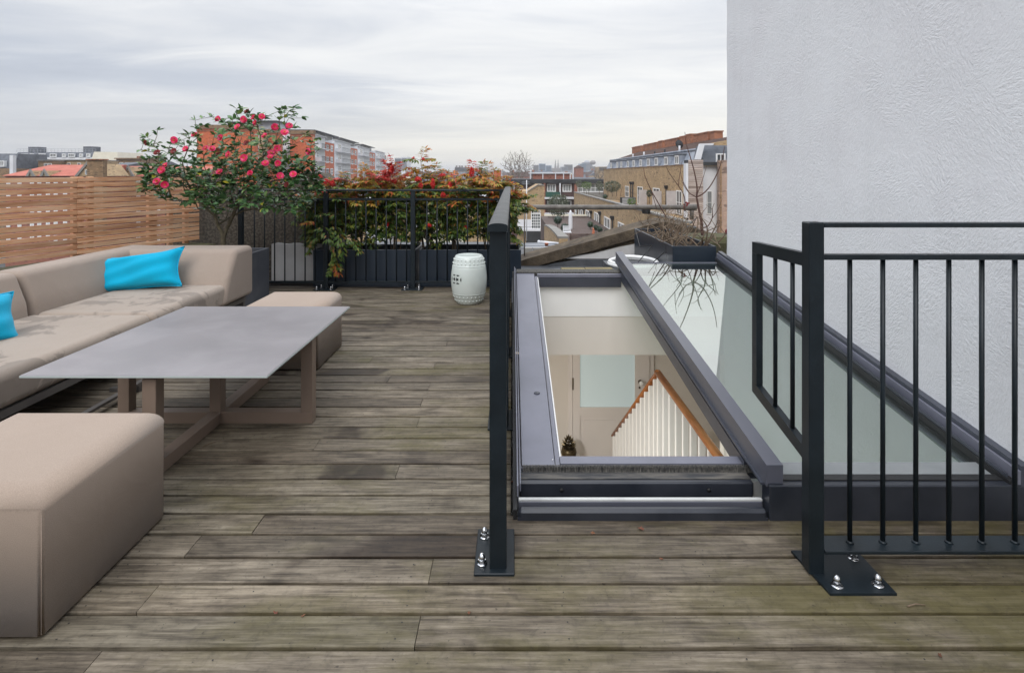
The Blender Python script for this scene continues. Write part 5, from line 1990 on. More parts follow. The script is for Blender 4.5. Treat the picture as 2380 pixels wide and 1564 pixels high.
S['b'] = nandina('amber topped shrub with a tall red leaf plume in the left navy trough', PX(850, ND), ND, 0.3, 32,
                 [nz_(420, 500), nz_(500, 450), nz_(590, 470), nz_(690, 480), nz_(760, 440), nz_(820, 470), nz_(620, 560), nz_(470, 620), nz_(720, 380), nz_(880, 560), nz_(530, 760)], lime=0.12, amber=0.85, red=0.04, n_parts=130)
S['c'] = nandina('shrub with crimson leaf plume in the middle of the rear railing', PX(915, ND), ND, 0.3, 33,
                 [nz_(900, 470), nz_(960, 440), nz_(1040, 410), nz_(1010, 520), nz_(1080, 560), nz_(930, 590), nz_(1120, 600), nz_(860, 700), nz_(990, 800)], lime=0.06, amber=0.6, red=0.14, n_parts=120,
                 extra=[(895 + dx_, 412 + dy_, 6.2, 0.14, 'nandina_red', ddx, 1) for dx_, dy_, ddx in ((0, 0, .2), (8, -10, -.2), (15, -18, .1), (22, -6, .4), (-8, 10, -.5), (10, 10, .3), (25, 12, .6), (4, 20, -.3), (18, 2, 0))])
S['d'] = nandina('shrub with a thin tall sprig rising highest above the rear railing', PX(1000, ND), ND, 0.3, 34,
                 [nz_(1340, 200), nz_(1210, 460), nz_(1270, 520), nz_(1380, 450), nz_(1450, 400), nz_(1520, 380), nz_(1340, 560), nz_(1420, 580), nz_(1240, 620), nz_(1500, 640)], lime=0.12, amber=0.7, red=0.05, n_parts=120, sparse=0.9)
S['e'] = nandina('olive and red shrub near the left end of the right navy trough', PX(1065, ND), ND, 0.3, 35,
                 [nz_(1560, 520), nz_(1640, 480), nz_(1700, 500), nz_(1780, 510), nz_(1620, 600), nz_(1740, 620), nz_(1850, 560), nz_(1580, 760), nz_(1700, 800)], lime=0.16, amber=0.7, red=0.08, n_parts=120)
S['f'] = nandina('feathery amber shrub at the right end of the trough beside the railing corner', PX(1150, ND), ND, 0.3, 36,
                 [nz_(1900, 450), nz_(1960, 350), nz_(2040, 370), nz_(2120, 380), nz_(2180, 430), nz_(2240, 520), nz_(2000, 520), nz_(2280, 600), nz_(2400, 640), nz_(2330, 660), nz_(2100, 640), nz_(2480, 760), nz_(2430, 900)], lime=0.1, amber=0.9, red=0.03, n_parts=130)
for key, x, y, w, h, n_ in [('a', 250, 620, .085, .05, 130), ('a', 330, 640, .06, .05, 90), ('a', 180, 560, .05, .04, 60), ('c', 950, 560, .085, .075, 150), ('c', 1010, 480, .05, .085, 120), ('c', 960, 1100, .032, .055, 110), ('c', 1040, 610, .06, .04, 70),
                            ('d', 1310, 590, .07, .04, 120), ('d', 1340, 660, .05, .045, 90), ('d', 1480, 640, .045, .085, 190), ('d', 1370, 355, .03, .025, 26), ('d', 1260, 345, .028, .018, 16), ('e', 1680, 660, .045, .07, 170), ('e', 1590, 540, .07, .03, 60), ('e', 1600, 770, .05, .05, 90), ('e', 1760, 670, .03, .03, 50),
                            ('f', 1930, 510, .05, .085, 140), ('f', 2180, 760, .055, .04, 110), ('f', 1860, 1140, .05, .03, 70), ('e', 1440, 1120, .045, .03, 70), ('f', 2330, 730, .03, .03, 40)]:
    t, off = S[key]
    xx, yy2 = nz_(x, y)
    berries(t, off, xx, yy2, 6.18 + brn.uniform(-.05, .08), w * 0.72, h * 0.68, int(n_ * 0.95), brn)

# ---- bare shrub in the dark trough behind the rooflight
def bz(x, y, d):
    """Position in the close-up of the branches -> place at depth d."""
    return W((1480 + x / 5.394) / 1.0756, (310 + y / 5.394) / 1.0756, d)


bsh = thing('bare_shrub', 'leafless shrub of tangled brown branches in the dark trough by the white wall', 'shrub', (1.66, 5.9, 0.53))
off = Vector(bsh.location)
bd = 5.75


def spl(pts, n=6):
    """Catmull-Rom through the points."""
    P = [pts[0]] + list(pts) + [pts[-1]]
    out = []
    for k in range(1, len(P) - 2):
        for i in range(n):
            t = i / n
            a, b, c, d = P[k - 1], P[k], P[k + 1], P[k + 2]
            out.append(0.5 * ((2 * b) + (c - a) * t + (2 * a - 5 * b + 4 * c - d) * t * t + (3 * b - a - 3 * c + d) * t ** 3))
    out.append(P[-2])
    return out


def limb(mb, pts, r0, r1):
    s_ = spl(pts)
    nn = len(s_)
    own = mb is None
    mb = mb or MB()
    mb.tube([p - off for p in s_], [r0 + (r1 - r0) * i / (nn - 1) for i in range(nn)], 7, True)
    if own:
        mb.build('branch', 'twig_dark', bsh)


mb = None
limb(mb, [bz(1490, 1500, bd), bz(1480, 1400, bd), bz(1470, 1290, bd), bz(1440, 1150, bd), bz(1410, 990, bd)], 0.017, 0.0095)
limb(mb, [bz(1410, 990, bd), bz(1415, 850, bd), bz(1380, 650, bd), bz(1320, 430, bd), bz(1270, 270, bd), bz(1252, 110, bd)], 0.009, 0.0022)
limb(mb, [bz(1415, 985, bd), bz(1500, 940, bd), bz(1600, 830, bd), bz(1700, 640, bd), bz(1760, 450, bd), bz(1790, 300, bd)], 0.008, 0.0028)
limb(mb, [bz(1415, 950, bd), bz(1460, 840, bd), bz(1500, 720, bd), bz(1545, 570, bd)], 0.005, 0.0018)
limb(mb, [bz(1400, 985, bd), bz(1310, 930, bd), bz(1240, 830, bd), bz(1225, 775, bd)], 0.0055, 0.0022)
limb(mb, [bz(1310, 930, bd), bz(1220, 760, bd), bz(1190, 640, bd)], 0.004, 0.002)
limb(mb, [bz(1250, 1180, bd), bz(1245, 985, bd), bz(1160, 830, bd), bz(1060, 690, bd), bz(995, 575, bd)], 0.006, 0.0022)
limb(mb, [bz(1165, 840, bd), bz(1185, 660, bd), bz(1215, 505, bd)], 0.0042, 0.0018)
limb(mb, [bz(1000, 1260, bd), bz(900, 1080, bd), bz(800, 900, bd), bz(720, 720, bd), bz(695, 590, bd)], 0.0065, 0.0022)
limb(mb, [bz(800, 900, bd), bz(830, 1000, bd), bz(870, 1140, bd)], 0.0035, 0.003)
limb(mb, [bz(1480, 1400, bd), bz(1560, 1380, bd), bz(1620, 1270, bd), bz(1625, 1140, bd), bz(1650, 1070, bd)], 0.007, 0.0022)
limb(mb, [bz(1615, 1280, bd), bz(1690, 1170, bd), bz(1755, 1010, bd)], 0.004, 0.0018)
limb(mb, [bz(1620, 1150, bd), bz(1590, 1130, bd), bz(1535, 1090, bd)], 0.003, 0.0015)
limb(mb, [bz(1700, 1600, bd - .25), bz(1790, 1500, bd - .25), bz(1850, 1400, bd - .25), bz(1897, 1300, bd - .25)], 0.005, 0.002)
limb(mb, [bz(1800, 1490, bd - .25), bz(1740, 1410, bd - .25), bz(1680, 1310, bd - .25)], 0.0035, 0.0015)
mb = MB()
srn2 = random.Random(15)
for k in range(66):
    sx = srn2.uniform(1.50, 1.80)
    sy = srn2.uniform(5.22, 6.3)
    p0 = Vector((sx, sy, 0.52))
    a = srn2.uniform(0, 6.28)
    rr2 = srn2.uniform(0.14, 0.38)
    p1 = p0 + Vector((math.cos(a) * rr2 * .5, math.sin(a) * rr2 * .5, srn2.uniform(0.06, 0.22)))
    p2 = p1 + Vector((math.cos(a + srn2.uniform(-1, 1)) * rr2 * .55, math.sin(a) * rr2 * .5, srn2.uniform(-0.06, 0.14)))
    p3 = p2 + Vector((math.cos(a + srn2.uniform(-1.6, 1.6)) * rr2 * .4, math.sin(a) * rr2 * .3, srn2.uniform(-0.1, 0.12)))
    for q_ in (p1, p2, p3):
        q_.x = min(1.86, q_.x)
    limb(mb, [p0, p1, p2, p3], srn2.uniform(0.0035, 0.008), 0.0015)
    if srn2.random() < 0.7:
        e = p2 + Vector((srn2.uniform(-.12, .1), srn2.uniform(-.1, .1), srn2.uniform(.02, .16)))
        e.x = min(1.86, e.x)
        limb(mb, [p2, p2.lerp(e, .5) + Vector((0, 0, .01)), e], 0.0028, 0.0012)
mb.build('twigs', 'twig', bsh)['kind'] = 'stuff'
MB().ball(tuple(bz(1820, 1452, bd - .25) - off), 0.024, 10, 7, (0.8, .8, 1.1)).build('red_bud', 'petal_old', bsh)
mb = MB()
for k in range(9):
    p = bz(1270 + srn2.uniform(-45, 45), 1090 + srn2.uniform(-30, 40), bd) - off
    mb.ball(tuple(p), srn2.uniform(0.006, 0.013), 6, 4)
mb.build('shrivelled_fruit', 'petal_old', bsh)


# ------------------------------------------------------------------ the town beyond the terrace
MT['stock_brick'] = brick_mat('yellow_stock_brick', (0.50, 0.335, 0.165), (0.39, 0.245, 0.115), (0.40, 0.33, 0.23), var=0.5)
MT['orange_brick'] = brick_mat('orange_brick', (0.66, 0.135, 0.035), (0.56, 0.10, 0.026), (0.50, 0.17, 0.08), var=0.35)
MT['red_brick'] = brick_mat('red_brick', (0.36, 0.105, 0.060), (0.27, 0.075, 0.045), (0.30, 0.20, 0.15), var=0.45)
MT['chimney_brick'] = brick_mat('chimney_brick', (0.44, 0.155, 0.065), (0.34, 0.115, 0.05), (0.30, 0.18, 0.12), var=0.45)
MT['brown_brick'] = brick_mat('brown_brick', (0.32, 0.19, 0.09), (0.24, 0.14, 0.065), (0.2, 0.15, 0.1), var=0.5)
MT['purple_brick'] = brick_mat('dark_brick', (0.10, 0.045, 0.035), (0.075, 0.034, 0.028), (0.1, 0.07, 0.06), var=0.4)
MT['tile_red'] = pmat('red_tiles', (0.40, 0.105, 0.070), (0.50, 0.16, 0.11), 1.2, rough=0.85, bmp=0.3, bscale=9)
MT['tile_brown'] = pmat('brown_tiles', (0.060, 0.036, 0.028), (0.095, 0.058, 0.046), 1.0, rough=0.95, spec=0.15, bmp=0.3, bscale=9)
MT['slate'] = pmat('grey_slates', (0.075, 0.082, 0.095), (0.14, 0.15, 0.17), 1.6, rough=0.7, bmp=0.4, bscale=6)
MT['render_white'] = pmat('painted_render', (0.76, 0.76, 0.77), (0.66, 0.66, 0.67), 0.7, rough=0.8)
MT['render_cream'] = pmat('cream_render', (0.84, 0.78, 0.63), (0.76, 0.70, 0.56), 0.8, rough=0.8)
MT['concrete'] = pmat('pale_concrete', (0.28, 0.265, 0.24), (0.19, 0.18, 0.16), 0.8, rough=0.9)
MT['felt'] = pmat('dark_roof_edge', (0.022, 0.022, 0.024), (0.045, 0.045, 0.046), 0.8, rough=0.8)
MT['win_glass'] = pmat('window_glass', (0.03, 0.036, 0.042), (0.075, 0.085, 0.09), 0.6, rough=0.12, spec=0.6)
MT['pale_glass'] = pmat('curtained_window', (0.32, 0.33, 0.32), (0.16, 0.17, 0.17), 0.9, rough=0.15)
MT['grey_panel'] = pmat('grey_panel', (0.33, 0.34, 0.36), (0.40, 0.41, 0.43), 0.6, rough=0.6)
MT['lilac_panel'] = pmat('lilac_screen', (0.46, 0.43, 0.43), (0.55, 0.52, 0.51), 1.5, rough=0.8)
MT['blue_glass'] = pmat('blue_facade', (0.18, 0.27, 0.38), (0.30, 0.38, 0.47), 0.05, rough=0.3)
MT['far_stone'] = pmat('far_stone', (0.25, 0.23, 0.22), (0.34, 0.31, 0.29), 0.05, rough=0.9)
MT['green_screen'] = pmat('green_canvas', (0.012, 0.075, 0.050), (0.018, 0.10, 0.068), 2, rough=0.7)
MT['terracotta'] = pmat('terracotta', (0.45, 0.13, 0.06), (0.55, 0.19, 0.10), 8, rough=0.8)
MT['timber_grey'] = wood_mat('grey_cladding', (0.30, 0.23, 0.20), (0.44, 0.36, 0.32), (0.54, 0.46, 0.42), axis=0, rough=0.8, grain=0.35)
MT['timber_brown'] = wood_mat('brown_fencing', (0.055, 0.036, 0.030), (0.10, 0.068, 0.058), (0.155, 0.112, 0.098), axis=0, rough=0.85, grain=0.35)
MT['topiary'] = leaf_mat('box_leaf', [(0.0, (0.010, 0.026, 0.012)), (1.0, (0.030, 0.060, 0.024))], trans=0.1)
MT['olive'] = leaf_mat('olive_leaf', [(0.0, (0.075, 0.095, 0.055)), (1.0, (0.17, 0.19, 0.12))], trans=0.2, rough=0.6)
MT['fresh'] = leaf_mat('fresh_leaf', [(0.0, (0.05, 0.13, 0.02)), (1.0, (0.14, 0.22, 0.03))], trans=0.3)
MT['far_leaf'] = leaf_mat('far_leaf', [(0.0, (0.035, 0.045, 0.022)), (1.0, (0.09, 0.085, 0.045))], trans=0.15)

WCACHE = {}


def win(parent, p, rz, w, h, nx=2, ny=2, m='white_paint', pane='win_glass', fr=None, name='window', off=None, proud=0.05):
    """Window on a wall face: frame with glazing bars and a pane of its own. p = foot centre on the wall face."""
    fr = fr or min(0.09, 0.12 * w)
    key = (round(w, 2), round(h, 2), nx, ny, m, pane, round(fr, 3), proud)
    if key not in WCACHE:
        mb = MB()
        mb.box(-w / 2, -w / 2 + fr, -proud, -0.003, 0, h)
        mb.box(w / 2 - fr, w / 2, -proud, -0.003, 0, h)
        mb.box(-w / 2 + fr, w / 2 - fr, -proud, -0.003, 0, fr)
        mb.box(-w / 2 + fr, w / 2 - fr, -proud, -0.003, h - fr, h)
        b = fr * 0.55
        for i in range(1, nx):
            x = -w / 2 + fr + (w - 2 * fr) * i / nx
            mb.box(x - b / 2, x + b / 2, -proud + .006, -0.004, fr, h - fr)
        for j in range(1, ny):
            z = fr + (h - 2 * fr) * j / ny
            mb.box(-w / 2 + fr, w / 2 - fr, -proud + .009, -0.005, z - b / 2, z + b / 2)
        WCACHE[key] = (mb.mesh(name, m), MB().box(-w / 2 + fr * .8, w / 2 - fr * .8, -0.02, -0.006, fr * .8, h - fr * .8).mesh('pane', pane))
    a, b = WCACHE[key]
    o = put(name, a, parent, Vector(p) - (off or Vector((0, 0, 0))), (0, 0, rz))
    put('pane', b, o)
    return o


def fb(name, label, cat, x0, x1, yt, yb, d, depth, m, wins=(), part='wall', group=None, wkw=None, zb=None):
    """A block whose front faces the terrace at distance d, its edges read from the picture."""
    X0, X1, Z1 = PX(x0, d), PX(x1, d), PZ(yt, d)
    Z0 = PZ(yb, d) if zb is None else zb
    t = thing(name, label, cat, ((X0 + X1) / 2, d, Z0), 0, group)
    o = Vector(t.location)
    MB().box(X0 - o.x, X1 - o.x, 0, depth, 0, Z1 - Z0).build(part, m, t)
    for (a, b, c, e, nx, ny) in wins:
        win(t, (PX((a + b) / 2, d), d, PZ(e, d)), 0, (b - a) * d / F, (e - c) * d / F, nx, ny, off=o, **(wkw or {}))
    return t, o


def pbox(t, o, name, m, x0, x1, y0, y1, d0, d1, ref=None):
    """Part box read from the picture at distance ref."""
    r = ref or d0
    return MB().box(PX(x0, r) - o.x, PX(x1, r) - o.x, d0 - o.y, d1 - o.y, PZ(y1, r) - o.z, PZ(y0, r) - o.z).build(name, m, t)


G0 = -12.5
# ---- upper mews terrace on the right (wall faces the courtyard)
MX = 13.95
um = thing('mews_terrace', 'long yellow brick mews terrace with a lead mansard and orange chimneys receding on the right', 'building', (MX, 44.0, G0))
o = Vector(um.location)
mb = MB()
mb.hexa([(0, 0, 0), (8, 0, 0), (8, 41.8, 0), (0, 41.8, 0)], [(0, 0, 1.72 - G0), (8, 0, 1.72 - G0), (8, 41.8, 1.5 - G0), (0, 41.8, 1.5 - G0)])
mb.build('wall', 'stock_brick', um)
MB().hexa([(-0.05, 0, 1.721 - G0), (.25, 0, 1.721 - G0), (.25, 41.8, 1.501 - G0), (-.05, 41.8, 1.501 - G0)], [(-.05, 0, 1.80 - G0), (.25, 0, 1.80 - G0), (.25, 41.8, 1.58 - G0), (-.05, 41.8, 1.58 - G0)]).build('wall_coping', 'brown_brick', um)
mb = MB()
mb.hexa([(0.3, 0.3, 1.7 - G0), (1.4, .3, 1.7 - G0), (1.4, 41.5, 1.48 - G0), (.3, 41.5, 1.48 - G0)], [(0.95, .3, 2.98 - G0), (1.4, .3, 2.98 - G0), (1.4, 41.5, 2.86 - G0), (.95, 41.5, 2.86 - G0)])
mb.build('mansard', 'pale_lead', um)
MB().tube([(0.9, 0.3, 3.0 - G0), (0.9, 41.5, 2.88 - G0)], 0.09, 8).build('lead_roll', 'pale_lead', um)
mb = MB()
mb.hexa([(1.1, .3, 2.9 - G0), (8, .3, 2.9 - G0), (8, 41.6, 2.8 - G0), (1.1, 41.6, 2.8 - G0)], [(5.0, .3, 4.28 - G0), (5.4, .3, 4.28 - G0), (5.4, 40.6, 4.12 - G0), (5.0, 40.6, 4.12 - G0)])
mb.build('roof', 'tile_brown', um)
for dd in (80.5, 75.8, 73.0, 68.8, 65.6, 62.0, 58.5, 55.3, 51.8, 48.4):
    dm = MB().box(0.22, 1.38, dd - 44 - 0.75, dd - 44 + 0.75, 1.72 - G0 - (dd - 44) * .005, 2.66 - G0 - (dd - 44) * .003).build('dormer', 'pale_lead', um)
    win(dm, (0.218, dd - 44, 1.86 - G0 - (dd - 44) * .005), R(-90), 1.1, 0.74, 2, 1)
    MB().box(0.16, 1.42, dd - 44 - 0.82, dd - 44 + 0.82, 2.665 - G0 - (dd - 44) * .003, 2.74 - G0 - (dd - 44) * .003).build('dormer_cap', 'lead', dm)
for (xa, xb, y) in [(1476, 1501, 342.5), (1502, 1541, 335.5), (1541.7, 1552.8, 329.6), (1553.6, 1592, 325), (1593, 1607, 319), (1609, 1621, 314.5), (1622, 1664, 312), (1665, 1679, 308)]:
    da, db = 19.9 * F / (xb - HX), 19.9 * F / (xa - HX)
    db -= 0.16 * (db - da)
    zt = PZ(y, (da + db) / 2)
    ch = MB().box(5.2, 6.0, da - 44, db - 44, 3.9 - G0, zt - G0).build('chimney', 'chimney_brick', um)
    MB().box(5.14, 6.06, da - 44.06, db - 43.94, zt - G0 + .001, zt - G0 + 0.12).build('chimney_cap', 'chimney_brick', ch)
for (dd, h_) in ((52, .5), (57, .35), (61, .3), (66, .4), (72, .35)):
    MB().cyl((1.5, dd - 44, 2.95 - G0), (1.5, dd - 44, 3.1 + h_ - G0), 0.09, 8).build('vent_pipe', 'felt' if dd % 2 else 'render_white', um)
ds = MB().lathe([(0.02, 0), (0.22, 0.03), (0.38, 0.10), (0.42, 0.14)], seg=16)
o_ds = ds.build('satellite_dish', 'felt', um, (1.7, 53.0 - 44, 3.75 - G0))
o_ds.rotation_euler = (R(75), 0, R(20))
MB().cyl((1.75, 53.1 - 44, 3.0 - G0), (1.75, 53.1 - 44, 3.75 - G0), 0.03, 6).build('dish_pole', 'felt', um)
for (dd, w, zt, h, nx) in ((68.2, 2.2, -0.55, 1.35, 2), (61.3, 2.4, -0.43, 1.95, 2), (54.4, 2.4, -0.38, 1.95, 2), (46.9, 1.6, -0.36, 2.0, 2)):
    win(um, (0, dd - 44, zt - h - G0), R(-90), w, h, nx, 2, proud=0.07)
for (dd, yt) in ((58.3, -0.68), (52.6, -0.6), (47.8, -0.42)):
    MB().box(-0.85, -0.005, dd - 44 - 0.04, dd - 44 + 0.04, -2.35 - G0, yt - G0).build('privacy_screen', 'lilac_panel', um)
for (dd, zt) in ((65.7, 0.0), (64.6, 0.02), (50.6, -0.05)):
    dp = MB().cyl((-0.12, dd - 44, -2.3 - G0), (-0.12, dd - 44, zt - G0), 0.06, 8).build('drainpipe', 'felt', um)
    MB().hexa([(-.22, dd - 44.1, zt - .3 - G0), (-.02, dd - 44.1, zt - .3 - G0), (-.02, dd - 43.9, zt - .3 - G0), (-.22, dd - 43.9, zt - .3 - G0)],
              [(-.30, dd - 44.2, zt + .02 - G0), (-.01, dd - 44.2, zt + .02 - G0), (-.01, dd - 43.8, zt + .02 - G0), (-.30, dd - 43.8, zt + .02 - G0)]).build('hopper', 'felt', dp)
mb = MB()
mb.prism([(-0.1, 1.5 - G0), (9.0, 1.5 - G0), (9.0, 4.75 - G0), (1.6, 3.45 - G0)], 1, -0.5, -0.02)
mb.build('party_wall', 'stock_brick', um)

# ---- lower mews with roof terrace
LX = 8.37
lm = thing('lower_mews', 'lower yellow brick mews wall with white doors and black drainpipes below the roof terrace', 'building', (LX, 27.0, G0))
MB().hexa([(0, 0, 0), (5.5, 0, 0), (5.5, 49, 0), (0, 49, 0)], [(0, 0, -2.3 - G0), (5.5, 0, -2.3 - G0), (5.5, 49, -2.6 - G0), (0, 49, -2.6 - G0)]).build('wall', 'stock_brick', lm)
MB().hexa([(0.0, 0, -2.30 - G0), (0.25, 0, -2.30 - G0), (0.25, 49, -2.6 - G0), (0, 49, -2.6 - G0)], [(0, 0, -1.25 - G0), (0.25, 0, -1.25 - G0), (0.25, 49, -1.62 - G0), (0, 49, -1.62 - G0)]).build('parapet', 'stock_brick', lm)
MB().hexa([(-0.06, 0, -1.249 - G0), (0.31, 0, -1.249 - G0), (0.31, 49, -1.619 - G0), (-.06, 49, -1.619 - G0)], [(-.06, 0, -1.15 - G0), (.31, 0, -1.15 - G0), (.31, 49, -1.52 - G0), (-.06, 49, -1.52 - G0)]).build('coping', 'concrete', lm)
for (da, db, zt, zb_) in ((54.3, 57.0, -2.85, -4.9), (47.9, 50.9, -2.8, -4.6), (42.0, 44.2, -2.7, -4.5), (66.6, 70.3, -3.35, -4.9), (60.4, 63.7, -3.1, -4.9), (72.5, 74.5, -3.2, -4.9)):
    win(lm, (0, (da + db) / 2 - 27, zb_ - G0), R(-90), db - da, zt - zb_, 2, 2, proud=0.08, pane='pale_glass')
for (dd, zt) in ((53.0, -2.56), (46.4, -2.46), (41.0, -2.7), (71.5, -3.0), (65.0, -3.0), (59.0, -2.9)):
    dp = MB().cyl((-0.12, dd - 27, -7 - G0), (-0.12, dd - 27, zt - G0), 0.065, 8).build('drainpipe', 'felt', lm)
    MB().hexa([(-.22, dd - 27.1, zt - .3 - G0), (-.02, dd - 27.1, zt - .3 - G0), (-.02, dd - 26.9, zt - .3 - G0), (-.22, dd - 26.9, zt - .3 - G0)],
              [(-.32, dd - 27.22, zt + .02 - G0), (-.01, dd - 27.22, zt + .02 - G0), (-.01, dd - 26.78, zt + .02 - G0), (-.32, dd - 26.78, zt + .02 - G0)]).build('hopper', 'felt', dp)


# ---- small plants
def tuft(name, label, cat, c, r, stem, m, seed, n=260, L=0.09, sq=(1, 1, 1), group=None, solid=False, zb=None, trunks=1, pot=None):
    """Clipped or loose head of many small leaves on a stem."""
    rr = random.Random(seed)
    t = thing(name, label, cat, (c[0], c[1], c[2] - stem), 0, group)
    mb = MB()
    vs, fs = leaf_geo(L, L * 0.5, 0.2, 0.2)
    V = np.array(vs)
    for k in range(n):
        while True:
            u = Vector((rr.uniform(-1, 1), rr.uniform(-1, 1), rr.uniform(-1, 1)))
            if 0.05 < u.length < 1:
                break
        if solid:
            u = u.normalized() * rr.uniform(0.86, 1.0)
        elif rr.random() < .5:
            u = u.normalized() * (0.7 + 0.35 * rr.random())
        q_ = quat(u + Vector((rr.gauss(0, .5), rr.gauss(0, .5), rr.gauss(0, .5))), (rr.gauss(0, 1), rr.gauss(0, 1), 1))
        M = np.array(q_.to_matrix()) * rr.uniform(.7, 1.3)
        p = np.array((u.x * r * sq[0], u.y * r * sq[1], u.z * r * sq[2] + stem))
        mb.add(V @ M.T + p, fs, True)
    ob = mb.build('crown', m, t)
    if solid:
        MB().ball((0, 0, stem), r * 0.9, 14, 9, sq).build('inner_growth', m, t)
    for k in range(trunks):
        dx = (k - (trunks - 1) / 2) * r * 0.5
        MB().tube([(dx, 0, 0), (dx * 1.1, 0.01, stem * 0.6), (dx * 1.3, 0, stem)], [0.03, 0.024, 0.018], 6).build('trunk', 'bark', t)
    if pot:
        MB().lathe([(pot * .75, -pot * 1.2), (pot, -0.001), (pot * 1.05, 0.03), (pot * .9, 0.02)], seg=14).build('pot', 'felt', t)
    return t


def at(x, y, d):
    return (PX(x, d), d, PZ(y, d))


for i, (x, y, r_, d, lab) in enumerate([(1296.6, 511.7, 10.2, 46, 'clipped box ball standing highest left of the closed white parasol'), (1313, 529.5, 10.4, 42, 'clipped box ball on a stem just left of the closed white parasol'),
                                        (1372, 522, 7.2, 48, 'clipped box ball above the terracotta sculpture'), (1385.5, 529.5, 6.5, 45, 'clipped box ball touching another one beside the terracotta sculpture'),
                                        (1394, 533.5, 6.6, 44, 'clipped box ball in front of the white mews door'), (1410, 540.5, 6.8, 42, 'clipped box ball half hidden by the stone coping'),
                                        (1406.5, 457, 5.6, 62, 'small clipped ball on the roof terrace edge')]):
    tuft('topiary_ball', lab, 'topiary', at(x, y, d), r_ * d / F, 0.75 if i < 6 else 0.3, 'topiary', 50 + i, 420, 0.05, group='clipped topiary balls', solid=True)
tuft('olive_tree', 'loose grey green olive tree in front of the balconies', 'tree', at(1298, 477, 58), 24 * 58 / F, 1.6, 'olive', 61, 1500, 0.16, (1.05, .8, 1.0), trunks=3)
tuft('standard_tree', 'fresh green round headed small tree on the roof terrace', 'tree', at(1363, 431, 70), 10.5 * 70 / F, 1.2, 'fresh', 62, 420, 0.11, (1.1, 1, .8), trunks=3)
tuft('olive_tree', 'pale olive tree left of the fresh green round headed tree', 'tree', at(1346, 428, 71), 7.5 * 71 / F, 1.2, 'olive', 63, 240, 0.13, trunks=1)
tuft('olive_tree', 'rusty olive tree between round headed tree and dense olive hedge', 'tree', at(1393, 432, 70), 9 * 70 / F, 1.1, 'olive', 64, 320, 0.13, (.8, .8, 1.2))
tuft('olive_hedge', 'dense olive hedge on stems along the roof terrace', 'hedge', at(1423, 434, 68), 19 * 68 / F, 1.2, 'olive', 65, 1100, 0.14, (1.0, .7, .66), trunks=5)
tuft('leafy_bush', 'bright lime green bush in front of the black storage bench', 'bush', at(1468, 468, 55), 8.5 * 55 / F, 0.2, 'fresh', 66, 240, 0.13, (1, 1, .75))
tuft('standard_tree', 'dark lollipop tree between the pale privacy screens', 'tree', at(1509.5, 450, 54), 7 * 54 / F, 1.0, 'topiary', 67, 360, 0.10, (.85, .85, 1.1))
bx = thing('storage_bench', 'black storage bench with grey slats on the roof terrace', 'bench', at(1459, 478, 56.5))
o = Vector(bx.location)
hw_ = 17 * 56.5 / F
MB().box(-hw_, hw_, -0.3, 0.3, 0, 0.82).build('body', 'felt', bx)
for k in range(5):
    MB().box(-hw_ + .12, hw_ - .12, -0.33, -0.302, 0.08 + k * .145, 0.19 + k * .145).build('slat', 'grey_panel', bx)
tag(MB().lathe([(0.22, 0), (0.30, 0.35), (0.31, 0.37), (0.27, 0.36)], seg=16).build('round_planter', 'felt', loc=at(1501.5, 497, 34)), 'black round planter hanging just below the pipe rail', 'planter')

# ---- flat roofed flats with recessed balconies
FD = 95.0
ff, o = fb('balcony_flats', 'flat roofed brown brick flats with white windows and recessed balconies', 'building', 1166.8, 1405, 426, 600, FD, 14, 'purple_brick', zb=G0)
pbox(ff, o, 'roof_fascia', 'felt', 1166, 1406, 417.4, 426, FD - 0.7, FD + 14.5, FD)
pbox(ff, o, 'pale_band', 'concrete', 1211, 1262, 424, 430, FD - .25, FD - .02, FD)
pbox(ff, o, 'pier', 'red_brick', 1334.5, 1341, 426, 447.5, FD - .5, FD - .02, FD)
pbox(ff, o, 'pier', 'red_brick', 1263, 1267, 426, 500, FD - .8, FD - .02, FD)
pbox(ff, o, 'white_post', 'render_white', 1299.5, 1302.4, 426, 459, FD - .8, FD - .4, FD)
for (y0, y1) in ((458.8, 463), (496, 499.5)):
    pbox(ff, o, 'balcony_slab', 'render_white', 1265.8, 1334, y0, y1, FD - 1.5, FD - .02, FD - 1.5)
pbox(ff, o, 'balcony_screen', 'green_screen', 1268, 1284.6, 446, 458.6, FD - 1.5, FD - 1.42, FD - 1.5)
pbox(ff, o, 'balcony_screen', 'green_screen', 1285.2, 1302, 446.4, 458.6, FD - 1.5, FD - 1.42, FD - 1.5)
mb = MB()
for k in range(14):
    xx = PX(1303 + k * 2.3, FD - 1.5) - o.x
    mb.box(xx, xx + 0.02, -1.5, -1.48, PZ(458.6, FD - 1.5) - o.z, PZ(447, FD - 1.5) - o.z)
mb.box(PX(1303, FD - 1.5) - o.x, PX(1334, FD - 1.5) - o.x, -1.505, -1.475, PZ(447.4, FD - 1.5) - o.z, PZ(446.8, FD - 1.5) - o.z)
rr_o = mb.build('balcony_rail', 'felt', ff)
for (a, b, c, e, nx, ny, pn) in ((1271, 1292, 428, 446.4, 3, 1, 'pale_glass'), (1307.4, 1328.3, 428, 446.4, 3, 1, 'pale_glass'), (1272, 1296, 466, 482, 2, 1, 'pale_glass'), (1306, 1328, 466, 482, 2, 1, 'win_glass'),
                                 (1342, 1404.8, 427, 447, 6, 2, 'pale_glass'), (1180, 1196, 432, 446, 2, 1, 'win_glass')):
    win(ff, (PX((a + b) / 2, FD), FD - .02, PZ(e, FD)), 0, (b - a) * FD / F, (e - c) * FD / F, nx, ny, off=o, pane=pn, fr=0.16)
pbox(ff, o, 'terrace_wall', 'concrete', 1342, 1404, 447.5, 460, FD - 1.0, FD - .03, FD)
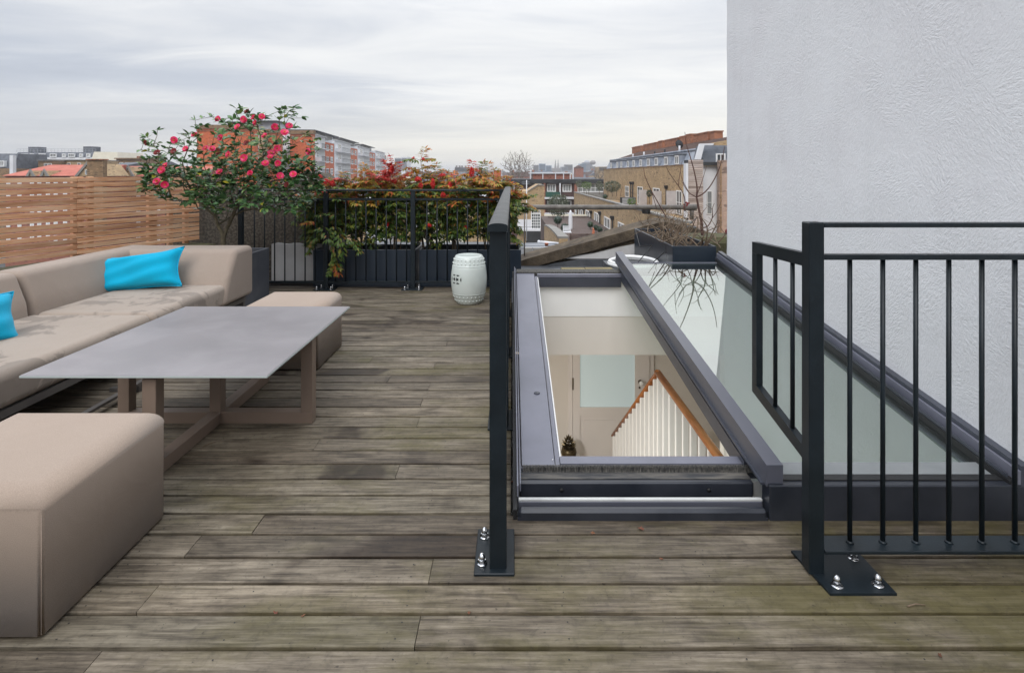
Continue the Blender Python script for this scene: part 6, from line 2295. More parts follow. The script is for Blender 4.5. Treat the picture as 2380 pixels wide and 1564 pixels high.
pt, o = fb('roof_pavilion', 'low brick roof pavilion framed in white on the flat roofed flats', 'pavilion', 1239, 1326, 404, 417, 99, 5, 'red_brick')
pbox(pt, o, 'roof_edge', 'render_white', 1230, 1327.5, 401.8, 404, 98.7, 104.2, 99)
for x in (1231.5, 1260.5, 1290, 1308.5, 1324, 1330.5):
    pbox(pt, o, 'white_post', 'render_white', x, x + 2.1, 404.2, 417, 98.75, 98.97, 99)
oc, o = fb('chimney_stack', 'bright orange brick stack standing left of the bare tree', 'chimney', 1148, 1163.5, 397.5, 430, 92, 2, 'orange_brick')
pbox(oc, o, 'cap', 'chimney_brick', 1147, 1164.5, 396, 397.4, 91.9, 94.1, 92)
tag(MB().cyl(at(1166.5, 440, 91), at(1166.5, 372, 91), 0.05, 6).build('antenna_mast', 'render_white'), 'thin white mast between orange stack and bare tree', 'mast')

# ---- gabled brick house with white french doors
HD = 75.0
gh = thing('gabled_house', 'yellow brick house with a sloped parapet and white french doors beyond the railing corner', 'building', (PX(1242, HD), HD, G0))
o = Vector(gh.location)
poly = [(PX(1203, HD) - o.x, 0), (PX(1265.5, HD) - o.x, 0), (PX(1265.5, HD) - o.x, PZ(431.5, HD) - G0), (PX(1251, HD) - o.x, PZ(431, HD) - G0), (PX(1228, HD) - o.x, PZ(445, HD) - G0), (PX(1203, HD) - o.x, PZ(446, HD) - G0)]
MB().prism(poly, 1, 0, 9).build('wall', 'stock_brick', gh)
cp = [(PX(x, HD) - o.x, PZ(y, HD) - G0) for x, y in ((1227, 445.6), (1250.6, 431.4), (1265.8, 431.9), (1265.8, 429.6), (1250, 429), (1226.5, 443.6))]
MB().prism(cp, 1, -0.12, 0.3).build('coping', 'concrete', gh)
pbox(gh, o, 'white_render', 'render_white', 1203, 1234, 510, 536, HD - .06, HD - .005, HD)
win(gh, (PX(1245.4, HD), HD, PZ(532.6, HD)), 0, 23 * HD / F, 37 * HD / F, 4, 5, off=o, proud=0.1, fr=0.13)
win(gh, (PX(1245, HD), HD, PZ(494.8, HD)), 0, 21.5 * HD / F, 6 * HD / F, 4, 1, off=o, proud=0.1, fr=0.07)
pbox(gh, o, 'balcony_slab', 'render_white', 1203, 1267, 534, 537.6, HD - 1.0, HD - .01, HD - 1)
mb = MB()
for k in range(22):
    xx = PX(1206 + k * 2.8, HD - 1) - o.x
    mb.box(xx, xx + .02, -1.0, -.98, PZ(534, HD - 1) - o.z, PZ(528, HD - 1) - o.z)
mb.box(PX(1205, HD - 1) - o.x, PX(1266, HD - 1) - o.x, -1.01, -.97, PZ(528, HD - 1) - o.z, PZ(527.4, HD - 1) - o.z)
mb.build('balcony_rail', 'felt', gh)
pbox(gh, o, 'dark_opening', 'felt', 1223, 1262, 538.2, 570, HD - .9, HD - .02, HD - .9)
am = thing('aerial_mast', 'tall white aerial mast in front of the gabled brick house', 'aerial', at(1224, 560, 60))
MB().cyl((0, 0, 0), (0, 0, (560 - 419) * 60 / F), 0.05, 8).build('pole', 'render_white', am)
for (y, w) in ((424, .55), (428, .5), (478, .5), (482, .55)):
    zz_ = (560 - y) * 60 / F
    MB().cyl((-w, 0, zz_), (w * .6, 0, zz_), 0.02, 6).build('crossbar', 'grey_panel', am)
cw = thing('curved_wall', 'curved yellow brick garden wall sweeping down to the courtyard', 'wall', (PX(1285, 40), 40, G0))
o = Vector(cw.location)
n = 12
ring = []
for k in range(n + 1):
    t = k / n
    x_, y_ = 1265 + 34 * t, 525 + 30 * t ** 1.6
    dd = 52 - 20 * t
    ring.append((PX(x_, dd) - o.x, dd - o.y, PZ(y_, dd) - o.z))
mb = MB()
for a, b in zip(ring[:-1], ring[1:]):
    mb.hexa([(a[0], a[1], 0), (a[0] + .5, a[1], 0), (b[0] + .5, b[1], 0), (b[0], b[1], 0)], [a, (a[0] + .5, a[1], a[2]), (b[0] + .5, b[1], b[2]), b])
mb.build('wall', 'stock_brick', cw)
mb = MB()
for a, b in zip(ring[:-1], ring[1:]):
    mb.hexa([(a[0] - .05, a[1], a[2] + .001), (a[0] + .55, a[1], a[2] + .001), (b[0] + .55, b[1], b[2] + .001), (b[0] - .05, b[1], b[2] + .001)],
            [(a[0] - .05, a[1], a[2] + .12), (a[0] + .55, a[1], a[2] + .12), (b[0] + .55, b[1], b[2] + .12), (b[0] - .05, b[1], b[2] + .12)])
mb.build('coping', 'concrete', cw)


def board_fence(name, label, x0, x1, y0, y1, d, n, zb):
    t = thing(name, label, 'fence', (PX(x0, d), d, zb))
    o = Vector(t.location)
    w = PX(x1, d) - PX(x0, d)
    zt, z0 = PZ(y0, d), PZ(y1, d)
    h = (zt - z0) / n
    for k in range(n):
        put('board', MB().box(0, w, 0, 0.03, 0, h - 0.02).mesh('board', 'timber_brown'), t, (0, 0, z0 - zb + k * h))
    for q_ in (0.02, 0.35, 0.66, 0.98):
        MB().box(w * q_ - .06, w * q_ + .06, 0.031, 0.13, 0, zt - zb).build('post', 'timber_brown', t)
    return t


board_fence('board_fence', 'brown horizontal board fence behind the closed parasol', 1273, 1377, 504, 524, 60, 6, -9)
board_fence('board_fence', 'brown horizontal board fence beside the terracotta sculpture, nearer than the other', 1324, 1440, 543, 572, 36, 7, -8)
tag(MB().box(PX(1265, 63), PX(1376, 63), 63, 63.3, G0, PZ(499, 63)).build('garden_wall', 'render_cream'), 'cream rendered garden wall behind the brown board fence', 'wall')
tag(MB().box(PX(1265, 55), PX(1396, 55), 40, 62, -8.2, PZ(539, 46)).build('courtyard_terrace', 'timber_brown'), 'raised brown decked courtyard terrace with topiary', 'terrace')
um_ = thing('closed_parasol', 'closed white parasol standing in the courtyard', 'parasol', at(1326, 541, 48))
s_ = 48 / F
MB().lathe([(4.6 * s_, 4 * s_), (5.0 * s_, 12 * s_), (4.6 * s_, 30 * s_), (3.8 * s_, 44 * s_), (2.2 * s_, 50 * s_), (0.5 * s_, 52.5 * s_)], seg=12).build('canopy', 'render_white', um_)
MB().cyl((0, 0, 0), (0, 0, 4.2 * s_), 0.03, 8).build('pole', 'grey_panel', um_)
MB().lathe([(0.3, 0), (0.3, 0.06), (0.06, 0.08)], seg=14).build('base', 'felt', um_)
sc_ = thing('garden_sculpture', 'small terracotta animal sculpture standing on the nearer board fence', 'sculpture', at(1379, 550, 36.2))
s_ = 36.2 / F
mb = MB()
mb.tube([(-2 * s_, 0, 0), (-.5 * s_, 0, 5 * s_), (.6 * s_, 0, 11 * s_), (0, 0, 16 * s_), (-.6 * s_, 0, 20 * s_)], [2.2 * s_, 3.2 * s_, 3.0 * s_, 2.1 * s_, 1.0 * s_], 10)
mb.ball((0, -1 * s_, 17 * s_), 2.2 * s_, 8, 6)
mb.tube([(1.5 * s_, 0, 0), (2.2 * s_, 0, 5 * s_), (1.2 * s_, 0, 9 * s_)], [1.3 * s_, 1.5 * s_, 1.0 * s_], 8)
mb.tube([(-4.5 * s_, 0, .8 * s_), (-1 * s_, 0, .8 * s_), (4 * s_, 0, .8 * s_)], [.7 * s_, 1.2 * s_, .7 * s_], 8)
sc_b = mb.build('figure', 'terracotta', sc_)
wc = thing('garden_chair', 'white slatted garden chair near the clipped box balls', 'chair', at(1318, 556, 38))
for sx in (-.24, .24):
    for sy in (-.22, .22):
        MB().box(sx - .02, sx + .02, sy - .02, sy + .02, 0, .45 if sy < 0 else .9).build('leg', 'render_white', wc)
MB().box(-.27, .27, -.25, .25, .452, .49).build('seat', 'render_white', wc)
for k in range(4):
    MB().box(-.215, .215, .20, .23, .54 + k * .09, .60 + k * .09).build('slat', 'render_white', wc)

# ---- grey roof with vent pipes close to the parapet
gr = thing('grey_flat_roof', 'grey flat roof with pale pipes and coping stones beyond the navy trough', 'roof', (PX(1255, 20), 20, G0))
o = Vector(gr.location)
MB().box(-5.5, 2.2, -9.0, 7, 0, -2.25 - G0).build('body', 'lead', gr)
for k, (y, d) in enumerate(((576, 21.5), (571.5, 23), (567.5, 24.5))):
    MB().tube([(PX(1211, d) - o.x, d - o.y, PZ(y, d) - o.z), (PX(1300 - 3 * k, d) - o.x, d - o.y, PZ(y - 1, d) - o.z)], 0.042, 10).build('pipe', 'grey_panel', gr)
MB().tube([(PX(1255, 25) - o.x, 25 - o.y, PZ(562, 25) - o.z), (PX(1298, 25) - o.x, 25 - o.y, PZ(566, 25) - o.z)], 0.05, 10).build('pipe', 'render_white', gr)
MB().ball((PX(1252.5, 24.8) - o.x, 24.8 - o.y, PZ(562, 24.8) - o.z), 0.07, 12, 8).build('cowl', 'render_white', gr)
for k in range(3):
    MB().box(PX(1219 + 20 * k, 19) - o.x, PX(1237 + 20 * k, 19) - o.x, 19 - o.y, 19.3 - o.y, -2.249 - G0, PZ(577.5, 19) - o.z).build('coping_stone', 'concrete', gr)
tag(MB().lathe([(0.055, 0), (0.075, 0.13), (0.083, 0.131), (0.083, 0.15), (0.068, 0.15)], seg=16).build('flower_pot', 'terracotta', loc=at(1270.3, 574.3, 22)), 'small orange flower pot standing by the pale pipes on the grey roof', 'pot')

# ---- white house, slate roof and timber tower next to the white wall
WD = 32.0
wh, o = fb('white_house', 'white rendered house with a slate mansard and sash window next to the stucco wall', 'building', 1634.6, 1730, 386, 560, WD, 0.8, 'render_white', [(1642, 1655, 444, 498, 1, 2)], zb=G0, wkw=dict(fr=.04, pane='pale_glass'))
pbox(wh, o, 'gutter', 'felt', 1632, 1673, 377, 385.8, WD - .25, WD - .01, WD)
slp = [(PX(1629, WD) - o.x, PZ(378, WD) - o.z), (PX(1730, WD) - o.x, PZ(378, WD) - o.z), (PX(1730, WD) - o.x, PZ(338, WD) - o.z), (PX(1637, WD) - o.x, PZ(338, WD) - o.z)]
MB().hexa([(slp[0][0], 0.0, slp[0][1]), (slp[1][0], 0.0, slp[1][1]), (slp[1][0], 1.4, slp[1][1]), (slp[0][0], 1.4, slp[0][1])],
          [(slp[3][0], 0.6, slp[3][1]), (slp[2][0], .6, slp[2][1]), (slp[2][0], 1.4, slp[2][1]), (slp[3][0], 1.4, slp[3][1])]).build('mansard', 'slate', wh)
srow = 8
for k in range(srow):
    f0, f1 = k / srow, (k + 1) / srow
    zA, zB = slp[0][1] + (slp[3][1] - slp[0][1]) * f0, slp[0][1] + (slp[3][1] - slp[0][1]) * f1
    xl = slp[0][0] + (slp[3][0] - slp[0][0]) * f0
    nsl = 6
    for q_ in range(nsl):
        wq = 0.24
        xa_ = xl + q_ * wq + (0.12 if k % 2 else 0)
        ya_ = 0.6 * f0 - 0.02 - 0.012
        yb_ = 0.6 * f1 - 0.008
        MB().hexa([(xa_, ya_, zA), (xa_ + wq - .012, ya_, zA), (xa_ + wq - .012, ya_ + .01, zA), (xa_, ya_ + .01, zA)],
                  [(xa_, yb_, zB + .02), (xa_ + wq - .012, yb_, zB + .02), (xa_ + wq - .012, yb_ + .008, zB + .02), (xa_, yb_ + .008, zB + .02)]).build('slate', 'slate', wh)
win(wh, (PX(1673, WD), WD - .05, PZ(377.5, WD)), 0, 21 * WD / F, 20 * WD / F, 2, 1, off=o, proud=.12)
cop = [(1615, 371), (1625.5, 334.8), (1657, 333.9), (1655, 338.2), (1634.7, 338.4), (1626.5, 371.5)]
MB().prism([(PX(x, WD) - o.x, PZ(y, WD) - o.z) for x, y in cop][::-1], 1, -0.2, 0.12).build('white_coping', 'render_white', wh)
pbox(wh, o, 'pink_pier', brick_mat('pink_brick', (0.50, 0.34, 0.26), (0.44, 0.29, 0.22), (0.45, 0.36, 0.30)), 1671.5, 1730, 372.7, 560, WD - .6, WD - .28, WD - .6)
MB().cyl((PX(1676, WD - .7) - o.x, -.68, 0), (PX(1676, WD - .7) - o.x, -.68, PZ(375, WD) - o.z), 0.05, 8).build('downpipe', 'brown_brick', wh)
tt = thing('timber_tower', 'grey timber clad tower with horizontal boards behind the bare branches', 'tower', (PX(1617, 31), 31, G0))
o = Vector(tt.location)
x0_, x1_ = PX(1600, 31) - o.x, PX(1634.4, 31) - o.x
zt = PZ(371.5, 31) - G0
MB().box(x0_ + .03, x1_ - .03, 0.03, 0.9, 0, zt - .02).build('core', 'felt', tt)
nbd = 48
hbd = 0.112
me = MB().box(0, x1_ - x0_, 0, 0.025, 0, hbd - 0.012).mesh('board', 'timber_grey')
for k in range(nbd):
    put('board', me, tt, (x0_, 0, zt - (k + 1) * hbd))
MB().box(PX(1595, 31) - o.x, x0_ - .002, 0.02, 0.5, zt - 3.2, PZ(379.6, 31) - G0).build('white_edge', 'render_white', tt)

# ---- house seen through the bushes
bh, o = fb('brick_house', 'pale brick house with white windows glimpsed through the red berried bushes', 'building', 760, 1170, 474, 700, 26, 8, 'stock_brick',
           [(826, 848, 508, 534, 2, 2), (1024, 1049, 538, 572, 2, 2), (900, 925, 500, 530, 2, 2), (1120, 1140, 520, 550, 2, 2), (960, 978, 505, 535, 2, 2)], zb=G0)
pbox(bh, o, 'cream_wall', 'render_cream', 985, 1080, 487, 700, 25.9, 25.995, 26)
pbox(bh, o, 'coping', 'render_white', 755, 1175, 471, 474, 25.8, 34.2, 26)
pbox(bh, o, 'white_bay', 'render_white', 850, 900, 540, 700, 24.6, 25.98, 24.6)
tag(MB().box(PX(640, 15), PX(1175, 15), 13, 16.5, G0, PZ(579, 15)).build('zinc_roof', 'lead'), 'grey extension roof below the windows behind the bushes', 'roof')

# ---- red brick apartment block with white balconies, receding
AA, AB = Vector((PX(729, 118), 118.0, 0)), Vector((PX(893, 240), 240.0, 0))
adir = (AB - AA); alen = adir.length; adir = adir.normalized()
arz = math.atan2(adir.y, adir.x)       # local +X runs away along the block, local -Y faces the terrace side
ZT = 8.9
ab = thing('apartment_block', 'long orange brick apartment block with white balcony bays receding above the bushes', 'building', (AA.x, AA.y, G0), arz)


def along(x):
    """Distance along the block whose front edge shows at picture column x."""
    k = (x - HX) / F
    return (k * AA.y - AA.x) / (adir.x - k * adir.y)


bays = [(729, 754.4, 'w'), (754.4, 776.5, 'b'), (776.5, 814, 'w'), (814, 830.3, 'b'), (830.3, 858.5, 'w'), (858.5, 871.5, 'b'), (871.5, 893.6, 'w'), (893.6, 897, 'b')]
ztop = ZT - G0
MT['recess'] = pmat('painted_recess_shade', (0.62, 0.62, 0.61), (0.68, 0.68, 0.67), 0.4, rough=0.8)  # greyer tone on a flat panel, painted in for shade inside the balconies
MT['bay_grey'] = pmat('pale_grey_render', (0.80, 0.81, 0.83), (0.84, 0.85, 0.86), 0.4, rough=0.8)
for xa_, xb_, kind in bays:
    s0, s1 = along(xa_), along(xb_)
    if kind == 'b':
        MB().box(s0 + .01, s1 - .01, 0, 12, 0, ztop - 1.0).build('brick_bay', 'orange_brick', ab)
        MB().box(s0 + .02, s1 - .02, -.06, 12.1, ztop - .999, ztop - 0.75).build('parapet', 'render_white', ab)
        for fl in range(6):
            z0 = ztop - 3.0 - fl * 2.75
            for q_ in (0.28, 0.74):
                win(ab, (s0 + (s1 - s0) * q_, 0, z0), 0, (s1 - s0) * 0.27, 1.5, 2, 2, pane='pale_glass', fr=.16)
    else:
        MB().box(s0 + .01, s1 - .01, -0.12, 12, 0, ztop - 0.05).build('white_bay', 'bay_grey' if xa_ > 770 else 'render_white', ab)
        MB().box(s0 - .1, s1 + .1, -0.6, .5, ztop - .049, ztop + 0.06).build('bay_roof', 'render_white', ab)
        for fl in range(6):
            z0 = ztop - 2.75 - fl * 2.75
            sb0 = s0 + (s1 - s0) * 0.45
            MB().box(sb0, s1 - .2, -0.15, -0.122, z0 + .1, z0 + 2.2).build('recess_panel', 'recess', ab)
            MB().box(s0 + (s1 - s0) * 0.06, s0 + (s1 - s0) * 0.16, -1.3, -.125, z0 - .15, z0 + .75).build('balcony_end', 'render_white', ab)
            bal = MB().box(s0 + (s1 - s0) * 0.165, s1 - .1, -1.3, -.125, z0 - .15, z0).build('balcony_slab', 'render_white', ab)
            mb = MB()
            nbar = 16
            for k in range(nbar):
                xx = s0 + (s1 - s0) * 0.17 + ((s1 - .12) - (s0 + (s1 - s0) * .17)) * k / (nbar - 1)
                mb.box(xx, xx + .07, -1.29, -1.25, z0 + .001, z0 + .95)
            mb.box(s0 + (s1 - s0) * .17, s1 - .1, -1.3, -1.24, z0 + .951, z0 + 1.02)
            mb.build('balcony_rail', 'felt', bal)
            win(ab, (s0 + (s1 - s0) * 0.28, -0.12, z0 + .75), 0, (s1 - s0) * 0.2, 1.3, 2, 2, pane='pale_glass', fr=.16)
for (xa_, xb_, y0, y1) in ((742, 800, 319.6, 333), (800, 848, 331, 345), (848, 885, 340, 352)):
    s0, s1 = along(xa_ + 3), along(xb_ - 10)
    MB().box(s0, s1, 2.0, 9, ztop - .05, ztop + 1.25).build('penthouse', 'concrete', ab)
    MB().box(s0 - .8, s1 + 4.0, 1.0, 10, ztop + 1.251, ztop + 1.42).build('flat_roof', 'felt', ab)
    MB().box(s1 + .1, s1 + 3.4, 2.4, 8, ztop - .04, ztop + 1.249).build('glass_screen', 'grey_panel', ab)
# nearer stair towers of the block
for (x0, x1, yt, d, dep, lab) in ((457.6, 592, 293, 97, 1.2, 'wide orange brick tower with a dark cornice behind the camellia'), (674, 728.6, 306, 112, 0.9, 'narrow orange brick tower right of the camellia crown'),
                                  (612, 653, 303, 106, 0.8, 'orange brick tower seen through the middle of the camellia crown')):
    t, o = fb('brick_tower', lab, 'tower', x0, x1, yt, 600, d, dep, 'orange_brick', group='orange brick towers of the apartment block', zb=G0)
    pbox(t, o, 'cornice', 'brown_brick', x0 - 1.2, x1 + 1.2, yt - 2.2, yt + 6.5, d - .25, d + dep + .2, d)
    pbox(t, o, 'string_course', 'chimney_brick', x0 - .4, x1 + .4, yt + 10, yt + 12, d - .12, d - .01, d)
t, o = fb('balcony_bay', 'white balcony bay between two orange brick towers', 'building', 653, 674, 312, 600, 113, 6, 'render_white', [(656, 667, 326, 340, 2, 2), (656, 667, 352, 366, 2, 2), (656, 667, 378, 392, 2, 2)], zb=G0)
for y in (344, 369, 394):
    pbox(t, o, 'balcony', 'render_white', 655, 674, y, y + 6, 111.6, 112.99, 112)
t, o = fb('yellow_bay', 'yellow brick bay with white windows behind the camellia crown', 'building', 592, 612, 300, 600, 104, 6, 'stock_brick', [(594, 602, 312, 322, 2, 1), (594, 602, 340, 350, 2, 1), (594, 602, 366, 376, 2, 1)], zb=G0)
t, o = fb('roof_cabin', 'grey roof cabin with an overhanging flat roof above the camellia crown', 'roof cabin', 598, 642, 285, 303.5, 118, 6, 'grey_panel')
pbox(t, o, 'flat_roof', 'felt', 594, 648, 281.5, 285, 117, 125, 118)
t, o = fb('roof_cabin', 'brown brick roof cabin over the wide orange tower', 'roof cabin', 532, 560, 286, 296, 104, 5, 'brown_brick')
pbox(t, o, 'flat_roof', 'felt', 520, 566, 283.6, 286, 103.5, 109.5, 104)


# ---- left: roofs above the slatted fence
def lz(x, y):
    return x / 5.257, 316.1 + y / 5.257


D1 = 130
t, o = fb('white_terrace', 'long white terrace with a dark dormered mansard far above the fence', 'building', 29, 216, 366.5, 420, D1, 10, 'render_white', zb=G0)
zA, zB = PZ(366.4, D1) - o.z, PZ(354, D1) - o.z
xA, xB = PX(30, D1) - o.x, PX(215, D1) - o.x
MB().hexa([(xA, .2, zA), (xB, .2, zA), (xB, 9, zA), (xA, 9, zA)], [(xA + .4, .9, zB), (xB - .4, .9, zB), (xB - .4, 9, zB), (xA + .4, 9, zB)]).build('mansard', 'slate', t)
for (a, b) in ((165, 205), (262, 340), (370, 412), (478, 553), (615, 692), (765, 805), (838, 915), (975, 1012), (1060, 1100)):
    win(t, (PX((a + b) / 2 / 5.257, D1), D1 + .15, PZ(366, D1)), 0, (b - a) / 5.257 * D1 / F, 8.6 * D1 / F, 3 if b - a > 60 else 2, 1, off=o, proud=.35, fr=.14)
mb = MB()
for k in range(24):
    xx = xA + (xB - xA) * k / 23
    mb.box(xx - .02, xx + .02, 1.0, 1.04, zB + .001, zB + 0.75)
mb.box(xA, xB, .99, 1.05, zB + .74, zB + .80)
mb.box(xA, xB, .99, 1.05, zB + .38, zB + .42)
mb.build('roof_rail', 'grey_panel', t)
gbl = thing('cream_gable', 'plain cream gable end at the right end of the white terrace', 'building', (PX(245, D1), D1 - 3, G0))
o = Vector(gbl.location)
MB().prism([(PX(x, D1 - 3) - o.x, (PZ(y, D1 - 3) if y < 500 else G0) - o.z) for x, y in ((215, 999), (275.5, 999), (275, 372), (272, 354), (218.5, 353.2), (214, 366))], 1, 0, 9).build('wall', 'render_cream', gbl)
for (x0, x1, y0) in ((73.8, 96, 342.3), (200.7, 223.4, 341.3)):
    tag(MB().box(PX(x0, D1 + 5), PX(x1, D1 + 5), D1 + 4, D1 + 6.5, PZ(356, D1 + 5), PZ(y0, D1 + 5)).build('roof_tank', 'slate'), 'grey box tank on the white terrace roof, ' + ('left one of two' if x0 < 100 else 'beside the cream gable'), 'tank')
t, o = fb('slate_house', 'dark slate roofed house at the left edge above the fence', 'building', -60, 29, 392, 430, 90, 8, 'brown_brick', zb=G0)
MB().hexa([(PX(-60, 90) - o.x, .1, PZ(392, 90) - o.z), (PX(28, 90) - o.x, .1, PZ(392, 90) - o.z), (PX(28, 90) - o.x, 7, PZ(392, 90) - o.z), (PX(-60, 90) - o.x, 7, PZ(392, 90) - o.z)],
          [(PX(-60, 90) - o.x, 1.4, PZ(357, 90) - o.z), (PX(25, 90) - o.x, 1.4, PZ(357, 90) - o.z), (PX(25, 90) - o.x, 7, PZ(357, 90) - o.z), (PX(-60, 90) - o.x, 7, PZ(357, 90) - o.z)]).build('mansard', 'slate', t)
win(t, (PX(6, 90), 90.35, PZ(388, 90)), 0, 11 * 90 / F, 14 * 90 / F, 2, 1, off=o, proud=.5, fr=.12)
pbox(t, o, 'party_wall', 'render_white', 26, 34, 361, 430, 89.7, 90.3, 90)
for (x0, x1, yt, d, m, lab) in ((33, 88, 371.5, 96, 'stock_brick', 'yellow brick house below the white terrace at the left'), (88.5, 120, 374, 94, 'brown_brick', 'dark brown brick house between two yellow brick houses'), (120.5, 200, 373, 97, 'stock_brick', 'yellow brick house left of the big brown chimney')):
    t, o = fb('brick_house', lab, 'building', x0, x1, yt, 430, d, 8, m, [(x0 + (x1 - x0) * .45, x0 + (x1 - x0) * .45 + 8, yt + 6, yt + 15, 2, 1), (x0 + (x1 - x0) * .75, x0 + (x1 - x0) * .75 + 8, yt + 6, yt + 15, 2, 1)], zb=G0)
    pbox(t, o, 'roof_slab', 'concrete', x0 - .5, x1 + .5, yt - 1.6, yt, d - .3, d + 8.2, d)
t, o = fb('brick_house', 'brown brick house with a small chimney right of the cream gable', 'building', 270, 329, 370, 430, 112, 8, 'brown_brick', [(278, 286, 378, 386, 2, 1), (292, 300, 378, 386, 2, 1)], zb=G0)
pbox(t, o, 'roof_slab', 'brown_brick', 269, 330, 367.6, 370, 111.5, 120.5, 112)
pbox(t, o, 'chimney', 'chimney_brick', 302, 306, 363, 367.5, 114, 115, 112)
for (x0, x1, yt, d, lab) in ((330, 372, 375, 140, 'long low slate roof behind the camellia branches'), (253, 288, 377, 75, 'small grey slate roof with white dormers under the cream gable')):
    t, o = fb('slate_roof_house', lab, 'building', x0, x1, yt + 9, 430, d, 8, 'brown_brick', zb=G0)
    a, b, c, e = PX(x0 - 1, d) - o.x, PX(x1 + 1, d) - o.x, PZ(yt + 9, d) - o.z, PZ(yt, d) - o.z
    MB().hexa([(a, -.2, c + .001), (b, -.2, c + .001), (b, 8.2, c + .001), (a, 8.2, c + .001)], [(a, 3.6, e), (b, 3.6, e), (b, 4.4, e), (a, 4.4, e)]).build('roof', 'slate', t)


def tiled_row(label, x0, x1, yr, d, gables, wins):
    t = thing('tiled_terrace', label, 'building', (PX((x0 + x1) / 2, d), d, G0), 0, 'red tiled terraces beyond the fence')
    o = Vector(t.location)
    a, b = PX(x0, d) - o.x, PX(x1, d) - o.x
    ze, zr_ = PZ(409, d) - G0, PZ(yr, d + 4) - G0
    MB().box(a + .1, b - .1, 0, 8, 0, ze).build('wall', 'red_brick', t)
    MB().hexa([(a, -.3, ze + .001), (b, -.3, ze + .001), (b, 8.3, ze + .001), (a, 8.3, ze + .001)], [(a + (1.3 if x0 < 200 else 0), 3.9, zr_), (b, 3.9, zr_), (b, 4.1, zr_), (a + (1.3 if x0 < 200 else 0), 4.1, zr_)]).build('roof', 'tile_red', t)
    for (gx, gw, gy, dd, mm) in gables:
        g_ = PX(gx, d - dd) - o.x
        w_ = gw * (d - dd) / F / 2
        zg0, zg1 = PZ(410, d - dd) - G0, PZ(gy, d - dd) - G0
        gb_ = MB().prism([(g_ - w_, zg0), (g_ + w_, zg0), (g_, zg1)], 1, -dd, 3).build('gable', mm, t)
        MB().prism([(g_ - w_ - .2, zg0), (g_ - w_ + .1, zg0), (g_, zg1 - .12), (g_ + w_ - .1, zg0), (g_ + w_ + .2, zg0), (g_, zg1 + .18)], 1, -dd - .12, -dd - .005).build('gable_coping', 'concrete', gb_)
        if gw > 30:
            win(gb_, (g_, -dd, zg0 + (zg1 - zg0) * .13), 0, 8 * (d - dd) / F, 11.5 * (d - dd) / F, 1, 1, pane='pale_glass', proud=.08)
    for (x, y, w, h) in wins:
        win(t, (PX(x, d) - o.x, 0, PZ(y, d) - G0), 0, w * d / F, h * d / F, 2, 2, fr=.12)
    return t


row1 = [(x, y, 9, 13) for y in (432, 462, 494, 528, 560) for x in (20, 46, 75, 92, 112, 130, 152, 172)]
row2 = [(x, y, 9, 13) for y in (432, 462, 494, 528, 560) for x in (262, 285, 299, 322, 345, 368, 392, 415)]
tiled_row('red tiled terrace with a yellow gable left of the big brown chimney', 10, 226, 383.5, 55, [(203, 47, 381, 1.5, 'stock_brick'), (72, 12, 397, .6, 'stock_brick'), (104, 12, 397, .6, 'stock_brick')], row1)
tiled_row('red tiled terrace with small yellow gables right of the big brown chimney', 246, 470, 386.5, 60, [(298, 21, 388, .8, 'stock_brick'), (363, 20, 391, .8, 'stock_brick'), (420, 20, 391, .8, 'stock_brick')], row2)
t, o = fb('chimney_stack', 'big brown brick chimney block between the red tiled roofs', 'chimney', 202.5, 239, 372.5, 470, 52, 0.55, 'brown_brick', zb=-5)
pbox(t, o, 'cap', 'chimney_brick', 201.5, 240, 370, 372.4, 51.85, 52.7, 52)


# ---- trees without leaves
def bare_tree(label, x, yb, yt, w, d, seed, n_tips, group=None):
    rr = random.Random(seed)
    zb, zt = PZ(yb, d), PZ(yt, d)
    H_, W_ = zt - zb, w * d / F
    t = thing('bare_tree', label, 'tree', (PX(x, d), d, G0), 0, group)
    tips = []
    for k in range(n_tips):
        while True:
            u = Vector((rr.uniform(-1, 1), rr.uniform(-1, 1), rr.uniform(-.75, 1)))
            if u.length < 1:
                break
        u = u * (0.65 + 0.35 * rr.random())
        tips.append((u.x * W_ / 2, u.y * W_ / 2, zb - G0 + H_ * (0.5 + 0.5 * u.z)))
    b0 = zb - G0
    trunk = [[(0, 0, 0), (0, 0, b0 * .5), (0.05 * W_, 0, b0 * .95), (0.02 * W_, 0, b0 + H_ * .25)], [(0.05 * W_, 0, b0 * .95), (-.2 * W_, .05 * W_, b0 + H_ * .3)], [(0.05 * W_, 0, b0 * .95), (.2 * W_, -.05 * W_, b0 + H_ * .28)], [(0, 0, b0 * .5), (-.1 * W_, -.1 * W_, b0 + H_ * .1)]]
    trunk = [[Vector(p) for p in ln] for ln in trunk]
    pos, par = grow(trunk, tips, H_ * .08, rr, jit=.1, away=.7)
    rad, has = radii(pos, par, 0.030 * d / 150, 2.4)
    branch_mesh(MB(), pos, par, rad, 5, rmin=0.12 * d / 150).build('trunk', 'far_twig', t)
    branch_mesh(MB(), pos, par, rad, 4, rmax=0.12 * d / 150).build('crown', 'far_twig', t)


bare_tree('wide bare winter tree standing behind the flat roofed flats', 1203, 420, 344, 92, 150, 5, 520)
bare_tree('small bare tree right of the cream gable on the skyline', 281, 385, 357, 18, 200, 6, 90, 'small bare trees on the skyline')
bare_tree('small bare tree on the skyline left of the camellia', 352, 388, 362, 34, 220, 7, 110, 'small bare trees on the skyline')
bare_tree('bare tree with reddish twigs above the roof terrace trees', 1394, 425, 388, 46, 120, 8, 150, 'small bare trees on the skyline')

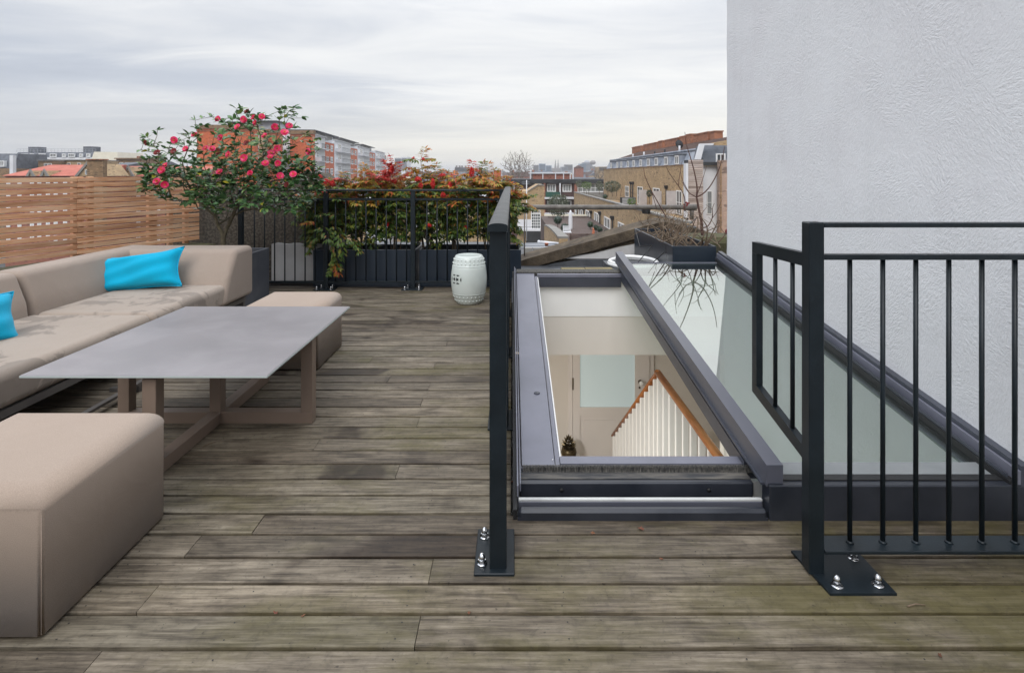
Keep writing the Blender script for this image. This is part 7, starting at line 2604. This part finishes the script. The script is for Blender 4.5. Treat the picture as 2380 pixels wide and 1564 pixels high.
# ---- far skyline
t, o = fb('tower_block', 'grey and white high rise tower block on the skyline above the bushes', 'tower block', 932, 946, 365, 399, 420, 16, 'render_white', zb=G0)
pbox(t, o, 'dark_side', 'grey_panel', 917, 931.9, 367.5, 410, 420.5, 434, 420)
for r_ in range(11):
    pbox(t, o, 'window_band', 'slate', 933, 945.2, 368 + r_ * 2.7, 369.3 + r_ * 2.7, 419.6, 419.99, 420)
    pbox(t, o, 'window_band', 'slate', 917.6, 931.4, 370 + r_ * 2.7, 371.3 + r_ * 2.7, 420.1, 420.49, 420)
SD = 700
for (x, lab) in ((1291, 'left one of the twin pointed church spires on the skyline'), (1297.3, 'right one of the twin pointed church spires on the skyline')):
    t = thing('church_spire', lab, 'church spire', (PX(x, SD), SD, G0), 0, 'twin church spires')
    w = 2.5 * SD / F
    MB().box(-w, w, -w, w, 0, PZ(391, SD) - G0).build('tower', 'far_stone', t)
    MB().lathe([(w * 1.05, PZ(391, SD) - G0 + .01), (w * .55, PZ(381, SD) - G0), (0.15, PZ(371, SD) - G0)], seg=8, smooth=False).build('spire', 'far_stone', t)
t, o = fb('church_nave', 'church body below the twin spires on the skyline', 'church', 1283, 1311, 391, 400, 712, 20, 'far_stone', zb=G0)
sky = [(1253, 1268, 381, 400, 640, 'blue_glass', 'blue glass office block left of the twin spires'), (1269, 1282, 385, 400, 660, 'blue_glass', 'lower blue glass block beside the twin spires'), (1240, 1252, 384, 400, 600, 'far_stone', 'brown block behind the bare tree on the skyline'),
       (1313, 1331, 383, 400, 620, 'far_stone', 'pale stone block right of the twin spires'), (1347, 1362, 381, 400, 640, 'blue_glass', 'blue grey gabled hall on the skyline'), (1355, 1377, 378, 400, 690, 'grey_panel', 'wide grey domed block on the skyline'),
       (1305, 1320, 388, 400, 560, 'grey_panel', 'small grey block between church and pale stone block'), (1376, 1384, 387, 400, 600, 'far_stone', 'small stone block right of the domed block'), (1057, 1087, 389, 402, 380, 'far_stone', 'castle like brown block above the bushes'),
       (1392, 1418, 388, 402, 300, 'stock_brick', 'low yellow brick block left of the mews terrace roofs')]
for (x0, x1, yt, yb, d, m, lab) in sky:
    t, o = fb('office_block' if m != 'stock_brick' else 'brick_block', lab, 'building', x0, x1, yt, yb, d, 14, m, group='blocks on the far skyline', zb=G0)
    nb_ = max(2, int((400 - yt) / 3.2))
    for r_ in range(nb_):
        pbox(t, o, 'window_band', 'slate', x0 + .6, x1 - .6, yt + 1.2 + r_ * 3.0, yt + 2.4 + r_ * 3.0, d - .5, d - .01, d)
    if 'castle' in lab:
        for q_ in (1059, 1066, 1072, 1080):
            pbox(t, o, 'turret', m, q_, q_ + 3.5, 385.5, 389, d - .2, d + 4, d)
    if 'domed' in lab:
        MB().ball((0, 7, PZ(378, d) - o.z), 7 * d / F, 12, 8, (1, 1, .75)).build('dome', m, t)
t, o = fb('red_house', 'red brick house with a hipped roof on the skyline below the domed block', 'building', 1338, 1356, 391, 404, 260, 8, 'red_brick', zb=G0)
a, b, c = PX(1337, 260) - o.x, PX(1357, 260) - o.x, PZ(391, 260) - o.z
MB().hexa([(a, -.3, c + .001), (b, -.3, c + .001), (b, 8.3, c + .001), (a, 8.3, c + .001)], [(a + 1.3, 3.8, c + 1.2), (b - 1.3, 3.8, c + 1.2), (b - 1.3, 4.2, c + 1.2), (a + 1.3, 4.2, c + 1.2)]).build('roof', 'tile_brown', t)

# rooftops filling the view up to the horizon: one house model per kind, copied
hrn = random.Random(99)


def house_proto(m, roofm):
    t = thing('distant_house', 'distant terraced house among the hazy rooftops towards the horizon', 'house', (0, 0, G0), 0, 'distant terraced houses')
    MB().box(-5, 5, 0, 9, 0, 10.0).build('wall', m, t)
    MB().prism([(0 - .3, 10.001), (9.3, 10.001), (4.5, 12.6)], 0, -5.05, 5.05).build('roof', roofm, t)
    MB().box(-4.8, -3.6, 3.6, 5.4, 11.0, 13.6).build('chimney', 'chimney_brick', t)
    for z in (1.2, 4.2, 7.2):
        for x in (-3, 0, 3):
            win(t, (x, 0, z), 0, 1.1, 1.6, 2, 2)
    return t


def copy_tree(o, parent=None):
    c = o.copy()
    COL.objects.link(c)
    c.parent = parent
    for ch in list(o.children):
        copy_tree(ch, c)
    return c


protos = [house_proto('stock_brick', 'slate'), house_proto('red_brick', 'tile_brown'), house_proto('brown_brick', 'slate'), house_proto('render_cream', 'slate')]
used = [False] * 4
rank = {}
for row, d in enumerate((150, 175, 205, 245, 300, 370, 460, 580, 760)):
    span0, span1 = (250, 470) if d < 200 else (240, 1420)
    x = span0 + hrn.uniform(0, 30)
    stepx = 10.2 * F / d
    while x < span1:
        if 455 < x < 905 and True:
            x += 450
            continue
        if hrn.random() < (0.72 if d < 400 else 0.5) and not (d < 260 and 1100 < x < 1260):
            k = hrn.randrange(4)
            if used[k]:
                c = copy_tree(protos[k])
            else:
                c = protos[k]
                used[k] = True
            kinds = ('yellow brick slate roofed house', 'red brick brown roofed house', 'brown brick slate roofed house', 'cream slate roofed house')
            where = ('left of the camellia' if x < 460 else 'between the apartment block and the high rise' if x < 960 else 'behind the red berried bushes' if x < 1150 else 'behind the winter tree' if x < 1250 else 'below the twin spires' if x < 1320 else 'below the domed block')
            far = {150: 'nearest', 175: 'second', 205: 'third', 245: 'fourth', 300: 'fifth', 370: 'sixth', 460: 'seventh', 580: 'eighth', 760: 'farthest'}[d]
            rank[(k, where, far)] = rank.get((k, where, far), 0) + 1
            c['label'] = 'distant ' + kinds[k] + ' ' + where.replace('between the apartment block and the high rise', 'near the high rise').replace('red berried bushes', 'bushes') + ', ' + far + ' row' + ('' if rank[(k, where, far)] == 1 else ', next one' if rank[(k, where, far)] == 2 else ', third one')
            c.location = (PX(x, d), d + hrn.uniform(-6, 6), G0 + hrn.uniform(-1.5, 1.2) + (d > 400) * 1.0)
            c.rotation_euler = (0, 0, hrn.choice((0, 0, 0, R(90), R(12), R(-10))))
        x += stepx * hrn.choice((1.0, 1.0, 1.1, 2.0))

# ------------------------------------------------------------------ haze
hz_ = MB().box(-2600, 2600, -40, 3200, G0 - 1.0, 24.0).build('haze', None)
tag(hz_, kind='stuff')
hm_ = bpy.data.materials.new('haze_air')
hm_.use_nodes = True
hn_, hl_ = hm_.node_tree.nodes, hm_.node_tree.links
hn_.clear()
ho = N('ShaderNodeOutputMaterial', hn_)
pv = N('ShaderNodeVolumePrincipled', hn_, i_Density=0.00055, i_Anisotropy=0.2)
pv.inputs['Color'].default_value = (0.93, 0.94, 0.97, 1)
hl_.new(pv.outputs[0], ho.inputs['Volume'])
hz_.data.materials.append(hm_)
